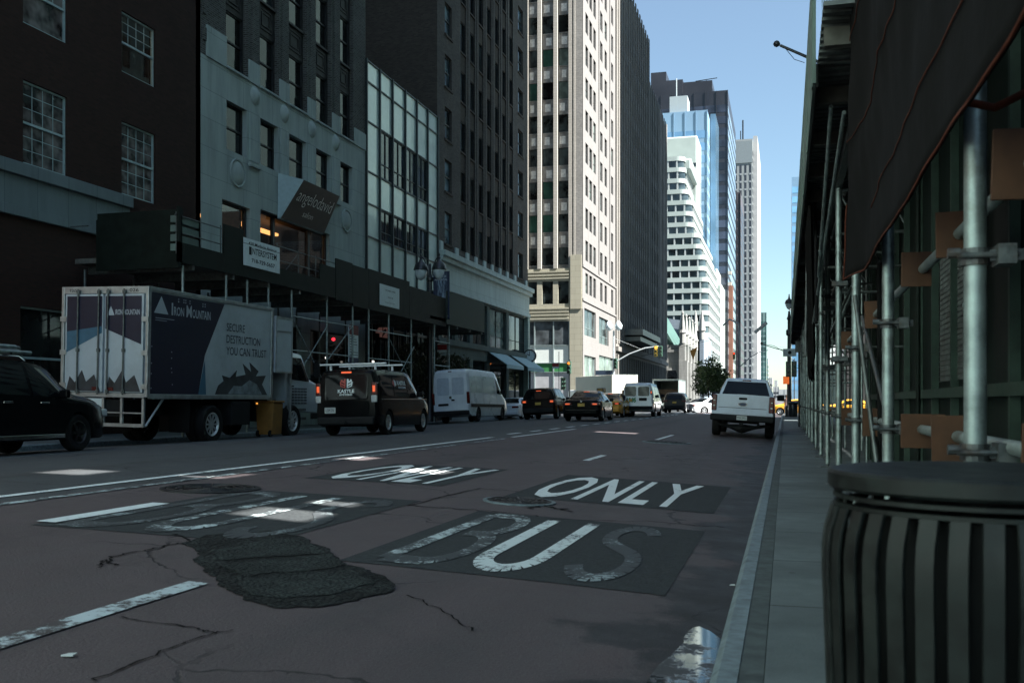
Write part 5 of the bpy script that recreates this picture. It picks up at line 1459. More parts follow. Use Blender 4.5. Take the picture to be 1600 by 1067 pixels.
    for x in (-.2, .2): MB().lathe([(.02, -.03), (.1, -.03), (.1, .03), (.02, .03)], 14, (x, -.3, .1), 'x').build("wheel", M_RUB, q, world=False)
box_truck()

# ---- black small van with two bars on the roof
def small_van():
    t = put("small_van", "black compact van with white roof bars and lit tail lamps", "van", -11.55, 25.0, R(2))
    h, w, L = 1.83, .92, 4.8
    s = Shell([(0, h - .12), (.12, h - .03), (.6, h), (2.6, h), (3.2, h - .12), (4.0, 1.18), (4.45, 1.02), (L - .08, .82), (L, .62)], [(0, 1.02), (3.3, .99), (4.0, .96), (L, .74)], [(0, .36), (.5, .24), (L - .4, .22), (L, .3)],
              [(0, w * .92), (.1, w * .98), (.4, w), (4.0, w), (L - .3, w * .95), (L, w * .78)], [(0, w * .80), (.3, w * .83), (2.8, w * .82), (4.0, w * .72), (L, w * .55)], rake=.12, rake0=1.0)
    yw = (.92, .92 + 3.06); s.body("body", P_BLACK, t, yw, .34)
    s.side_poly("side_window", ([(.35, 1.10), (1.35, 1.08)], [(.42, h - .18), (1.35, h - .15)]), P_GLASS, t); s.side_poly("side_window", ([(1.42, 1.08), (2.5, 1.07)], [(1.42, h - .15), (2.5, h - .15)]), P_GLASS, t)
    s.side_poly("side_window", ([(2.58, 1.07), (3.72, 1.04)], [(2.58, h - .15), (3.12, h - .22)]), P_GLASS, t); s.top_poly("windscreen", 3.25, 3.95, .9, .95, P_GLASS, t)
    s.rear_poly("rear_window", rr(-.62, .62, .98, h - .16, .08), P_GLASS, t); s.rear_poly("tailgate_panel", rr(-.66, .66, .52, .95, .05), P_BLACK, t, .014, .012)
    s.rear_poly("number_plate", rr(-.62, -.30, .62, .78, .02), P_PLATE, t, .022); rear_text(s, "plate_number", "LSM 74", -.58, -.35, .66, .74, M_BLK, t, .027)
    boxpart("rear_bumper", t, P_TRIM, (-w * .9, w * .9, -.09, .12, .30, .52), bevel=.05)
    for sg in (1, -1):
        lamp(t, sg * .74, sg * .90, s.shear(0, 1.2) - .02, .12, 1.10, 1.45, P_LIT)
        MB().box(sg * .73, sg * .895, -.015, .08, .9, 1.1).build("indicator_lamp", P_CLEAR, t, world=False, bevel=.03)
        s_ = MB().box(sg * (w * .985), sg * (w * .985 + .025), .5, 4.2, .98, 1.0).build("side_moulding", P_CHROME, t, world=False)
    boxpart("high_brake_lamp", t, P_LIT, (-.14, .14, .05, .1, h - .12, h - .075))
    redm = mat("logo red", (.5, .07, .05), .5, var=0); wm = mat("white van lettering", (.85, .9, .88), .5, var=0)
    def castle(x0, sx, m):
        pts = [(0, 0), (0, .26), (.05, .25), (.05, .21), (.09, .20), (.09, .24), (.14, .235), (.14, .19), (.17, .17), (.15, .05)]
        s.rear_poly("logo_half", [(x0 + sx * a, 1.30 + c) for a, c in pts], m, t, .011)
        for k in range(2): s.rear_poly("logo_bar", [(x0 + sx * a, 1.30 + c + k * .07) for a, c in ((.03, .03), (.13, .075), (.13, .1), (.03, .06))], P_BLACK, t, .014)
    castle(-.02, -1, redm); castle(.02, 1, wm)
    rear_text(s, "lettering", "KASTLE", -.24, .24, 1.17, 1.27, wm, t, .011, .03); rear_text(s, "lettering", "SYSTEMS", -.19, .19, 1.10, 1.145, wm, t, .011, .03)
    side_text(s, "lettering", "KASTLE", 1.75, 2.45, 1.40, 1.52, wm, t, .014, .03); side_text(s, "lettering", "SYSTEMS", 1.8, 2.4, 1.30, 1.36, wm, t, .014, .03)
    for sx, m in ((-1, redm), (1, wm)):
        MB().add([(s.sx(1.5 + sx * a, 1.35 + c) + .013, 1.5 + sx * (a + .01), 1.35 + c) for a, c in ((0, 0), (0, .2), (.14, .15), (.14, .05))], [(0, 1, 2, 3)]).build("logo_half", m, t, world=False)
    mirror_(t, w * .97, 3.35, 1.12, P_BLACK)
    for y, k in ((.55, 0), (1.9, 1)):
        b = MB().box(-.98, .98, y - .05, y + .05, h + .12, h + .17)
        for x in (-.66, .66): b.box(x - .03, x + .03, y - .03, y + .03, h - .05, h + .12)
        b.build("roof_bar", M_WHITE, t, world=False, bevel=.015)
    four(t, w, *yw, .34, .22, P_RIM, 9)
    boxpart("tow_hook", t, P_TRIM, (-.05, .05, -.2, -.08, .34, .4))
small_van()

# ---- tall white panel van
def panel_van():
    t = put("panel_van", "tall white panel van with grey green sides parked under the hedge", "van", -16.35, 48.0, R(-.5), .13)
    h, w, L = 2.75, 1.0, 7.4
    s = Shell([(0, h - .16), (.1, h - .07), (.5, h), (4.9, h - .04), (5.5, h - .28), (6.4, 1.5), (6.9, 1.3), (L - .1, 1.0), (L, .7)], [(0, 1.42), (5.7, 1.38), (6.4, 1.2), (L, .9)], [(0, .46), (.6, .32), (L - .4, .28), (L, .36)],
              [(0, w * .93), (.1, w * .985), (.3, w), (6.3, w), (L - .3, w * .9), (L, w * .7)], [(0, w * .84), (.4, w * .86), (5.1, w * .85), (6.4, w * .78), (L, w * .6)], rake=.05, rake0=1.0)
    yw = (1.5, 1.5 + 4.4); s.body("body", P_WHITE, t, yw, .37)
    low = mat("grey door panel", (.50, .55, .61), .4, var=.1)
    for x0, x1 in ((-.78, -.02), (.02, .78)):
        o = s.rear_poly("rear_door", rr(x0, x1, .66, 2.5, .05), P_WHITE, t, .016, .014); q = s.rear_poly("door_panel", rr(x0 + .07, x1 - .05, 1.42, 2.3, .08), low, o, .022, .005)
    s.rear_poly("rear_light_strip", rr(-.1, .1, 2.6, 2.64, .015), P_RED, t, .02)
    for sg in (1, -1): MB().box(sg * .86, sg * 1.003, -.015, .12, .95, 1.55).build("tail_lamp", P_RED, t, world=False, bevel=.03)
    s.rear_poly("number_plate_holder", rr(-.68, -.12, .88, 1.0, .03), P_TRIM, t, .026); s.rear_poly("door_latch", rr(.04, .22, 1.12, 1.2, .03), P_TRIM, t, .03); b = MB().lathe([(0, -.035), (.07, -.035), (.07, -.01)], 16, (0, 0, 1.3), 'y'); b.build("badge", P_CHROME, t, world=False)
    boxpart("rear_bumper", t, P_TRIM, (-w * .95, w * .95, -.1, .15, .40, .62), bevel=.05)
    s.side_poly("side_moulding", ([(.2, .78), (6.2, .72)], [(.2, .94), (6.2, .88)]), P_TRIM, t, .02)
    gs = mat("grey green van side panel", (.46, .54, .52), .3, var=.12, scale=1.2, coat=.5)  # side panels greyer and greener than the body paint
    s.side_poly("side_panel", ([(.35, 1.5), (2.4, 1.5)], [(.35, 2.35), (2.4, 2.38)]), gs, t); s.side_poly("side_panel", ([(2.5, 1.5), (4.7, 1.48)], [(2.5, 2.38), (4.7, 2.38)]), gs, t)
    s.side_poly("cab_window", ([(5.0, 1.48), (6.05, 1.42)], [(5.0, 2.28), (5.5, 2.2)]), P_GLASS, t); s.top_poly("windscreen", 5.55, 6.35, .9, .95, P_GLASS, t)
    b = MB()
    for y, z0, z1 in ((2.45, .7, 2.5), (4.85, .7, 2.45), (.28, .9, 2.5)): b.add([(s.sx(y, z0 + (z1 - z0) * k / 8) + .008, y + d, z0 + (z1 - z0) * k / 8) for k in range(9) for d in (0, .02)], [(2 * k, 2 * k + 1, 2 * k + 3, 2 * k + 2) for k in range(8)])
    b.build("panel_gap", P_TRIM, t, world=False)
    mirror_(t, w, 5.6, 1.55, P_TRIM, 1.4); four(t, w, *yw, .37, .24, P_RIMD, 6)
panel_van()

# ---- queue of cars
suv_car("queueing_car", "black sport utility car with yellow number plate beside the white panel van", -13.05, 53.0, R(1), 4.75, 1.74, .97, P_BLACK, P_LIT, P_PLATEY, False, P_RIM)
def saloon(name, label, x, y, rot=0., paint=P_BLACK, plate=P_PLATEY, lit=P_LIT, L=4.85, taxi=False, z=None):
    t = put(name, label, "car", x, y, rot, z); h, w = 1.45, .93
    s = Shell([(0, .92), (.1, 1.0), (.75, 1.04), (1.5, 1.36), (2.1, h), (2.7, h - .02), (3.0, h - .08), (3.75, 1.02), (4.3, .92), (L - .08, .76), (L, .6)], [(0, .9), (.8, .93), (3.5, .90), (L, .7)], [(0, .34), (.4, .22), (L - .4, .2), (L, .28)],
              [(0, w * .84), (.15, w * .94), (.6, w), (3.9, w), (L - .35, w * .88), (L, w * .62)], [(0, w * .8), (.8, w * .72), (2.2, w * .68), (3.6, w * .72), (L, w * .6)])
    yw = (1.0, 3.85); s.body("body", paint, t, yw, .34)
    s.side_poly("side_window", ([(1.25, 1.0), (2.05, .97)], [(1.66, h - .12), (2.05, h - .09)]), P_GLASS, t); s.side_poly("side_window", ([(2.12, .97), (3.35, .95)], [(2.12, h - .09), (2.85, h - .14)]), P_GLASS, t)
    s.top_poly("rear_window", .86, 1.62, .90, .86, P_GLASS, t); s.top_poly("windscreen", 3.02, 3.7, .9, .95, P_GLASS, t)
    boxpart("rear_bumper", t, paint, (-w * .84, w * .84, -.06, .12, .32, .56), bevel=.05)
    for sg in (1, -1):
        lamp(t, sg * w * .48, sg * w * .93, -.02, .16, .74, .87, lit)
        MB().box(sg * w * .55, sg * w * .8, L - .3, L - .03, .58, .72).build("headlamp", P_CLEAR, t, world=False, bevel=.03)
    if plate: boxpart("number_plate", t, plate, (-.16, .16, -.03, .0, .70, .84))
    MB().lathe([(0, -.02), (.06, -.02), (.06, .02)], 14, (0, .02, .92), 'y').build("badge", P_CHROME, t, world=False)
    if lit is P_LIT: boxpart("high_brake_lamp", t, lit, (-.13, .13, 1.52, 1.58, 1.385, 1.405))
    mirror_(t, w * .97, 3.0, 1.0, paint); four(t, w, *yw, .34, .22)
    if taxi:
        r_ = boxpart("roof_sign", t, P_TRIM, (-.22, .22, 2.0, 2.9, h + .02, h + .38), bevel=.02); boxpart("advert", r_, mat("roof advert", (.35, .24, .08), .5, var=.5, scale=6), (-.17, .17, 1.985, 2.0, h + .07, h + .34), (.22, .226, 2.05, 2.85, h + .07, h + .34))
    return t
saloon("queueing_car", "glossy black saloon with lit brake lamps and yellow plate on the dotted lane line", -9.18, 45.6, R(1.5))
saloon("taxi_cab", "yellow taxi glimpsed between the black saloon and the white delivery van", -10.1, 57.5, 0, P_TAXI, P_PLATEY)
saloon("taxi_cab", "yellow taxi with an advert box on its roof hidden behind the black saloon", -11.6, 62., 0, P_TAXI, P_PLATEY, taxi=True)
saloon("taxi_cab", "yellow taxi crossing the junction behind the silver pickup", 3.4, 94.5, R(90), P_TAXI, None, P_RED, z=0)
saloon("taxi_cab", "yellow taxi waiting further right in the junction beyond the lamp post", 8.0, 92.6, R(90), P_TAXI, None, P_RED, z=0)
saloon("parked_car", "pale car parked ahead of the tall white panel van", -17.3, 61.5, 0, P_WHITE, P_PLATE, P_RED)
saloon("crossing_car", "white saloon turning across the sunlit junction", -7.9, 85.6, R(-60), paintm("bright white paint", (.7, .72, .72)), None, P_RED, z=.12)
saloon("crossing_car", "dark saloon crossing behind the white saloon in the junction", -9.5, 94.5, R(-75), P_DARK, None, P_RED, z=.12)
saloon("crossing_car", "light grey car far across the junction past the tree", -5.6, 118, R(0), paintm("light grey paint", (.45, .47, .47)), P_PLATE, P_RED)
suv_car("queueing_car", "dark grey sport utility car ahead of the white delivery van", -8.75, 82.0, 0, 4.7, 1.68, .93, P_DARK, P_RED, P_PLATEY, False)
def delivery_van():
    t = put("delivery_van", "white delivery van with a green price painted on its rear doors", "van", -8.72, 60.5, R(1)); h, w, L = 2.08, 1.0, 5.7
    s = Shell([(0, h - .18), (.12, h - .06), (.5, h), (3.7, h - .02), (4.2, h - .2), (4.85, 1.25), (5.3, 1.15), (L - .1, .95), (L, .7)], [(0, 1.14), (4.6, 1.1), (L, .85)], [(0, .42), (.6, .3), (L - .4, .28), (L, .36)], [(0, w * .93), (.1, w * .98), (.4, w), (5, w), (L, w * .8)], [(0, w * .74), (.4, w * .78), (4, w * .78), (4.9, w * .72), (L, w * .6)], rake=.1, rake0=1.0)
    yw = (1.2, 4.6); s.body("body", P_WHITE, t, yw, .37)
    for x0, x1 in ((-.74, -.06), (.06, .74)): s.rear_poly("rear_window", rr(x0, x1, 1.26, h - .24, .08), P_GLASS, t, .01)
    for y0, y1 in ((.5, 1.8), (1.9, 3.2)): s.side_poly("side_window", ([(y0, 1.2), (y1, 1.2)], [(y0 + .03, h - .26), (y1, h - .24)]), P_GLASS, t)
    s.side_poly("side_window", ([(3.3, 1.2), (4.5, 1.16)], [(3.3, h - .24), (3.95, h - .3)]), P_GLASS, t); s.top_poly("windscreen", 4.25, 4.8, .9, .95, P_GLASS, t)
    gm = mat("green price paint", (.02, .22, .04), .5, var=0); rear_text(s, "price_lettering", "$19.95", -.78, -.06, .84, 1.16, gm, t, .02, .05)
    s.rear_poly("number_plate", rr(.12, .6, .98, 1.16, .03), P_TRIM, t, .016); rear_text(s, "small_lettering", "U-HAUL", .1, .5, .74, .82, mat("orange lettering", (.5, .15, .03), .5, var=0), t, .012, .03) if False else None
    for sg in (1, -1):
        lamp(t, sg * .80, sg * .93, -.0, .1, 1.36, 1.62, P_LIT if sg > 0 else P_RED); MB().box(sg * .88, sg * .985, -.02, .1, .8, 1.12).build("lower_lamp", P_CLEAR, t, world=False, bevel=.02)
    boxpart("rear_bumper", t, P_TRIM, (-w * .95, w * .95, -.12, .1, .44, .66), bevel=.04); mirror_(t, w, 4.1, 1.3, P_TRIM, 1.3); four(t, w, *yw, .37, .24, P_RIMD, 6)
delivery_van()
def box_lorry(name, label, x, y, w, L, z1, col, open_=False, rot=0., z=0):
    t = put(name, label, "truck", x, y, rot, z); wm = mat(label[:10] + " box", col, .45, var=.06, scale=.6)
    if open_:
        b = MB().box(-w, w, 0, L, .95, 1.1).box(-w, w, 0, L, z1 - .08, z1).box(-w, -w + .06, 0, L, 1.1, z1 - .08).box(w - .06, w, 0, L, 1.1, z1 - .08).box(-w + .06, w - .06, L - .1, L, 1.1, z1 - .08); b.build("box", wm, t, world=False)
        boxpart("cargo", t, mat("cargo cartons", (.10, .07, .05), .8, var=.5, scale=2), (-w + .2, w - .3, 2.2, 4, 1.1, 2.4))
    else: boxpart("box", t, wm, (-w, w, 0, L, .95, z1), bevel=.03)
    boxpart("edge_rail", t, M_PIPE, (-w - .02, w + .02, -.02, .06, z1, z1 + .05), (-w - .02, w + .02, -.02, .06, .86, .95), (w, w + .03, .06, L, z1 - .06, z1 + .03))
    boxpart("chassis", t, P_TRIM, (-.5, .5, .1, L + 1.6, .55, .9)); boxpart("cab", t, P_WHITE, (-w * .85, w * .85, L + .15, L + 2.0, .6, 2.3), bevel=.15); boxpart("cab_window", t, P_GLASS, (w * .85, w * .85 + .01, L + .5, L + 1.5, 1.5, 2.1))
    for y_ in (1.6, L + 1.2): 
        for sg in (1, -1): wheel(t, sg * (w - .2), y_, .45, .28, P_RIM, 8)
    return t
box_lorry("delivery_truck", "long cream white box truck in the sun at the junction", -13.2, 84.5, 1.25, 7, 3.5, (.66, .62, .50), False, R(38))
box_lorry("delivery_truck", "open backed grey box truck beyond the white delivery van", -10.6, 92.0, 1.2, 6, 3.25, (.30, .36, .36), True)
saloon("crossing_car", "white car behind the black sport utility car at the corner", -15.6, 72, 0, P_WHITE, P_PLATE, P_RED, taxi=False)

# ---- silver white pickup on the right
def pickup():
    t = put("pickup_truck", "silver white pickup truck parked at the right kerb seen from behind", "pickup", -1.36, 32.3, 0)
    w, h, L = .985, 1.92, 5.8
    # cargo bed sides and tailgate
    s = Shell([(0, 1.36), (2.0, 1.37)], [(0, 1.3), (2.0, 1.31)], [(0, .66), (2.0, .55)], [(0, w * .97), (.08, w), (2.0, w)], [(0, w * .96), (2, w * .97)])
    cabs = Shell([(0, h - .06), (.1, h), (1.6, h), (2.05, h - .1), (2.75, 1.32), (3.2, 1.26), (3.75, 1.1), (3.82, .9)], [(0, 1.24), (2.6, 1.2), (3.8, 1.0)], [(0, .5), (3.82, .5)], [(0, w * .93), (.3, w * .93), (3.0, w * .97), (3.6, w * .93), (3.82, w * .82)], [(0, w * .72), (1.7, w * .72), (2.8, w * .72), (3.8, w * .7)], rake=.28, rake0=1.24)
    bed = s.body("cargo_bed", P_PICK, t, (1.12,), .40)
    cab = cabs.body("cab", P_PICK, t, (2.75,), .40); cab.location = (0, 2.02, 0)
    g = s.rear_poly("tailgate", rr(-.78, .78, .74, 1.34, .03), P_PICK, t, .02, .018)
    s.rear_poly("tailgate_crease", rr(-.74, .74, .93, .945, .005), P_TRIM, g, .024, .003); s.rear_poly("handle", rr(-.13, .13, 1.2, 1.27, .03), P_TRIM, g, .03, .01)
    bd = MB().lathe([(0, -.045), (.12, -.045), (.125, -.03), (.125, -.02)], 24, (0, 0, 1.06), 'y', .42, 1.); o = bd.build("oval_badge", mat("badge blue", (.012, .03, .08), .2, var=0), g, world=False)
    MB().lathe([(.13, -.04), (.14, -.045), (.14, -.02)], 24, (0, 0, 1.06), 'y', .42, 1.).build("badge_rim", P_CHROME, o, world=False)
    for sg in (1, -1):
        l = MB().box(sg * .80, sg * .965, -.025, .12, .82, 1.34).build("tail_lamp", P_RED, t, world=False, bevel=.03)
        MB().box(sg * .86, sg * .92, -.032, -.02, .96, 1.0).build("reverse_lamp", P_CLEAR, l, world=False); MB().box(sg * .86, sg * .92, -.032, -.02, 1.14, 1.16).build("lamp_stripe", P_CLEAR, l, world=False)
    rw = cabs.rear_poly("rear_window", [(-.80, 1.30), (.80, 1.30), (.63, h - .11), (-.63, h - .11)], P_GLASS, cab, .008)
    boxpart("high_brake_lamp", cab, P_RED, (-.14, .14, .16, .22, h - .085, h - .045))
    cabs.side_poly("side_window", ([(.35, 1.3), (1.2, 1.28)], [(.42, h - .14), (1.2, h - .12)]), P_GLASS, cab); cabs.side_poly("side_window", ([(1.28, 1.28), (2.45, 1.24)], [(1.28, h - .12), (1.9, h - .2)]), P_GLASS, cab)
    boxpart("rear_bumper", t, P_TRIM, (-.98, .98, -.2, .08, .52, .72), bevel=.04); boxpart("number_plate", t, P_PLATE, (-.16, .16, -.215, -.2, .56, .70), bevel=0)
    tm = text_mb("F62 JKL", .26, .06, .01); tm.v = [(-.13 + x, -.219, .60 + y) for x, y, _ in tm.v]; tm.build("plate_number", mat("plate green", (.03, .12, .08), .5, var=0), t, world=False)
    b = MB().box(-.06, .06, -.3, -.1, .40, .46); b.path([(-.85, .5, .42), (-.4, .3, .34), (0, .25, .28), (.4, .3, .34), (.85, .5, .42)], [.05, .06, .16, .06, .05], 10); b.cyl((.5, -.05, .42), (.5, 1., .42), .035); b.build("hitch_and_axle", P_TRIM, t, world=False, smooth=40)
    boxpart("spare_carrier", t, M_BLACK, (-.5, .5, .4, 1.6, .45, .66)); mirror_(t, 1.0, 4.05, 1.32, P_TRIM, 1.25)
    for y in (1.12, 4.77):
        for sg in (1, -1): wheel(t, sg * .84, y, .40, .27, P_RIMD, 6)
pickup()
# ------------------------------------------------------------------ the near scaffold (right)
POSTS = [3.9, 7.05, 10.2, 13.4, 16.9, 20.0, 23.2, 26.4, 29.6, 32.8, 36.0, 39.2, 42.4, 45.6, 48.8, 52.0]
M_DECK = mat("corrugated deck underside", (.12, .13, .125), .6, .2, var=.4, scale=5, dirt=(.03, .03, .028)); M_TIMBER = mat("old timber", (.11, .105, .09), .8, var=.4, scale=4)
M_COUP = mat("scaffold coupler", (.10, .11, .11), .5, .7, var=.5, scale=20, dirt=(.10, .05, .025)); M_PARA = mat("faded green board", (.13, .18, .155), .6, var=.3, scale=1.5, dirt=(.07, .09, .075))
sc = thing("sidewalk_shed", "steel pipe pavement shed with corrugated deck along the right kerb", "scaffold", (.66, 12, .15))
PX = .66
for y in POSTS:
    p = MB().cyl((PX, y, .2), (PX, y, 4.05), .039, n=20); 
    for z in (.55, 1.55, 2.6): p.cyl((PX - .0395, y, z), (PX - .041, y, z), .008, n=8)
    p = p.build("post", M_PIPE, sc, smooth=40)
    b = MB().box(PX - .11, PX + .11, y - .11, y + .11, .152, .165); b.cyl((PX, y, .165), (PX, y, .4), .02); b.box(PX - .07, PX + .07, y - .02, y + .02, .3, .33); b.box(PX - .16, PX + .16, y - .13, y + .13, .1505, .152)
    b.build("base_plate", M_COUP, sc)
    for z in ((1.02, 1.72) if y < 15 else (1.02, 2.9)):
        b = MB().lathe([(.048, -.03), (.052, -.03), (.052, .03), (.048, .03)], 16, (PX, y, z)); b.box(PX + .04, PX + .15, y - .05, y - .015, z - .02, z + .02); b.cyl((PX - .07, y - .06, z), (PX + .13, y - .06, z), .011); b.cyl((PX - .1, y - .055, z + .01), (PX - .06, y - .055, z + .01), .019); b.box(PX + .06, PX + .12, y - .09, y + .03, z - .035, z + .035)
        b.build("coupler", M_COUP, sc)
for x, z, r_ in ((.77, 1.97, .027), (.77, 1.04, .027)):
    MB().cyl((x, 2.2, z), (x, 13.3, z), r_, n=14).build("guard_rail", M_PIPE, sc, smooth=40)
for y0, y1, x, z in ((13.6, 52, .74, 1.1), (13.6, 52, .74, 2.95), (13.6, 52, .74, 3.9)): MB().cyl((x, y0, z), (x, y1, z), .024, n=8).build("guard_rail", M_PIPED, sc, smooth=40)
# plywood guards threaded on the rails
rp = random.Random(8)
for y, z, sx, sz in ((3.0, 2.12, .25, .30), (3.55, 1.97, .25, .23), (4.95, 1.97, .21, .21), (6.2, 1.97, .165, .20), (9.3, 1.97, .20, .24), (13.1, 1.97, .2, .22), (3.2, 1.02, .22, .23), (5.0, 1.03, .235, .215), (6.25, 1.03, .24, .20), (9.4, 1.02, .22, .25), (13.1, 1.02, .2, .22)):
    a = rp.uniform(-.03, .03); MB().obox((.735 if sx < .18 else .775, y, z), (sx, .018, sz), Matrix.Rotation(a, 3, 'Y')).build("plywood_guard", M_PLY, sc, bevel=.002)
# inner row of thinner standards, sloping braces, leaning tubes
for y in POSTS: MB().cyl((1.32, y + .8, .15), (1.32, y + .8, 4.1), .024, n=10).build("inner_post", M_DARKGREEN if y < 12 else M_PIPE, sc, smooth=40)
for a, c, r_, m_ in (((.78, 8.6, .2), (.60, 9.4, 2.15), .02, M_PIPED), ((.80, 9.2, .2), (.72, 8.3, 2.3), .026, M_BLACK), ((.42, 9.9, 4.0), (.40, 12.9, 2.75), .02, M_PIPE), ((.52, 9.6, 3.85), (.38, 14.5, 2.3), .02, M_PIPE), ((.66, 7.1, 1.1), (.70, 9.9, 2.0), .018, M_COUP),
                     ((.66, 13.4, 2.2), (1.3, 16.9, 3.6), .022, M_PIPE), ((.66, 16.9, 2.2), (1.3, 20, 3.6), .022, M_PIPE), ((.66, 20, 2.2), (.74, 23.2, 3.6), .022, M_PIPED), ((.38, 13.2, 2.2), (.42, 15, 4.1), .02, M_BLACK), ((.3, 16, 1.9), (.35, 17, 4.1), .02, M_PIPED)):
    MB().cyl(a, c, r_, n=10).build("brace", m_, sc, smooth=40)
# deck, joists, fascia boards, lattice girders
m = MB(); n = 300
for k in range(n):
    y = 7.9 + k * .15; m.box(.28, 3.0, y, y + .08, 4.2, 4.235); m.box(.28, 3.0, y + .08, y + .15, 4.235, 4.255)
m.build("deck", M_DECK, sc)
for y in [8.4 + 1.6 * k for k in range(28)]: MB().box(.3, 3.0, y - .05, y + .05, 4.05, 4.198).build("joist", M_TIMBER if int(y) % 3 else M_PIPED, sc)
for x in (.62, 1.34): MB().box(x, x + .08, 3.0, 52.4, 3.93, 4.045).build("beam", M_PIPED, sc)
rb = random.Random(5); y = 9.2
while y < 52:
    e = min(y + 2.42, 52.3); z1 = (5.2 if not 28.8 < y < 32.6 else 4.5) + rb.uniform(-.015, .025); dx = rb.uniform(-.004, .004)  # boards set low midway to let a sun beam reach the road
    b = MB().box(.235 + dx, .26 + dx, y, e, 4.02, z1); b.box(.227 + dx, .235 + dx, y + .1, y + .2, 4.02, z1 - .1)
    b.build("parapet_board", M_PARA, sc); y = e + .012
MB().box(.262, .28, 9.2, 52.3, 3.98, 4.19).build("fascia", M_BLACK, sc)
for y in (13.4, 16.9, 20.0, 23.2, 26.4, 32.8, 39.2, 45.6):
    b = MB()
    for z in (3.35, 3.9): b.cyl((PX, y, z), (2.9, y, z), .022, n=8)
    k = 0; x = PX
    while x < 2.8: b.cyl((x, y, 3.35 if k % 2 else 3.9), (x + .28, y, 3.9 if k % 2 else 3.35), .013, n=6); x += .28; k += 1
    for z in (2.6, 1.9, 3.1): b.cyl((PX, y, z), (1.35, y + .05, z), .018, n=8)
    b.cyl((2.9, y, 1.9), (2.9, y, 3.9), .02, n=6); b.cyl((1.35, y + .05, 1.9), (2.9, y, 1.9), .018, n=6); b.build("lattice_girder", M_PIPED, sc, smooth=40)
for y in POSTS[4:]: MB().cyl((2.9, y, .15), (2.9, y, 4.1), .035, n=10).build("post", M_PIPED, sc, smooth=40)

rc = random.Random(31)
for k in range(26):
    y = rc.uniform(13.5, 40); x0, x1 = rc.uniform(.5, .9), rc.uniform(1.0, 2.6); z = rc.uniform(1.0, 3.9)
    q = k % 4
    a, c = ((x0, y, z), (x1, y + .1, z)) if q == 0 else ((x0, y, z), (x0 + .05, y + 3.2, z + rc.uniform(-1.5, 1.5))) if q == 1 else ((x0, y, 4.0), (x1, y + rc.uniform(-.6, .6), rc.uniform(.4, 2.4))) if q == 2 else ((x1, y, .2), (x1, y, 4.0))
    MB().cyl(a, c, rc.choice((.016, .02, .024)), n=8).build("brace", M_PIPE if k % 3 else M_PIPED, sc, smooth=40)
for y in (13.3, 16.8, 20.1):
    for z in (1.75, 2.7): MB().box(PX - .09, PX + .1, y - .07, y + .02, z - .03, z + .03).build("coupler", M_COUP, sc)
# green hoarding behind the first bays
hg = thing("hoarding", "dark green site hoarding with upright frames behind the pipe scaffold", "fence", (1.5, 9, .15))
MB().box(1.5, 1.53, 1.5, 19.4, .152, 4.05).build("panel", mat("hoarding ply", (.010, .016, .013), .6, var=.5, scale=1.6, bump=.05, dirt=(.005, .007, .006)), hg)
for y in [2.4 + 1.21 * k for k in range(15)]: MB().box(1.43, 1.497, y - .03, y + .03, .152, 4.05).build("stud", mat("hoarding stud", (.03, .05, .038), .6, var=.3), hg)
MB().box(1.415, 1.43, 1.5, 19.4, 1.24, 1.33).build("rail", bpy.data.materials["hoarding stud"], hg)
m = MB()
for k in range(46): m.cyl((1.485, 8.4 + k * .05, 1.4), (1.485, 8.4 + k * .05, 2.6), .004, n=4)
for k in range(24): m.cyl((1.48, 8.4, 1.4 + k * .05), (1.48, 10.7, 1.4 + k * .05), .004, n=4)
m.build("mesh_panel", M_PIPED, hg)
# black debris netting with orange hems
nt_ = mat("black debris net", (.005, .005, .0047), .95, var=.4, scale=12, bump=.25)
from mathutils import noise as mn
nx, nz = 64, 30
def net(i, j):
    u, v = i / nx, j / nz; y = 1.9 + 6.25 * u; zb = 2.12 - .035 * math.sin(u * 9.5) ** 2 + .03 * u
    z = zb + (4.25 - zb) * v
    w = mn.noise(Vector((y * .9 + z * .5, z * 1.3, 0))) * .05 + mn.noise(Vector((y * 3.1 - z * 1.6, z * 2.2, 4))) * .022
    edge = max(0, (u - .86) / .14); w *= .25 + .75 * min(1, v * 2.5)
    return (.54 + w - .09 * (1 - v) * edge - .05 * v * edge, y - edge * .12 * math.sin(v * 5), z)
t = thing("debris_netting", "black debris netting with orange hems hanging from the scaffold deck", "netting", (.54, 5, 2.1))
m = MB(); m.add([net(i, j) for i in range(nx + 1) for j in range(nz + 1)], [(i * (nz + 1) + j, i * (nz + 1) + j + 1, (i + 1) * (nz + 1) + j + 1, (i + 1) * (nz + 1) + j) for i in range(nx) for j in range(nz)])
o = m.build("sheet", nt_, t, smooth=80); s_ = o.modifiers.new("thick", 'SOLIDIFY'); s_.thickness = .006
org = mat("orange hem", (.09, .020, .008), .8, var=.3, scale=20)
for j in (0, 5, 15, 27):
    P = [Vector(net(i, j)) + Vector((-.012, 0, .0)) for i in range(0, nx + 1)]
    if j == 5: P = P[:52]
    MB().path(P, .0038 if j else .006, 6).build("hem", org, t, smooth=60)
MB().path([Vector(net(nx, j)) + Vector((-.01, .01, 0)) for j in range(0, 9)], .006, 6).build("hem", org, t)
t = thing("debris_netting", "second black net hanging in folds further along the scaffold past the pipes", "netting", (.4, 15, 2))
m = MB(); A = 24
for k in range(2): pass
m.add([(.33 + .03 * math.sin(i * 2.1) + .05 * (1 - j / 12), 14.4 + 2.6 * i / A + .05 * math.sin(j), 1.75 + .25 * math.sin(i * .7) * (1 - j / 12) + 2.2 * j / 12) for i in range(A + 1) for j in range(13)], [(i * 13 + j, i * 13 + j + 1, (i + 1) * 13 + j + 1, (i + 1) * 13 + j) for i in range(A) for j in range(12)])
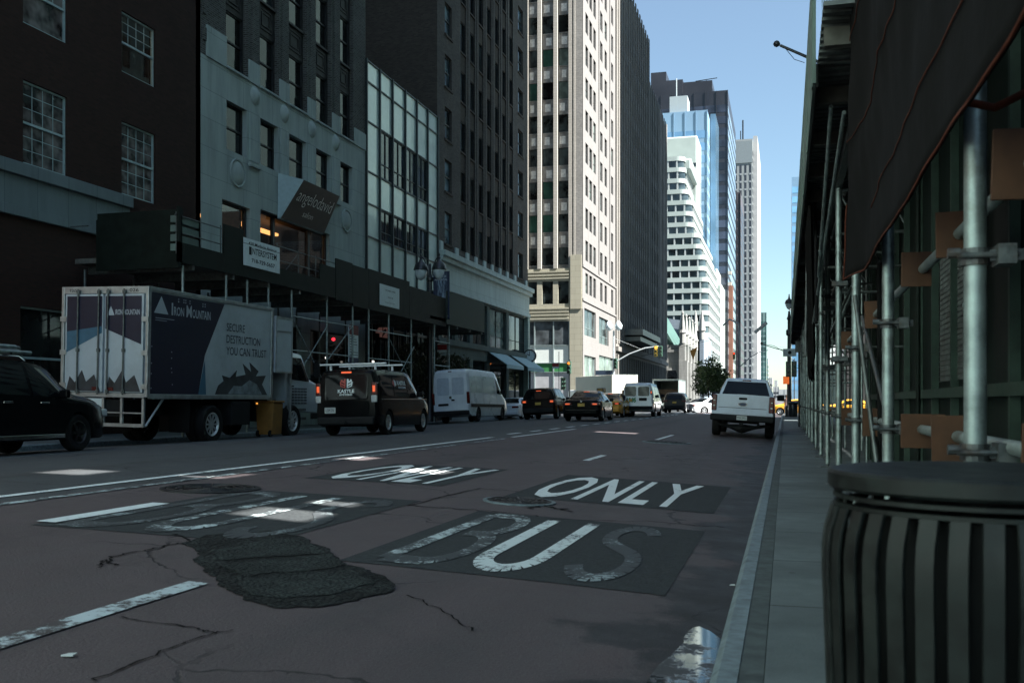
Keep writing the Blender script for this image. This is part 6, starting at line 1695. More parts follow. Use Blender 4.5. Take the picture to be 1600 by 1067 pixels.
o = m.build("sheet", nt_, t, smooth=80); s_ = o.modifiers.new("thick", 'SOLIDIFY'); s_.thickness = .006
tag(MB().path([(1.9, 3.1, 2.55), (1.2, 3.25, 2.38), (.85, 3.4, 2.22), (.66, 3.55, 2.16), (.58, 3.6, 2.2)], .014, 8).build("orange_hose", org, smooth=60), "orange cord looping to the nearest thick scaffold pipe", "cord")

# ------------------------------------------------------------------ slatted litter bin
def bin_():
    cx, cy = .405, 2.2
    t = thing("litter_bin", "big dark green slatted steel litter bin in the right foreground", "litter bin", (cx, cy, .15))
    gm = mat("dark green bin enamel", (.0055, .008, .007), .5, var=.7, scale=16, spec=.3, dirt=(.02, .023, .02), bump=.03); inn = mat("bin liner", (.006, .007, .007), .5, var=.4, scale=3)
    prof = [(.305, .03), (.310, .2), (.316, .42), (.322, .60), (.326, .70), (.326, .75), (.321, .79), (.312, .82), (.307, .838)]
    n = 36
    for k in range(n):
        a = 2 * math.pi * k / n; b = MB(); vs = []
        c, s = math.cos(a), math.sin(a)
        for r_, z in prof:
            for w, d in ((-.0185, 0), (-.0165, .005), (.0165, .005), (.0185, 0), (.0165, -.004), (-.0165, -.004)): vs.append(((r_ + d) * c - w * s, (r_ + d) * s + w * c, z))
        b.add(vs, [(j * 6 + q, j * 6 + (q + 1) % 6, (j + 1) * 6 + (q + 1) % 6, (j + 1) * 6 + q) for j in range(len(prof) - 1) for q in range(6)] + [(0, 1, 2, 3, 4, 5), tuple(range((len(prof) - 1) * 6, len(prof) * 6))])
        b.build("slat", gm, t, smooth=50, world=False)
    MB().lathe([(.22, .05), (.25, .3), (.278, .66), (.275, .83)], 40).build("liner", inn, t, smooth=60, world=False)
    MB().lathe([(.235, .02), (.272, .02), (.272, .07), (.255, .07), (.235, .07), (.235, .02)], 48).build("bottom_ring", gm, t, smooth=40, world=False)
    for z in (.838, .856): MB().lathe([(.296, z), (.308, z), (.308, z + .008), (.296, z + .008), (.296, z)], 60).build("neck_ring", gm, t, smooth=30, world=False)
    MB().lathe([(0, .906), (.17, .908), (.20, .911), (.29, .913), (.313, .912), (.319, .906), (.319, .880), (.314, .874), (.30, .874), (.29, .885), (.19, .888), (0, .89)], 80).build("lid", gm, t, smooth=32, world=False)
    MB().lathe([(0, .86), (.18, .86), (.18, .87), (0, .87)], 30).build("opening", inn, t, world=False)
bin_()

# ------------------------------------------------------------------ the far pavement shed (left)
SX = LKX + .55
def sl(px): return on_x(px, 500, SX)[0]
def sz(px, py): return on_x(px, py, SX)[1]
lt = thing("sidewalk_shed", "dark green pavement shed with pipe posts across the road on the left", "scaffold", (SX, 40, .15))
gd = M_DARKGREEN; y0, y1 = 26.0, sl(757)
m = MB().box(XF + .3, SX - .05, y0, y1, 5.45, 5.6); m.build("deck", M_TIMBER, lt)
for k in range(14): u = y0 + .6 + k * 2.3; MB().box(XF + .3, SX - .05, u, u + .12, 5.2, 5.45).build("joist", M_PIPED, lt)
# hoist box and parapet pieces of different heights
MB().box(XF + 1.1, SX, y0 - .05, y0, 5.2, 6.75).box(SX - .05, SX, y0, sl(278), 5.2, 7.0).box(XF + 1.1, SX, y0, y0 + .05, 6.75, 6.95).build("end_board", gd, lt)
for a, c, z0, z1 in ((278, 350, 5.35, 5.95), (350.3, 381, 5.35, 6.9), (381.2, 436, 5.35, 6.2), (436.2, 500, 5.35, 5.95), (500.2, 524, 5.35, 6.55), (525, 551, 5.3, 6.95), (551.2, 576, 5.2, 6.9), (576.2, 640, 5.2, 6.95), (640.2, 672, 5.2, 6.75)):
    MB().box(SX - .05, SX, sl(a), sl(c), z0, z1).build("parapet_board", gd, lt)
MB().box(SX - .05, SX, sl(698), y1, 5.35, 7.1).build("parapet_board", mat("olive shed board", (.045, .06, .045), .6, var=.2), lt); MB().box(SX - .06, SX - .05, sl(672.2), sl(697.8), 5.2, 6.7).build("parapet_board", gd, lt)
b = MB()
for z in (6.25, 6.75): b.cyl((SX - .1, sl(278), z), (SX - .1, sl(350), z), .02).cyl((SX - .1, sl(436), z), (SX - .1, sl(527), z), .02)
for px in (280, 318, 349, 437, 470, 497): b.cyl((SX - .1, sl(px), 5.6), (SX - .1, sl(px), 6.85), .02)
b.cyl((SX - .1, sl(440), 5.6), (SX - .1, sl(470), 6.7), .015).cyl((SX - .1, sl(500), 5.6), (SX - .1, sl(523), 6.5), .015)
b.cyl((XF + .8, y0, 6.6), (XF - .3 + .4, y0, 6.6), .02)
b.build("railing", M_PIPED, lt)
b = MB()
for k in range(4): b.box(SX - .3, SX - .12, sl(280), sl(316), 5.7 + k * .28, 5.9 + k * .28)
b.build("stored_board", M_PARA, lt)
pp = [y0 + .2, 28.6] + [sl(a) for a in (391, 424, 460, 515, 555, 580, 611, 646, 682, 705)]
for y in pp:
    MB().cyl((SX - .12, y, .15), (SX - .12, y, 5.3), .04, n=10).build("post", M_PIPE, lt, smooth=40); MB().cyl((XF + .5, y, .15), (XF + .5, y, 5.3), .04, n=8).build("post", M_PIPED, lt, smooth=40)
for a, c in zip(pp[4:], pp[5:]):
    if abs(a - sl(555)) < .1 or abs(a - sl(646)) < .1: continue
    for z in (4.35, 3.1): MB().cyl((SX - .1, a, z), (SX - .1, c, z), .025, n=8).build("guard_rail", M_PIPE, lt, smooth=40)
for a, c, z0, z1 in ((460, 515, 4.3, 1.6), (515, 460, 4.2, 1.9), (611, 650, 4.1, 1.8), (650, 611, 3.9, 1.6), (555, 515, 4.4, 2.9)): MB().cyl((SX - .1, sl(a), z0), (SX - .1 + .05, sl(c), z1), .022, n=8).build("brace", M_PIPE, lt, smooth=40)
for a, c in zip(pp[:4], pp[1:5]): MB().cyl((SX - .12, a, 3.6), (XF + .5, c, 5.2), .022, n=8).build("brace", M_PIPED, lt, smooth=40)
def sign_on_shed(name, label, a, c, z0, z1, lines, back=M_SIGNW):
    t = thing(name, label, "sign", (SX + .02, (sl(a) + sl(c)) / 2, z0)); u0, u1 = sl(a), sl(c)
    MB().box(SX + .005, SX + .03, u0, u1, z0, z1).build("board", back, t)
    for body, fu0, fu1, f0, f1, bold in lines:
        w, h = (u1 - u0), (z1 - z0); tm = text_mb(body, w * (fu1 - fu0), h * (f1 - f0), bold); tm.v = [(SX + .034, u0 + w * fu0 + x, z0 + h * f0 + y) for x, y, _ in tm.v]; tm.build("lettering", M_BLK, t)
    return t
sg = sign_on_shed("contractor_sign", "white contractor's sign with bold black lettering on the far shed parapet", 380, 436, sz(380, 409) - .1, sz(380, 366) - .1, [("420 Madison Avenue", .12, .9, .78, .9, .01), ("I", .13, .20, .42, .72, .03), ("NTERSYSTEM", .22, .9, .46, .70, .015), ("718-729-5657", .2, .85, .16, .31, .02)])
MB().box(SX + .03, SX + .033, sg.location.y - 1.3, sg.location.y + 1.3, sg.location.z + .72, sg.location.z + .735).build("rule", M_BLK, sg)
sign_on_shed("notice_sign", "small white notice with a few dark lines further along the shed parapet", 593, 623, sz(593, 476), sz(593, 443), [("WE ARE OPEN", .25, .78, .72, .80, .01), ("SUITE 78", .4, .65, .40, .47, .01), ("DURING CONSTRUCTION", .25, .75, .16, .20, 0)])
# bus stop panel
t = thing("bus_stop_panel", "tall narrow red and white bus timetable panel under the shed", "sign", (SX - .3, sl(563), 2.3))
u0, u1 = sl(556), sl(570); zz0, zz1 = sz(563, 566), sz(563, 508)
MB().box(SX - .35, SX - .3, u0, u1, zz0, zz1).build("board", M_SIGNW, t); MB().box(SX - .3, SX - .29, u0, u1, zz1 - (zz1 - zz0) * .26, zz1).build("red_header", mat("sign red", (.16, .02, .02), .5, var=.1), t); MB().box(SX - .3, SX - .29, u0, u1, zz0, zz0 + .2).build("navy_footer", mat("sign navy", (.02, .03, .08), .5, var=0), t)
b = MB(); rq = random.Random(2)
for k in range(11): b.box(SX - .3, SX - .293, u0 + .05, u0 + .05 + (u1 - u0 - .1) * rq.uniform(.4, 1), zz0 + .3 + k * .11, zz0 + .33 + k * .11)
b.build("timetable_row", mat("sign grey", (.12, .14, .15), .5, var=0), t); MB().cyl((SX - .33, (u0 + u1) / 2, .15), (SX - .33, (u0 + u1) / 2, zz0), .04).build("post", M_PIPED, t)
# house number and small lamps of the shops in the dark under the shed
t = thing("house_number", "pinkish figures 42 on the added dark front under the shed", "number sign", (XF + .35, on_x(590, 520, XF + .35)[0], 3.6))
a, c = on_x(587, 520, XF + .35)[0], on_x(608, 520, XF + .35)[0]; z0 = on_x(597, 527, XF + .35)[1]; tm = text_mb("42", c - a, .62, .03, .02); tm.v = [(XF + .36 - z, a + x, z0 + y) for x, y, z in tm.v]; tm.build("figures", mat("pink figures", (.20, .13, .12), .5, var=0, emit=(.8, .35, .3, .01)), t); MB().box(XF + .02, XF + .33, a - .1, c + .1, z0 - .1, z0 + .75).build("backing", M_BLACK, t)
for k, (px, py, r_, col, lb) in enumerate(((521, 530, .09, (1, .03, .05, .35), "small red lamp glowing under the far shed"), (510, 559, .07, (1, .95, .85, .3), "small white lamp low under the shed left of the bus panel"), (583, 565, .07, (1, .95, .85, .3), "small white lamp under the shed right of the bus panel"))):
    y, z = on_x(px, py, XF + .6); t = thing("shop_lamp", lb, "lamp", (XF + .6, y, z)); MB().lathe([(0, -r_), (r_ * .8, -r_ * .6), (r_, 0), (r_ * .8, r_ * .6), (0, r_)], 12).build("bulb", mat(f"lamp {lb[6:11]} {k}", col[:3], emit=col, var=0), t, world=False, smooth=60); MB().cyl((-.5, 0, 0), (-r_, 0, 0), .02).build("bracket", M_BLACK, t, world=False)

# ------------------------------------------------------------------ street furniture
M_LAMP = mat("black lamp post paint", (.014, .017, .020), .4, var=.2, coat=.3); M_LGL = mat("lantern glass", (.6, .68, .70), .15, var=.1)
def lantern(t, x, y, z, s=1.):
    g = lambda pr: [(r_ * s, h * s) for r_, h in pr]
    MB().lathe(g([(.05, .62), (.10, .5), (.24, .40), (.30, .22), (.31, .16), (.27, .14)]), 16, (x, y, z)).build("lantern_hood", M_LAMP, t, smooth=40)
    MB().lathe(g([(.26, .15), (.25, .02), (.17, -.16), (.05, -.26), (0, -.27)]), 16, (x, y, z)).build("lantern_glass", M_LGL, t, smooth=60)
    MB().lathe(g([(.03, .6), (.07, .66), (.03, .72), (.05, .78), (0, .88)]), 10, (x, y, z)).build("finial", M_LAMP, t, smooth=40)
LX, LY = LKX - .45, on_x(672, 500, LKX - .45)[0]
t = thing("street_lamp", "ornate black twin lantern street lamp with a blue banner on the left pavement", "street lamp", (LX, LY, .15))
ztop = on_x(672, 440, LX)[1]
MB().lathe([(.36, .15), (.36, .5), (.28, .7), (.22, 1.1), (.17, 1.3), (.15, 1.5), (.14, ztop - .7), (.20, ztop - .65), (.2, ztop - .5), (.12, ztop - .45), (.12, ztop), (.2, ztop + .05), (.2, ztop + .2), (.08, ztop + .3), (.07, ztop + .9), (0, ztop + 1.0)], 16, (LX, LY, 0)).build("post", M_LAMP, t, smooth=35)
for sg_ in (-1, 1):
    dx = .50
    P = [(LX + sg_ * .08, LY, ztop + .1)] + [(LX + sg_ * (.1 + .42 * (1 - math.cos(R(a))) / 2), LY + sg_ * .05, ztop + .2 + 1.15 * math.sin(R(a * .62))) for a in range(10, 180, 17)] + [(LX + sg_ * .50, LY + sg_ * .05, ztop + 1.15)]
    MB().path(P, .03, 8).build("arm", M_LAMP, t, smooth=60); lantern(t, LX + sg_ * .5, LY + sg_ * .05, ztop + .42, 1.3)
bn = thing("street_banner", "dark blue vertical banner with pale streaks on the twin street lamp", "banner", (LX + .65, LY, 5))
za, zb = on_x(688, 503, LX)[1], on_x(688, 431, LX)[1]
def banner_mat():
    m, n, b = _nodes("banner print"); tc = _n(n, "ShaderNodeTexCoord").outputs["Object"]
    mp = _n(n, "ShaderNodeMapping"); mp.inputs["Scale"].default_value = (7, 7, 1.1); n.links.new(tc, mp.inputs[0]); f = _noise(n, mp.outputs[0], 1.3, 5, .7)
    s = _n(n, "ShaderNodeSeparateXYZ"); n.links.new(tc, s.inputs[0]); c = _math(n, 'ABSOLUTE', s.outputs[0])
    k = _math(n, 'MULTIPLY', _ramp(n, f, .45, .62), _ramp(n, c, .12, .36, 1, 0)); k = _math(n, 'MULTIPLY', k, _ramp(n, s.outputs[2], .45, .8))
    n.links.new(_mixc(n, k, (.012, .024, .060), (.30, .40, .50)), b.inputs["Base Color"]); b.inputs["Roughness"].default_value = .6
    return m
MB().box(LX + .18, LX + 1.1, LY - .012, LY + .012, za, zb).build("cloth", banner_mat(), bn)
b = MB().cyl((LX + .1, LY, za), (LX + 1.12, LY, za), .02).cyl((LX + .1, LY, zb), (LX + 1.12, LY, zb), .02); b.build("arm", M_LAMP, bn)
wl_ = mat("banner lettering", (.45, .5, .55), .5, var=0)
for body, a0, a1, f0, f1 in (("YOUR", .3, .7, .93, .97), ("WORLD OF", .2, .8, .88, .915), ("FINANCIAL", .12, .88, .81, .85), ("CENTER", .12, .6, .09, .13), ("capital", .5, .92, .04, .08)):
    tm = text_mb(body, .92 * (a1 - a0), (zb - za) * (f1 - f0), .01); tm.v = [(LX + .18 + .92 * a0 + x, LY - .016, za + (zb - za) * f0 + y) for x, y, _ in tm.v]; tm.build("lettering", wl_, bn)
# round street clock at the corner
cx_, cy_ = on_y(828, 556, 82.2); t = thing("street_clock", "round black rimmed street clock on a post at the far corner", "clock", (cx_, 82.2, .15))
MB().lathe([(.22, .15), (.2, .6), (.09, .8), (.08, cy_ - .6), (.14, cy_ - .55), (.05, cy_ - .5)], 12, (cx_, 82.2, 0)).build("post", M_LAMP, t, smooth=40)
MB().lathe([(.46, -.12), (.56, -.12), (.58, 0), (.56, .12), (.46, .12), (.46, -.12)], 28, (cx_, 82.2, cy_), 'y').build("rim", M_LAMP, t, smooth=40); MB().lathe([(0, -.1), (.47, -.1), (.47, .1), (0, .1)], 28, (cx_, 82.2, cy_), 'y').build("dial", M_SIGNW, t)
MB().box(cx_ - .02, cx_ + .02, 82.06, 82.09, cy_, cy_ + .36).obox((cx_ - .1, 82.08, cy_ + .08), (.28, .02, .05), Matrix.Rotation(.6, 3, 'Y')).build("hand", M_BLK, t)
b = MB()
for k in range(12): a = math.pi * k / 6; b.obox((cx_ + .4 * math.sin(a), 82.085, cy_ + .4 * math.cos(a)), (.03, .02, .08), Matrix.Rotation(a, 3, 'Y'))
b.build("hour_mark", M_BLK, t)
# traffic signals on mast arms
M_SIGB = mat("signal housing green", (.03, .075, .05), .5, var=.1); M_SIGY = mat("signal housing yellow", (.35, .25, .04), .5, var=.1); M_GREYP = mat("pale galvanised post", (.50, .54, .54), .5, .2, var=.15)
L_RED = mat("signal red lit", (.9, .05, .02), var=0, emit=(1, .06, .02, .4)); L_OFF = mat("signal lens unlit", (.03, .03, .03), .2, var=0); L_HAND = mat("pedestrian hand lit", (.95, .3, .03), var=0, emit=(1, .25, .03, .3)); L_AMB = mat("signal amber lit", (.95, .4, .05), var=0, emit=(1, .42, .08, .35))
def signal_head(t, x, y, z, rot=0., lit=None, hm=M_SIGB):
    q = MB().box(-.18, .18, -.14, .14, -.55, .55).build("signal_head", hm, t, world=False, bevel=.03); q.location = Vector((x, y, z)) - chain(t); q.rotation_euler = (0, 0, rot)
    for k, zz in enumerate((.36, 0, -.36)):
        MB().lathe([(0, -.17), (.12, -.17), (.12, -.14)], 14, (0, 0, zz), 'y').build("lens", lit if lit and k == 0 else L_OFF, q, world=False); v = MB()
        for a in range(0, 180, 20): v.cyl((.14 * math.cos(R(a)), -.14, zz + .14 * math.sin(R(a))), (.14 * math.cos(R(a)), -.32, zz + .14 * math.sin(R(a)) - .02), .02, n=5)
        v.build("visor", hm, q, world=False)
def mast(label, px, Y, ztop, arm_px, arm_y, pm, heads, lamp=True):
    x = on_y(px, 500, Y)[0]; t = thing("traffic_signal", label, "traffic light", (x, Y, .1)); MB().lathe([(.2, .1), (.2, .5), (.11, .6), (.10, ztop), (0, ztop + .1)], 12, (x, Y, 0)).build("post", pm, t, smooth=40)
    ax, az = on_y(arm_px, arm_y, Y); z0 = on_y(px, arm_y + 26, Y)[1]
    MB().path([(x, Y, z0), (x + (ax - x) * .35, Y, z0 + (az - z0) * .55), (x + (ax - x) * .7, Y, z0 + (az - z0) * .9), (ax, Y, az)], [.08, .07, .06, .05], 8).build("arm", pm, t, smooth=60)
    b = MB().cyl((x, Y, z0 + 2.6), (x + (ax - x) * .6, Y, z0 + (az - z0) * .85), .012); b.build("stay", pm, t)
    for hx, hy, lit, hm in heads: p = on_y(hx, hy, Y); signal_head(t, p[0], Y - .1, p[1], 0, lit, hm)
    return t, x
t, x = mast("pale traffic signal post with curved arm at the white tower's corner", 959, 103, 8.6, 1029, 541, M_GREYP, [(1025, 549, L_AMB, M_SIGY), (1032.5, 549, None, M_SIGB), (962, 568, None, M_SIGB)])
MB().box(x - 1.9, x - .1, 102.8, 102.85, 4.0, 4.5).build("street_sign", mat("street sign blue", (.02, .035, .06), .5, var=0), t); 
for q in range(2): MB().lathe([(0, 8.6), (.35, 8.8), (.4, 9.2), (.15, 9.6), (0, 9.7)], 12, (x + .5 * (-1 if q else 1), 103, 0)).build("lantern", M_LGL, t, smooth=60)
t, x = mast("pale street light and signal post over the road beyond the junction", 1156, 160, 12., 1200, 547, M_GREYP, [(1147, 556, L_RED, M_SIGY)])
MB().path([(x, 160, 9), (x - .2, 160, 13.5), (x - 1.6, 160, 14.2), (x - 2.6, 160, 13.2)], .14, 8).build("lamp_arm", M_GREYP, t, smooth=60); MB().obox((x + 3.2, 160, 12.8), (2.4, .5, .5), Matrix.Rotation(-.7, 3, 'Y')).build("lamp_head", M_GREYP, t, bevel=.1)
mast("thin signal arm crossing the sky far down the avenue", 1241, 210, 10., 1196, 538, M_LAMP, [])
# black lamp post with signs and signals at the right corner
YL = 74.; xl_ = on_y(1233, 600, YL)[0]; t = thing("street_lamp", "black lantern lamp post carrying signs and signals at the right kerb corner", "street lamp", (xl_, YL, .15)); Z_ = lambda py: on_y(1233, py, YL)[1]
MB().lathe([(.3, .15), (.3, .8), (.16, 1.0), (.12, Z_(525)), (.22, Z_(523)), (.22, Z_(516)), (.11, Z_(514)), (.11, Z_(500)), (.18, Z_(498)), (.1, Z_(494)), (.07, Z_(486))], 14, (xl_, YL, 0)).build("post", M_LAMP, t, smooth=40); lantern(t, xl_, YL, Z_(478))
MB().box(xl_ - .42, xl_ + .5, YL - .16, YL - .13, Z_(557), Z_(545)).build("white_sign", mat("grey white sign", (.42, .47, .48), .5, var=.05), t); MB().lathe([(.09, 0), (.13, 0), (.13, .01), (.09, .01)], 20, (xl_ + .04, YL - .175, Z_(551)), 'y').build("sign_emblem", M_BLK, t)
for dx in (-.05, .34): signal_head(t, xl_ + dx, YL - .35, Z_(577), 0, None, M_SIGB)
o = MB().box(xl_ - .42, xl_ - .0, YL - .35, YL - .1, Z_(600), Z_(588)).build("pedestrian_signal", mat("orange signal face", (.6, .13, .02), .4, var=0, emit=(1, .2, .03, .1)), t)
MB().path([(xl_, YL, Z_(548)), (xl_ - .8, YL, Z_(545)), (xl_ - 1.9, YL, Z_(537))], .03, 6).build("camera_arm", M_LAMP, t); MB().box(xl_ - 2.0, xl_ - 1.8, YL - .1, YL + .1, Z_(538), Z_(534)).build("camera", M_LAMP, t)
t = thing("street_lamp", "grey curved arm street light behind the black lantern post", "street lamp", (xl_ + 1.0, 82, .15)); X8 = on_y(1249, 530, 82)[0]
MB().path([(X8, 82, .15), (X8, 82, 7.2), (X8 - .1, 82, 8.2), (X8 - .4, 82, 8.55), (X8 - .8, 82, 8.5)], .06, 8).build("post", M_GREYP, t, smooth=60); MB().box(X8 - .15, X8 + .15, 81.8, 82.2, 6.2, 7.2).build("meter_box", M_GREYP, t)
t = thing("sign_post", "thin dark sign post on the right pavement beside the shed", "sign post", (.62, 44, .15)); X4 = on_y(1248.5, 600, 44)[0]
MB().cyl((X4, 44, .15), (X4, 44, 3.9), .035).build("post", M_LAMP, t); MB().box(X4 - .16, X4 + .16, 43.95, 43.96, 3.3, 3.8).build("plate", mat("dull sign back", (.08, .09, .09), .5), t)
t = thing("litter_bin", "small black litter bin at the foot of the black lantern post", "litter bin", (xl_ + .25, YL - .9, .15)); MB().lathe([(.26, 0), (.33, .1), (.34, .95), (.28, 1.05), (.2, 1.08)], 18).build("drum", M_LAMP, t, world=False, smooth=40); MB().lathe([(.34, .9), (.37, .92), (.37, .98), (.34, 1.0)], 18).build("rim", M_BLACK, t, world=False)
# one way sign and street signs by the far shed, flag pole and pennant
for px, py, Y, lb in ((691, 544, 53.5, "small red no standing sign on a thin post under the dark hedge"), (868, 571, 84, "small red and white sign on a thin post at the far corner")):
    x, z = on_y(px, py, Y); t = thing("parking_sign", lb, "sign", (x, Y, .15)); MB().cyl((x + .3, Y, .15), (x + .3, Y, z + 1.2), .03).build("post", M_PIPED, t); MB().box(x - .28, x + .28, Y - .03, Y - .01, z - .25, z + .25).build("plate", M_SIGNW, t); MB().box(x - .28, x + .28, Y - .04, Y - .031, z - .1, z + .2).build("red_field", mat("parking red", (.30, .02, .02), .5, var=0), t)
x, z = on_y(890, 576, 85); t = thing("traffic_signal", "small corner traffic signal at the kerb left of the white tower", "traffic light", (x, 85, .15)); MB().cyl((x, 85, .15), (x, 85, z + .8), .06).build("post", M_LAMP, t); signal_head(t, x, 84.8, z + .1, 0, L_HAND, M_SIGB); signal_head(t, x - .55, 84.8, z - 1.3, R(40), None, M_SIGB)
A_ = Vector((*on_y(1213.5, 69, 46),)); A3 = Vector((A_[0], 46, A_[1])); B_ = on_y(1262, 90, 46); B3 = Vector((B_[0], 46, B_[1])); D3 = B3 - A3; E3 = A3 + D3 * ((XN - A3.x) / D3.x)
t = thing("flag_pole", "bare black flag pole with ball tip jutting from the building above the scaffold", "flag pole", tuple(E3))
MB().cyl(E3, A3 + D3 * .12, .09, .06).build("pole", M_LAMP, t, smooth=40); MB().lathe([(0, -.16), (.11, -.1), (.16, 0), (.11, .1), (0, .16)], 14, tuple(A3)).build("ball", M_LAMP, t, smooth=60); b = MB().cyl(A3, A3 + D3 * .15, .035); p0, p1 = A3 + D3 * .25, A3 + D3 * .9
b.path([p0, p0.lerp(p1, .5) + Vector((0, 0, -.35)), p1 + Vector((0, 0, -.3))], .015, 5).build("halyard", M_LAMP, t)
pa, pb, pc = on_y(1078, 548, 150), on_y(1090, 542, 150), on_y(1083, 563, 150)
t = thing("pennant", "orange triangular pennant hanging on a wire across the avenue", "flag", (pa[0], 150, pa[1])); MB().prism([pa, pb, pc], 'y', 150, 150.03).build("cloth", mat("orange pennant", (.62, .30, .08), .7, var=.05), t)
q0, q1 = on_y(1045, 556, 150), on_y(1112, 531, 150); MB().cyl((q0[0] - 6, 150.05, q0[1] - .4), (q1[0], 150.05, q1[1]), .025, n=5).build("wire", M_BLACK, t)

# ------------------------------------------------------------------ trees and planting
def leafmat(name, a, c):
    m, n, b = _nodes(name); g = _n(n, "ShaderNodeNewGeometry"); 
    n.links.new(_mixc(n, g.outputs["Random Per Island"], a, c), b.inputs["Base Color"]); b.inputs["Roughness"].default_value = .5
    tr = _n(n, "ShaderNodeBsdfTranslucent"); tr.inputs[0].default_value = (*[x * 1.1 for x in c], 1); mx = n.nodes.new("ShaderNodeMixShader"); mx.inputs[0].default_value = .3
    o = [x for x in n.nodes if x.type == 'OUTPUT_MATERIAL'][0]; n.links.new(b.outputs[0], mx.inputs[1]); n.links.new(tr.outputs[0], mx.inputs[2]); n.links.new(mx.outputs[0], o.inputs[0]); return m
M_LEAF = leafmat("street tree leaves", (.025, .05, .02), (.07, .11, .035)); M_LEAFD = leafmat("dark hedge leaves", (.022, .03, .016), (.07, .075, .04)); M_BARK = mat("bark", (.05, .042, .034), .9, var=.3, scale=12, bump=.5)
def foliage(mb, c, rad, clumps, leaves, ls, r):
    for _ in range(clumps):
        while True:
            v = Vector((r.uniform(-1, 1), r.uniform(-1, 1), r.uniform(-1, 1)))
            if .3 < v.length < 1: break
        cc = Vector(c) + Vector((v.x * rad[0], v.y * rad[1], v.z * rad[2])); cr = r.uniform(.16, .34) * min(rad)
        for _ in range(leaves):
            d = Vector((r.gauss(0, 1), r.gauss(0, 1), r.gauss(0, .8))) * cr * .6; p = cc + d; a = Vector((r.gauss(0, 1), r.gauss(0, 1), r.gauss(0, .6))).normalized(); e = a.orthogonal().normalized(); e = Matrix.Rotation(r.uniform(0, 6.28), 3, a) @ e; f_ = a.cross(e); s = ls * r.uniform(.6, 1.3)
            mb.quad(p - e * s, p + f_ * s * .5, p + e * s, p - f_ * s * .5)
def tree(label, x, y, h, rad, clumps, leaves, ls, seed, lm=M_LEAF, z=.15, cat="tree", name="street_tree", group=None):
    r = random.Random(seed); t = thing(name, label, cat, (x, y, z), group=group); b = MB(); zc = h - rad[2]
    b.path([(0, 0, 0), (.03, .02, zc * .5), (-.02, 0, zc)], [.16 * h / 8, .11 * h / 8, .07 * h / 8], 8)
    for k in range(7): a = k * 2.4; b.path([(0, 0, zc * (.55 + .06 * k)), (math.cos(a) * rad[0] * .35, math.sin(a) * rad[1] * .35, zc + rad[2] * .1 * (k % 3)), (math.cos(a) * rad[0] * .75, math.sin(a) * rad[1] * .75, zc + rad[2] * (.2 + .1 * (k % 4)))], [.06 * h / 8, .04 * h / 8, .012], 6)
    b.build("trunk", M_BARK, t, world=False, smooth=50); c = MB(); foliage(c, (0, 0, zc), rad, clumps, leaves, ls, r); c.build("crown", lm, t, world=False)
for k, (px, Y, h, rad, lb) in enumerate(((1107, 128, 6.8, (1.7, 1.7, 2.2), "green street tree left of the pickup beyond the junction, nearest of the row"), (1120, 150, 6.4, (1.8, 1.8, 2.2), "dark street tree just left of the pickup's cab beyond the junction"), (1099, 170, 6, (1.7, 1.7, 2.), "street tree in front of the church, partly hidden by its neighbour"), (1131, 205, 6.5, (2, 2, 2.2), "small distant street tree above the pickup's roof"))):
    tree(lb, on_y(px, 600, Y)[0], Y, h, rad, 90, 26, .17, 40 + k, group="street trees beyond the junction")
# planting on the deck edge and behind the white van
t = thing("hedge", "dark leafy planting with pale flowers under the shed behind the tall white van", "hedge", (XF + 1.3, 54, .15)); r = random.Random(77); c = MB()
for k in range(6): foliage(c, (XF + 1.5 + r.uniform(-.3, .5), sl(690) + 1.0 + k * 1.9, 3.1 + r.uniform(-.25, .3) - .1 * k), (.9, 1.3, 1.3), 36, 30, .11, r)
c.build("foliage", M_LEAFD, t); fl_ = MB()
foliage(fl_, (XF + 1.9, sl(730), 3.4), (.6, 4.2, .9), 22, 5, .09, r); fl_.build("blossom", leafmat("pale blossom", (.35, .33, .30), (.5, .5, .48)), t); MB().box(XF + .5, XF + 2.2, sl(690), sl(745) + 1, .15, 1.0).build("planter", M_BLACK, t)

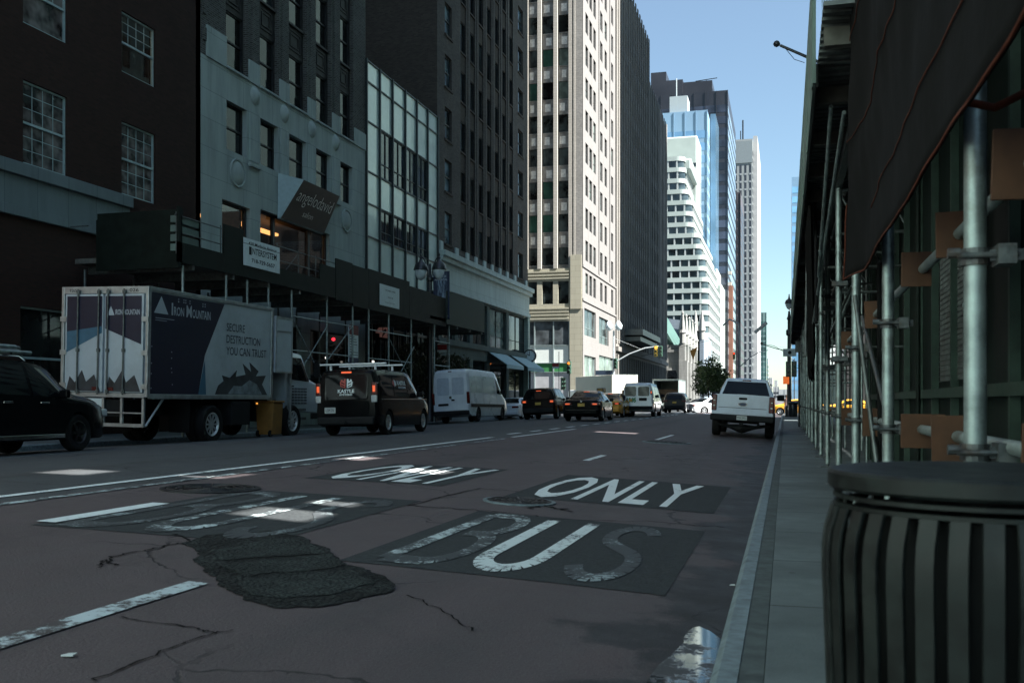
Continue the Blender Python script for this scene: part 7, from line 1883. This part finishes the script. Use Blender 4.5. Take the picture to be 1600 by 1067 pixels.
# ------------------------------------------------------------------ the one walker in view
def person(x, y):
    t = thing("person", "person in a pale pink dress walking across the junction by the black lantern post", "person", (x, y, .0)); J = {0: ((0, 0, .95), .13), 1: ((0, .0, 1.18), .12), 2: ((0, 0, 1.4), .13), 3: ((0, 0, 1.5), .055), 4: ((0, -.01, 1.62), .095), 5: ((0, -.01, 1.70), .07), 6: ((.17, 0, 1.41), .05), 7: ((.22, .04, 1.16), .04), 8: ((.22, -.06, .94), .033), 9: ((-.17, 0, 1.41), .05), 10: ((-.22, -.05, 1.16), .04), 11: ((-.21, .07, .95), .033), 12: ((.09, 0, .88), .085), 13: ((.10, -.12, .5), .06), 14: ((.10, -.06, .08), .042), 15: ((.10, -.22, .04), .035), 16: ((-.09, 0, .88), .085), 17: ((-.10, .1, .5), .06), 18: ((-.10, .28, .12), .042), 19: ((-.10, .16, .04), .035)}
    E_ = [(0, 1), (1, 2), (2, 3), (3, 4), (4, 5), (2, 6), (6, 7), (7, 8), (2, 9), (9, 10), (10, 11), (0, 12), (12, 13), (13, 14), (14, 15), (0, 16), (16, 17), (17, 18), (18, 19)]
    me = bpy.data.meshes.new("body"); me.from_pydata([J[k][0] for k in range(20)], E_, []); o = bpy.data.objects.new("body", me); COL.objects.link(o); sk = o.modifiers.new("s", 'SKIN')
    for k in range(20): me.skin_vertices[0].data[k].radius = (J[k][1], J[k][1])
    me.skin_vertices[0].data[0].use_root = True; o.modifiers.new("u", 'SUBSURF').levels = 1; bpy.context.view_layer.update(); e = bpy.data.meshes.new_from_object(o.evaluated_get(bpy.context.evaluated_depsgraph_get())); bpy.data.objects.remove(o)
    e.materials.clear(); e.materials.append(mat("skin", (.42, .26, .19), .6, var=.05)); e.polygons.foreach_set("use_smooth", [True] * len(e.polygons)); link("body", e, t, False)
    MB().lathe([(.165, 1.44), (.17, 1.3), (.15, 1.15), (.18, .95), (.24, .62), (.235, .62), (.16, .95)], 20, sy=.8).build("dress", mat("pink dress", (.55, .36, .33), .8, var=.1), t, world=False, smooth=60)
    MB().lathe([(0, 1.80), (.08, 1.78), (.115, 1.7), (.11, 1.58), (.06, 1.5), (0, 1.5)], 16, (0, .035, 0)).build("hair", mat("brown hair", (.06, .035, .02), .6), t, world=False, smooth=60)
person(on_y(1229.5, 640, 84)[0], 84)
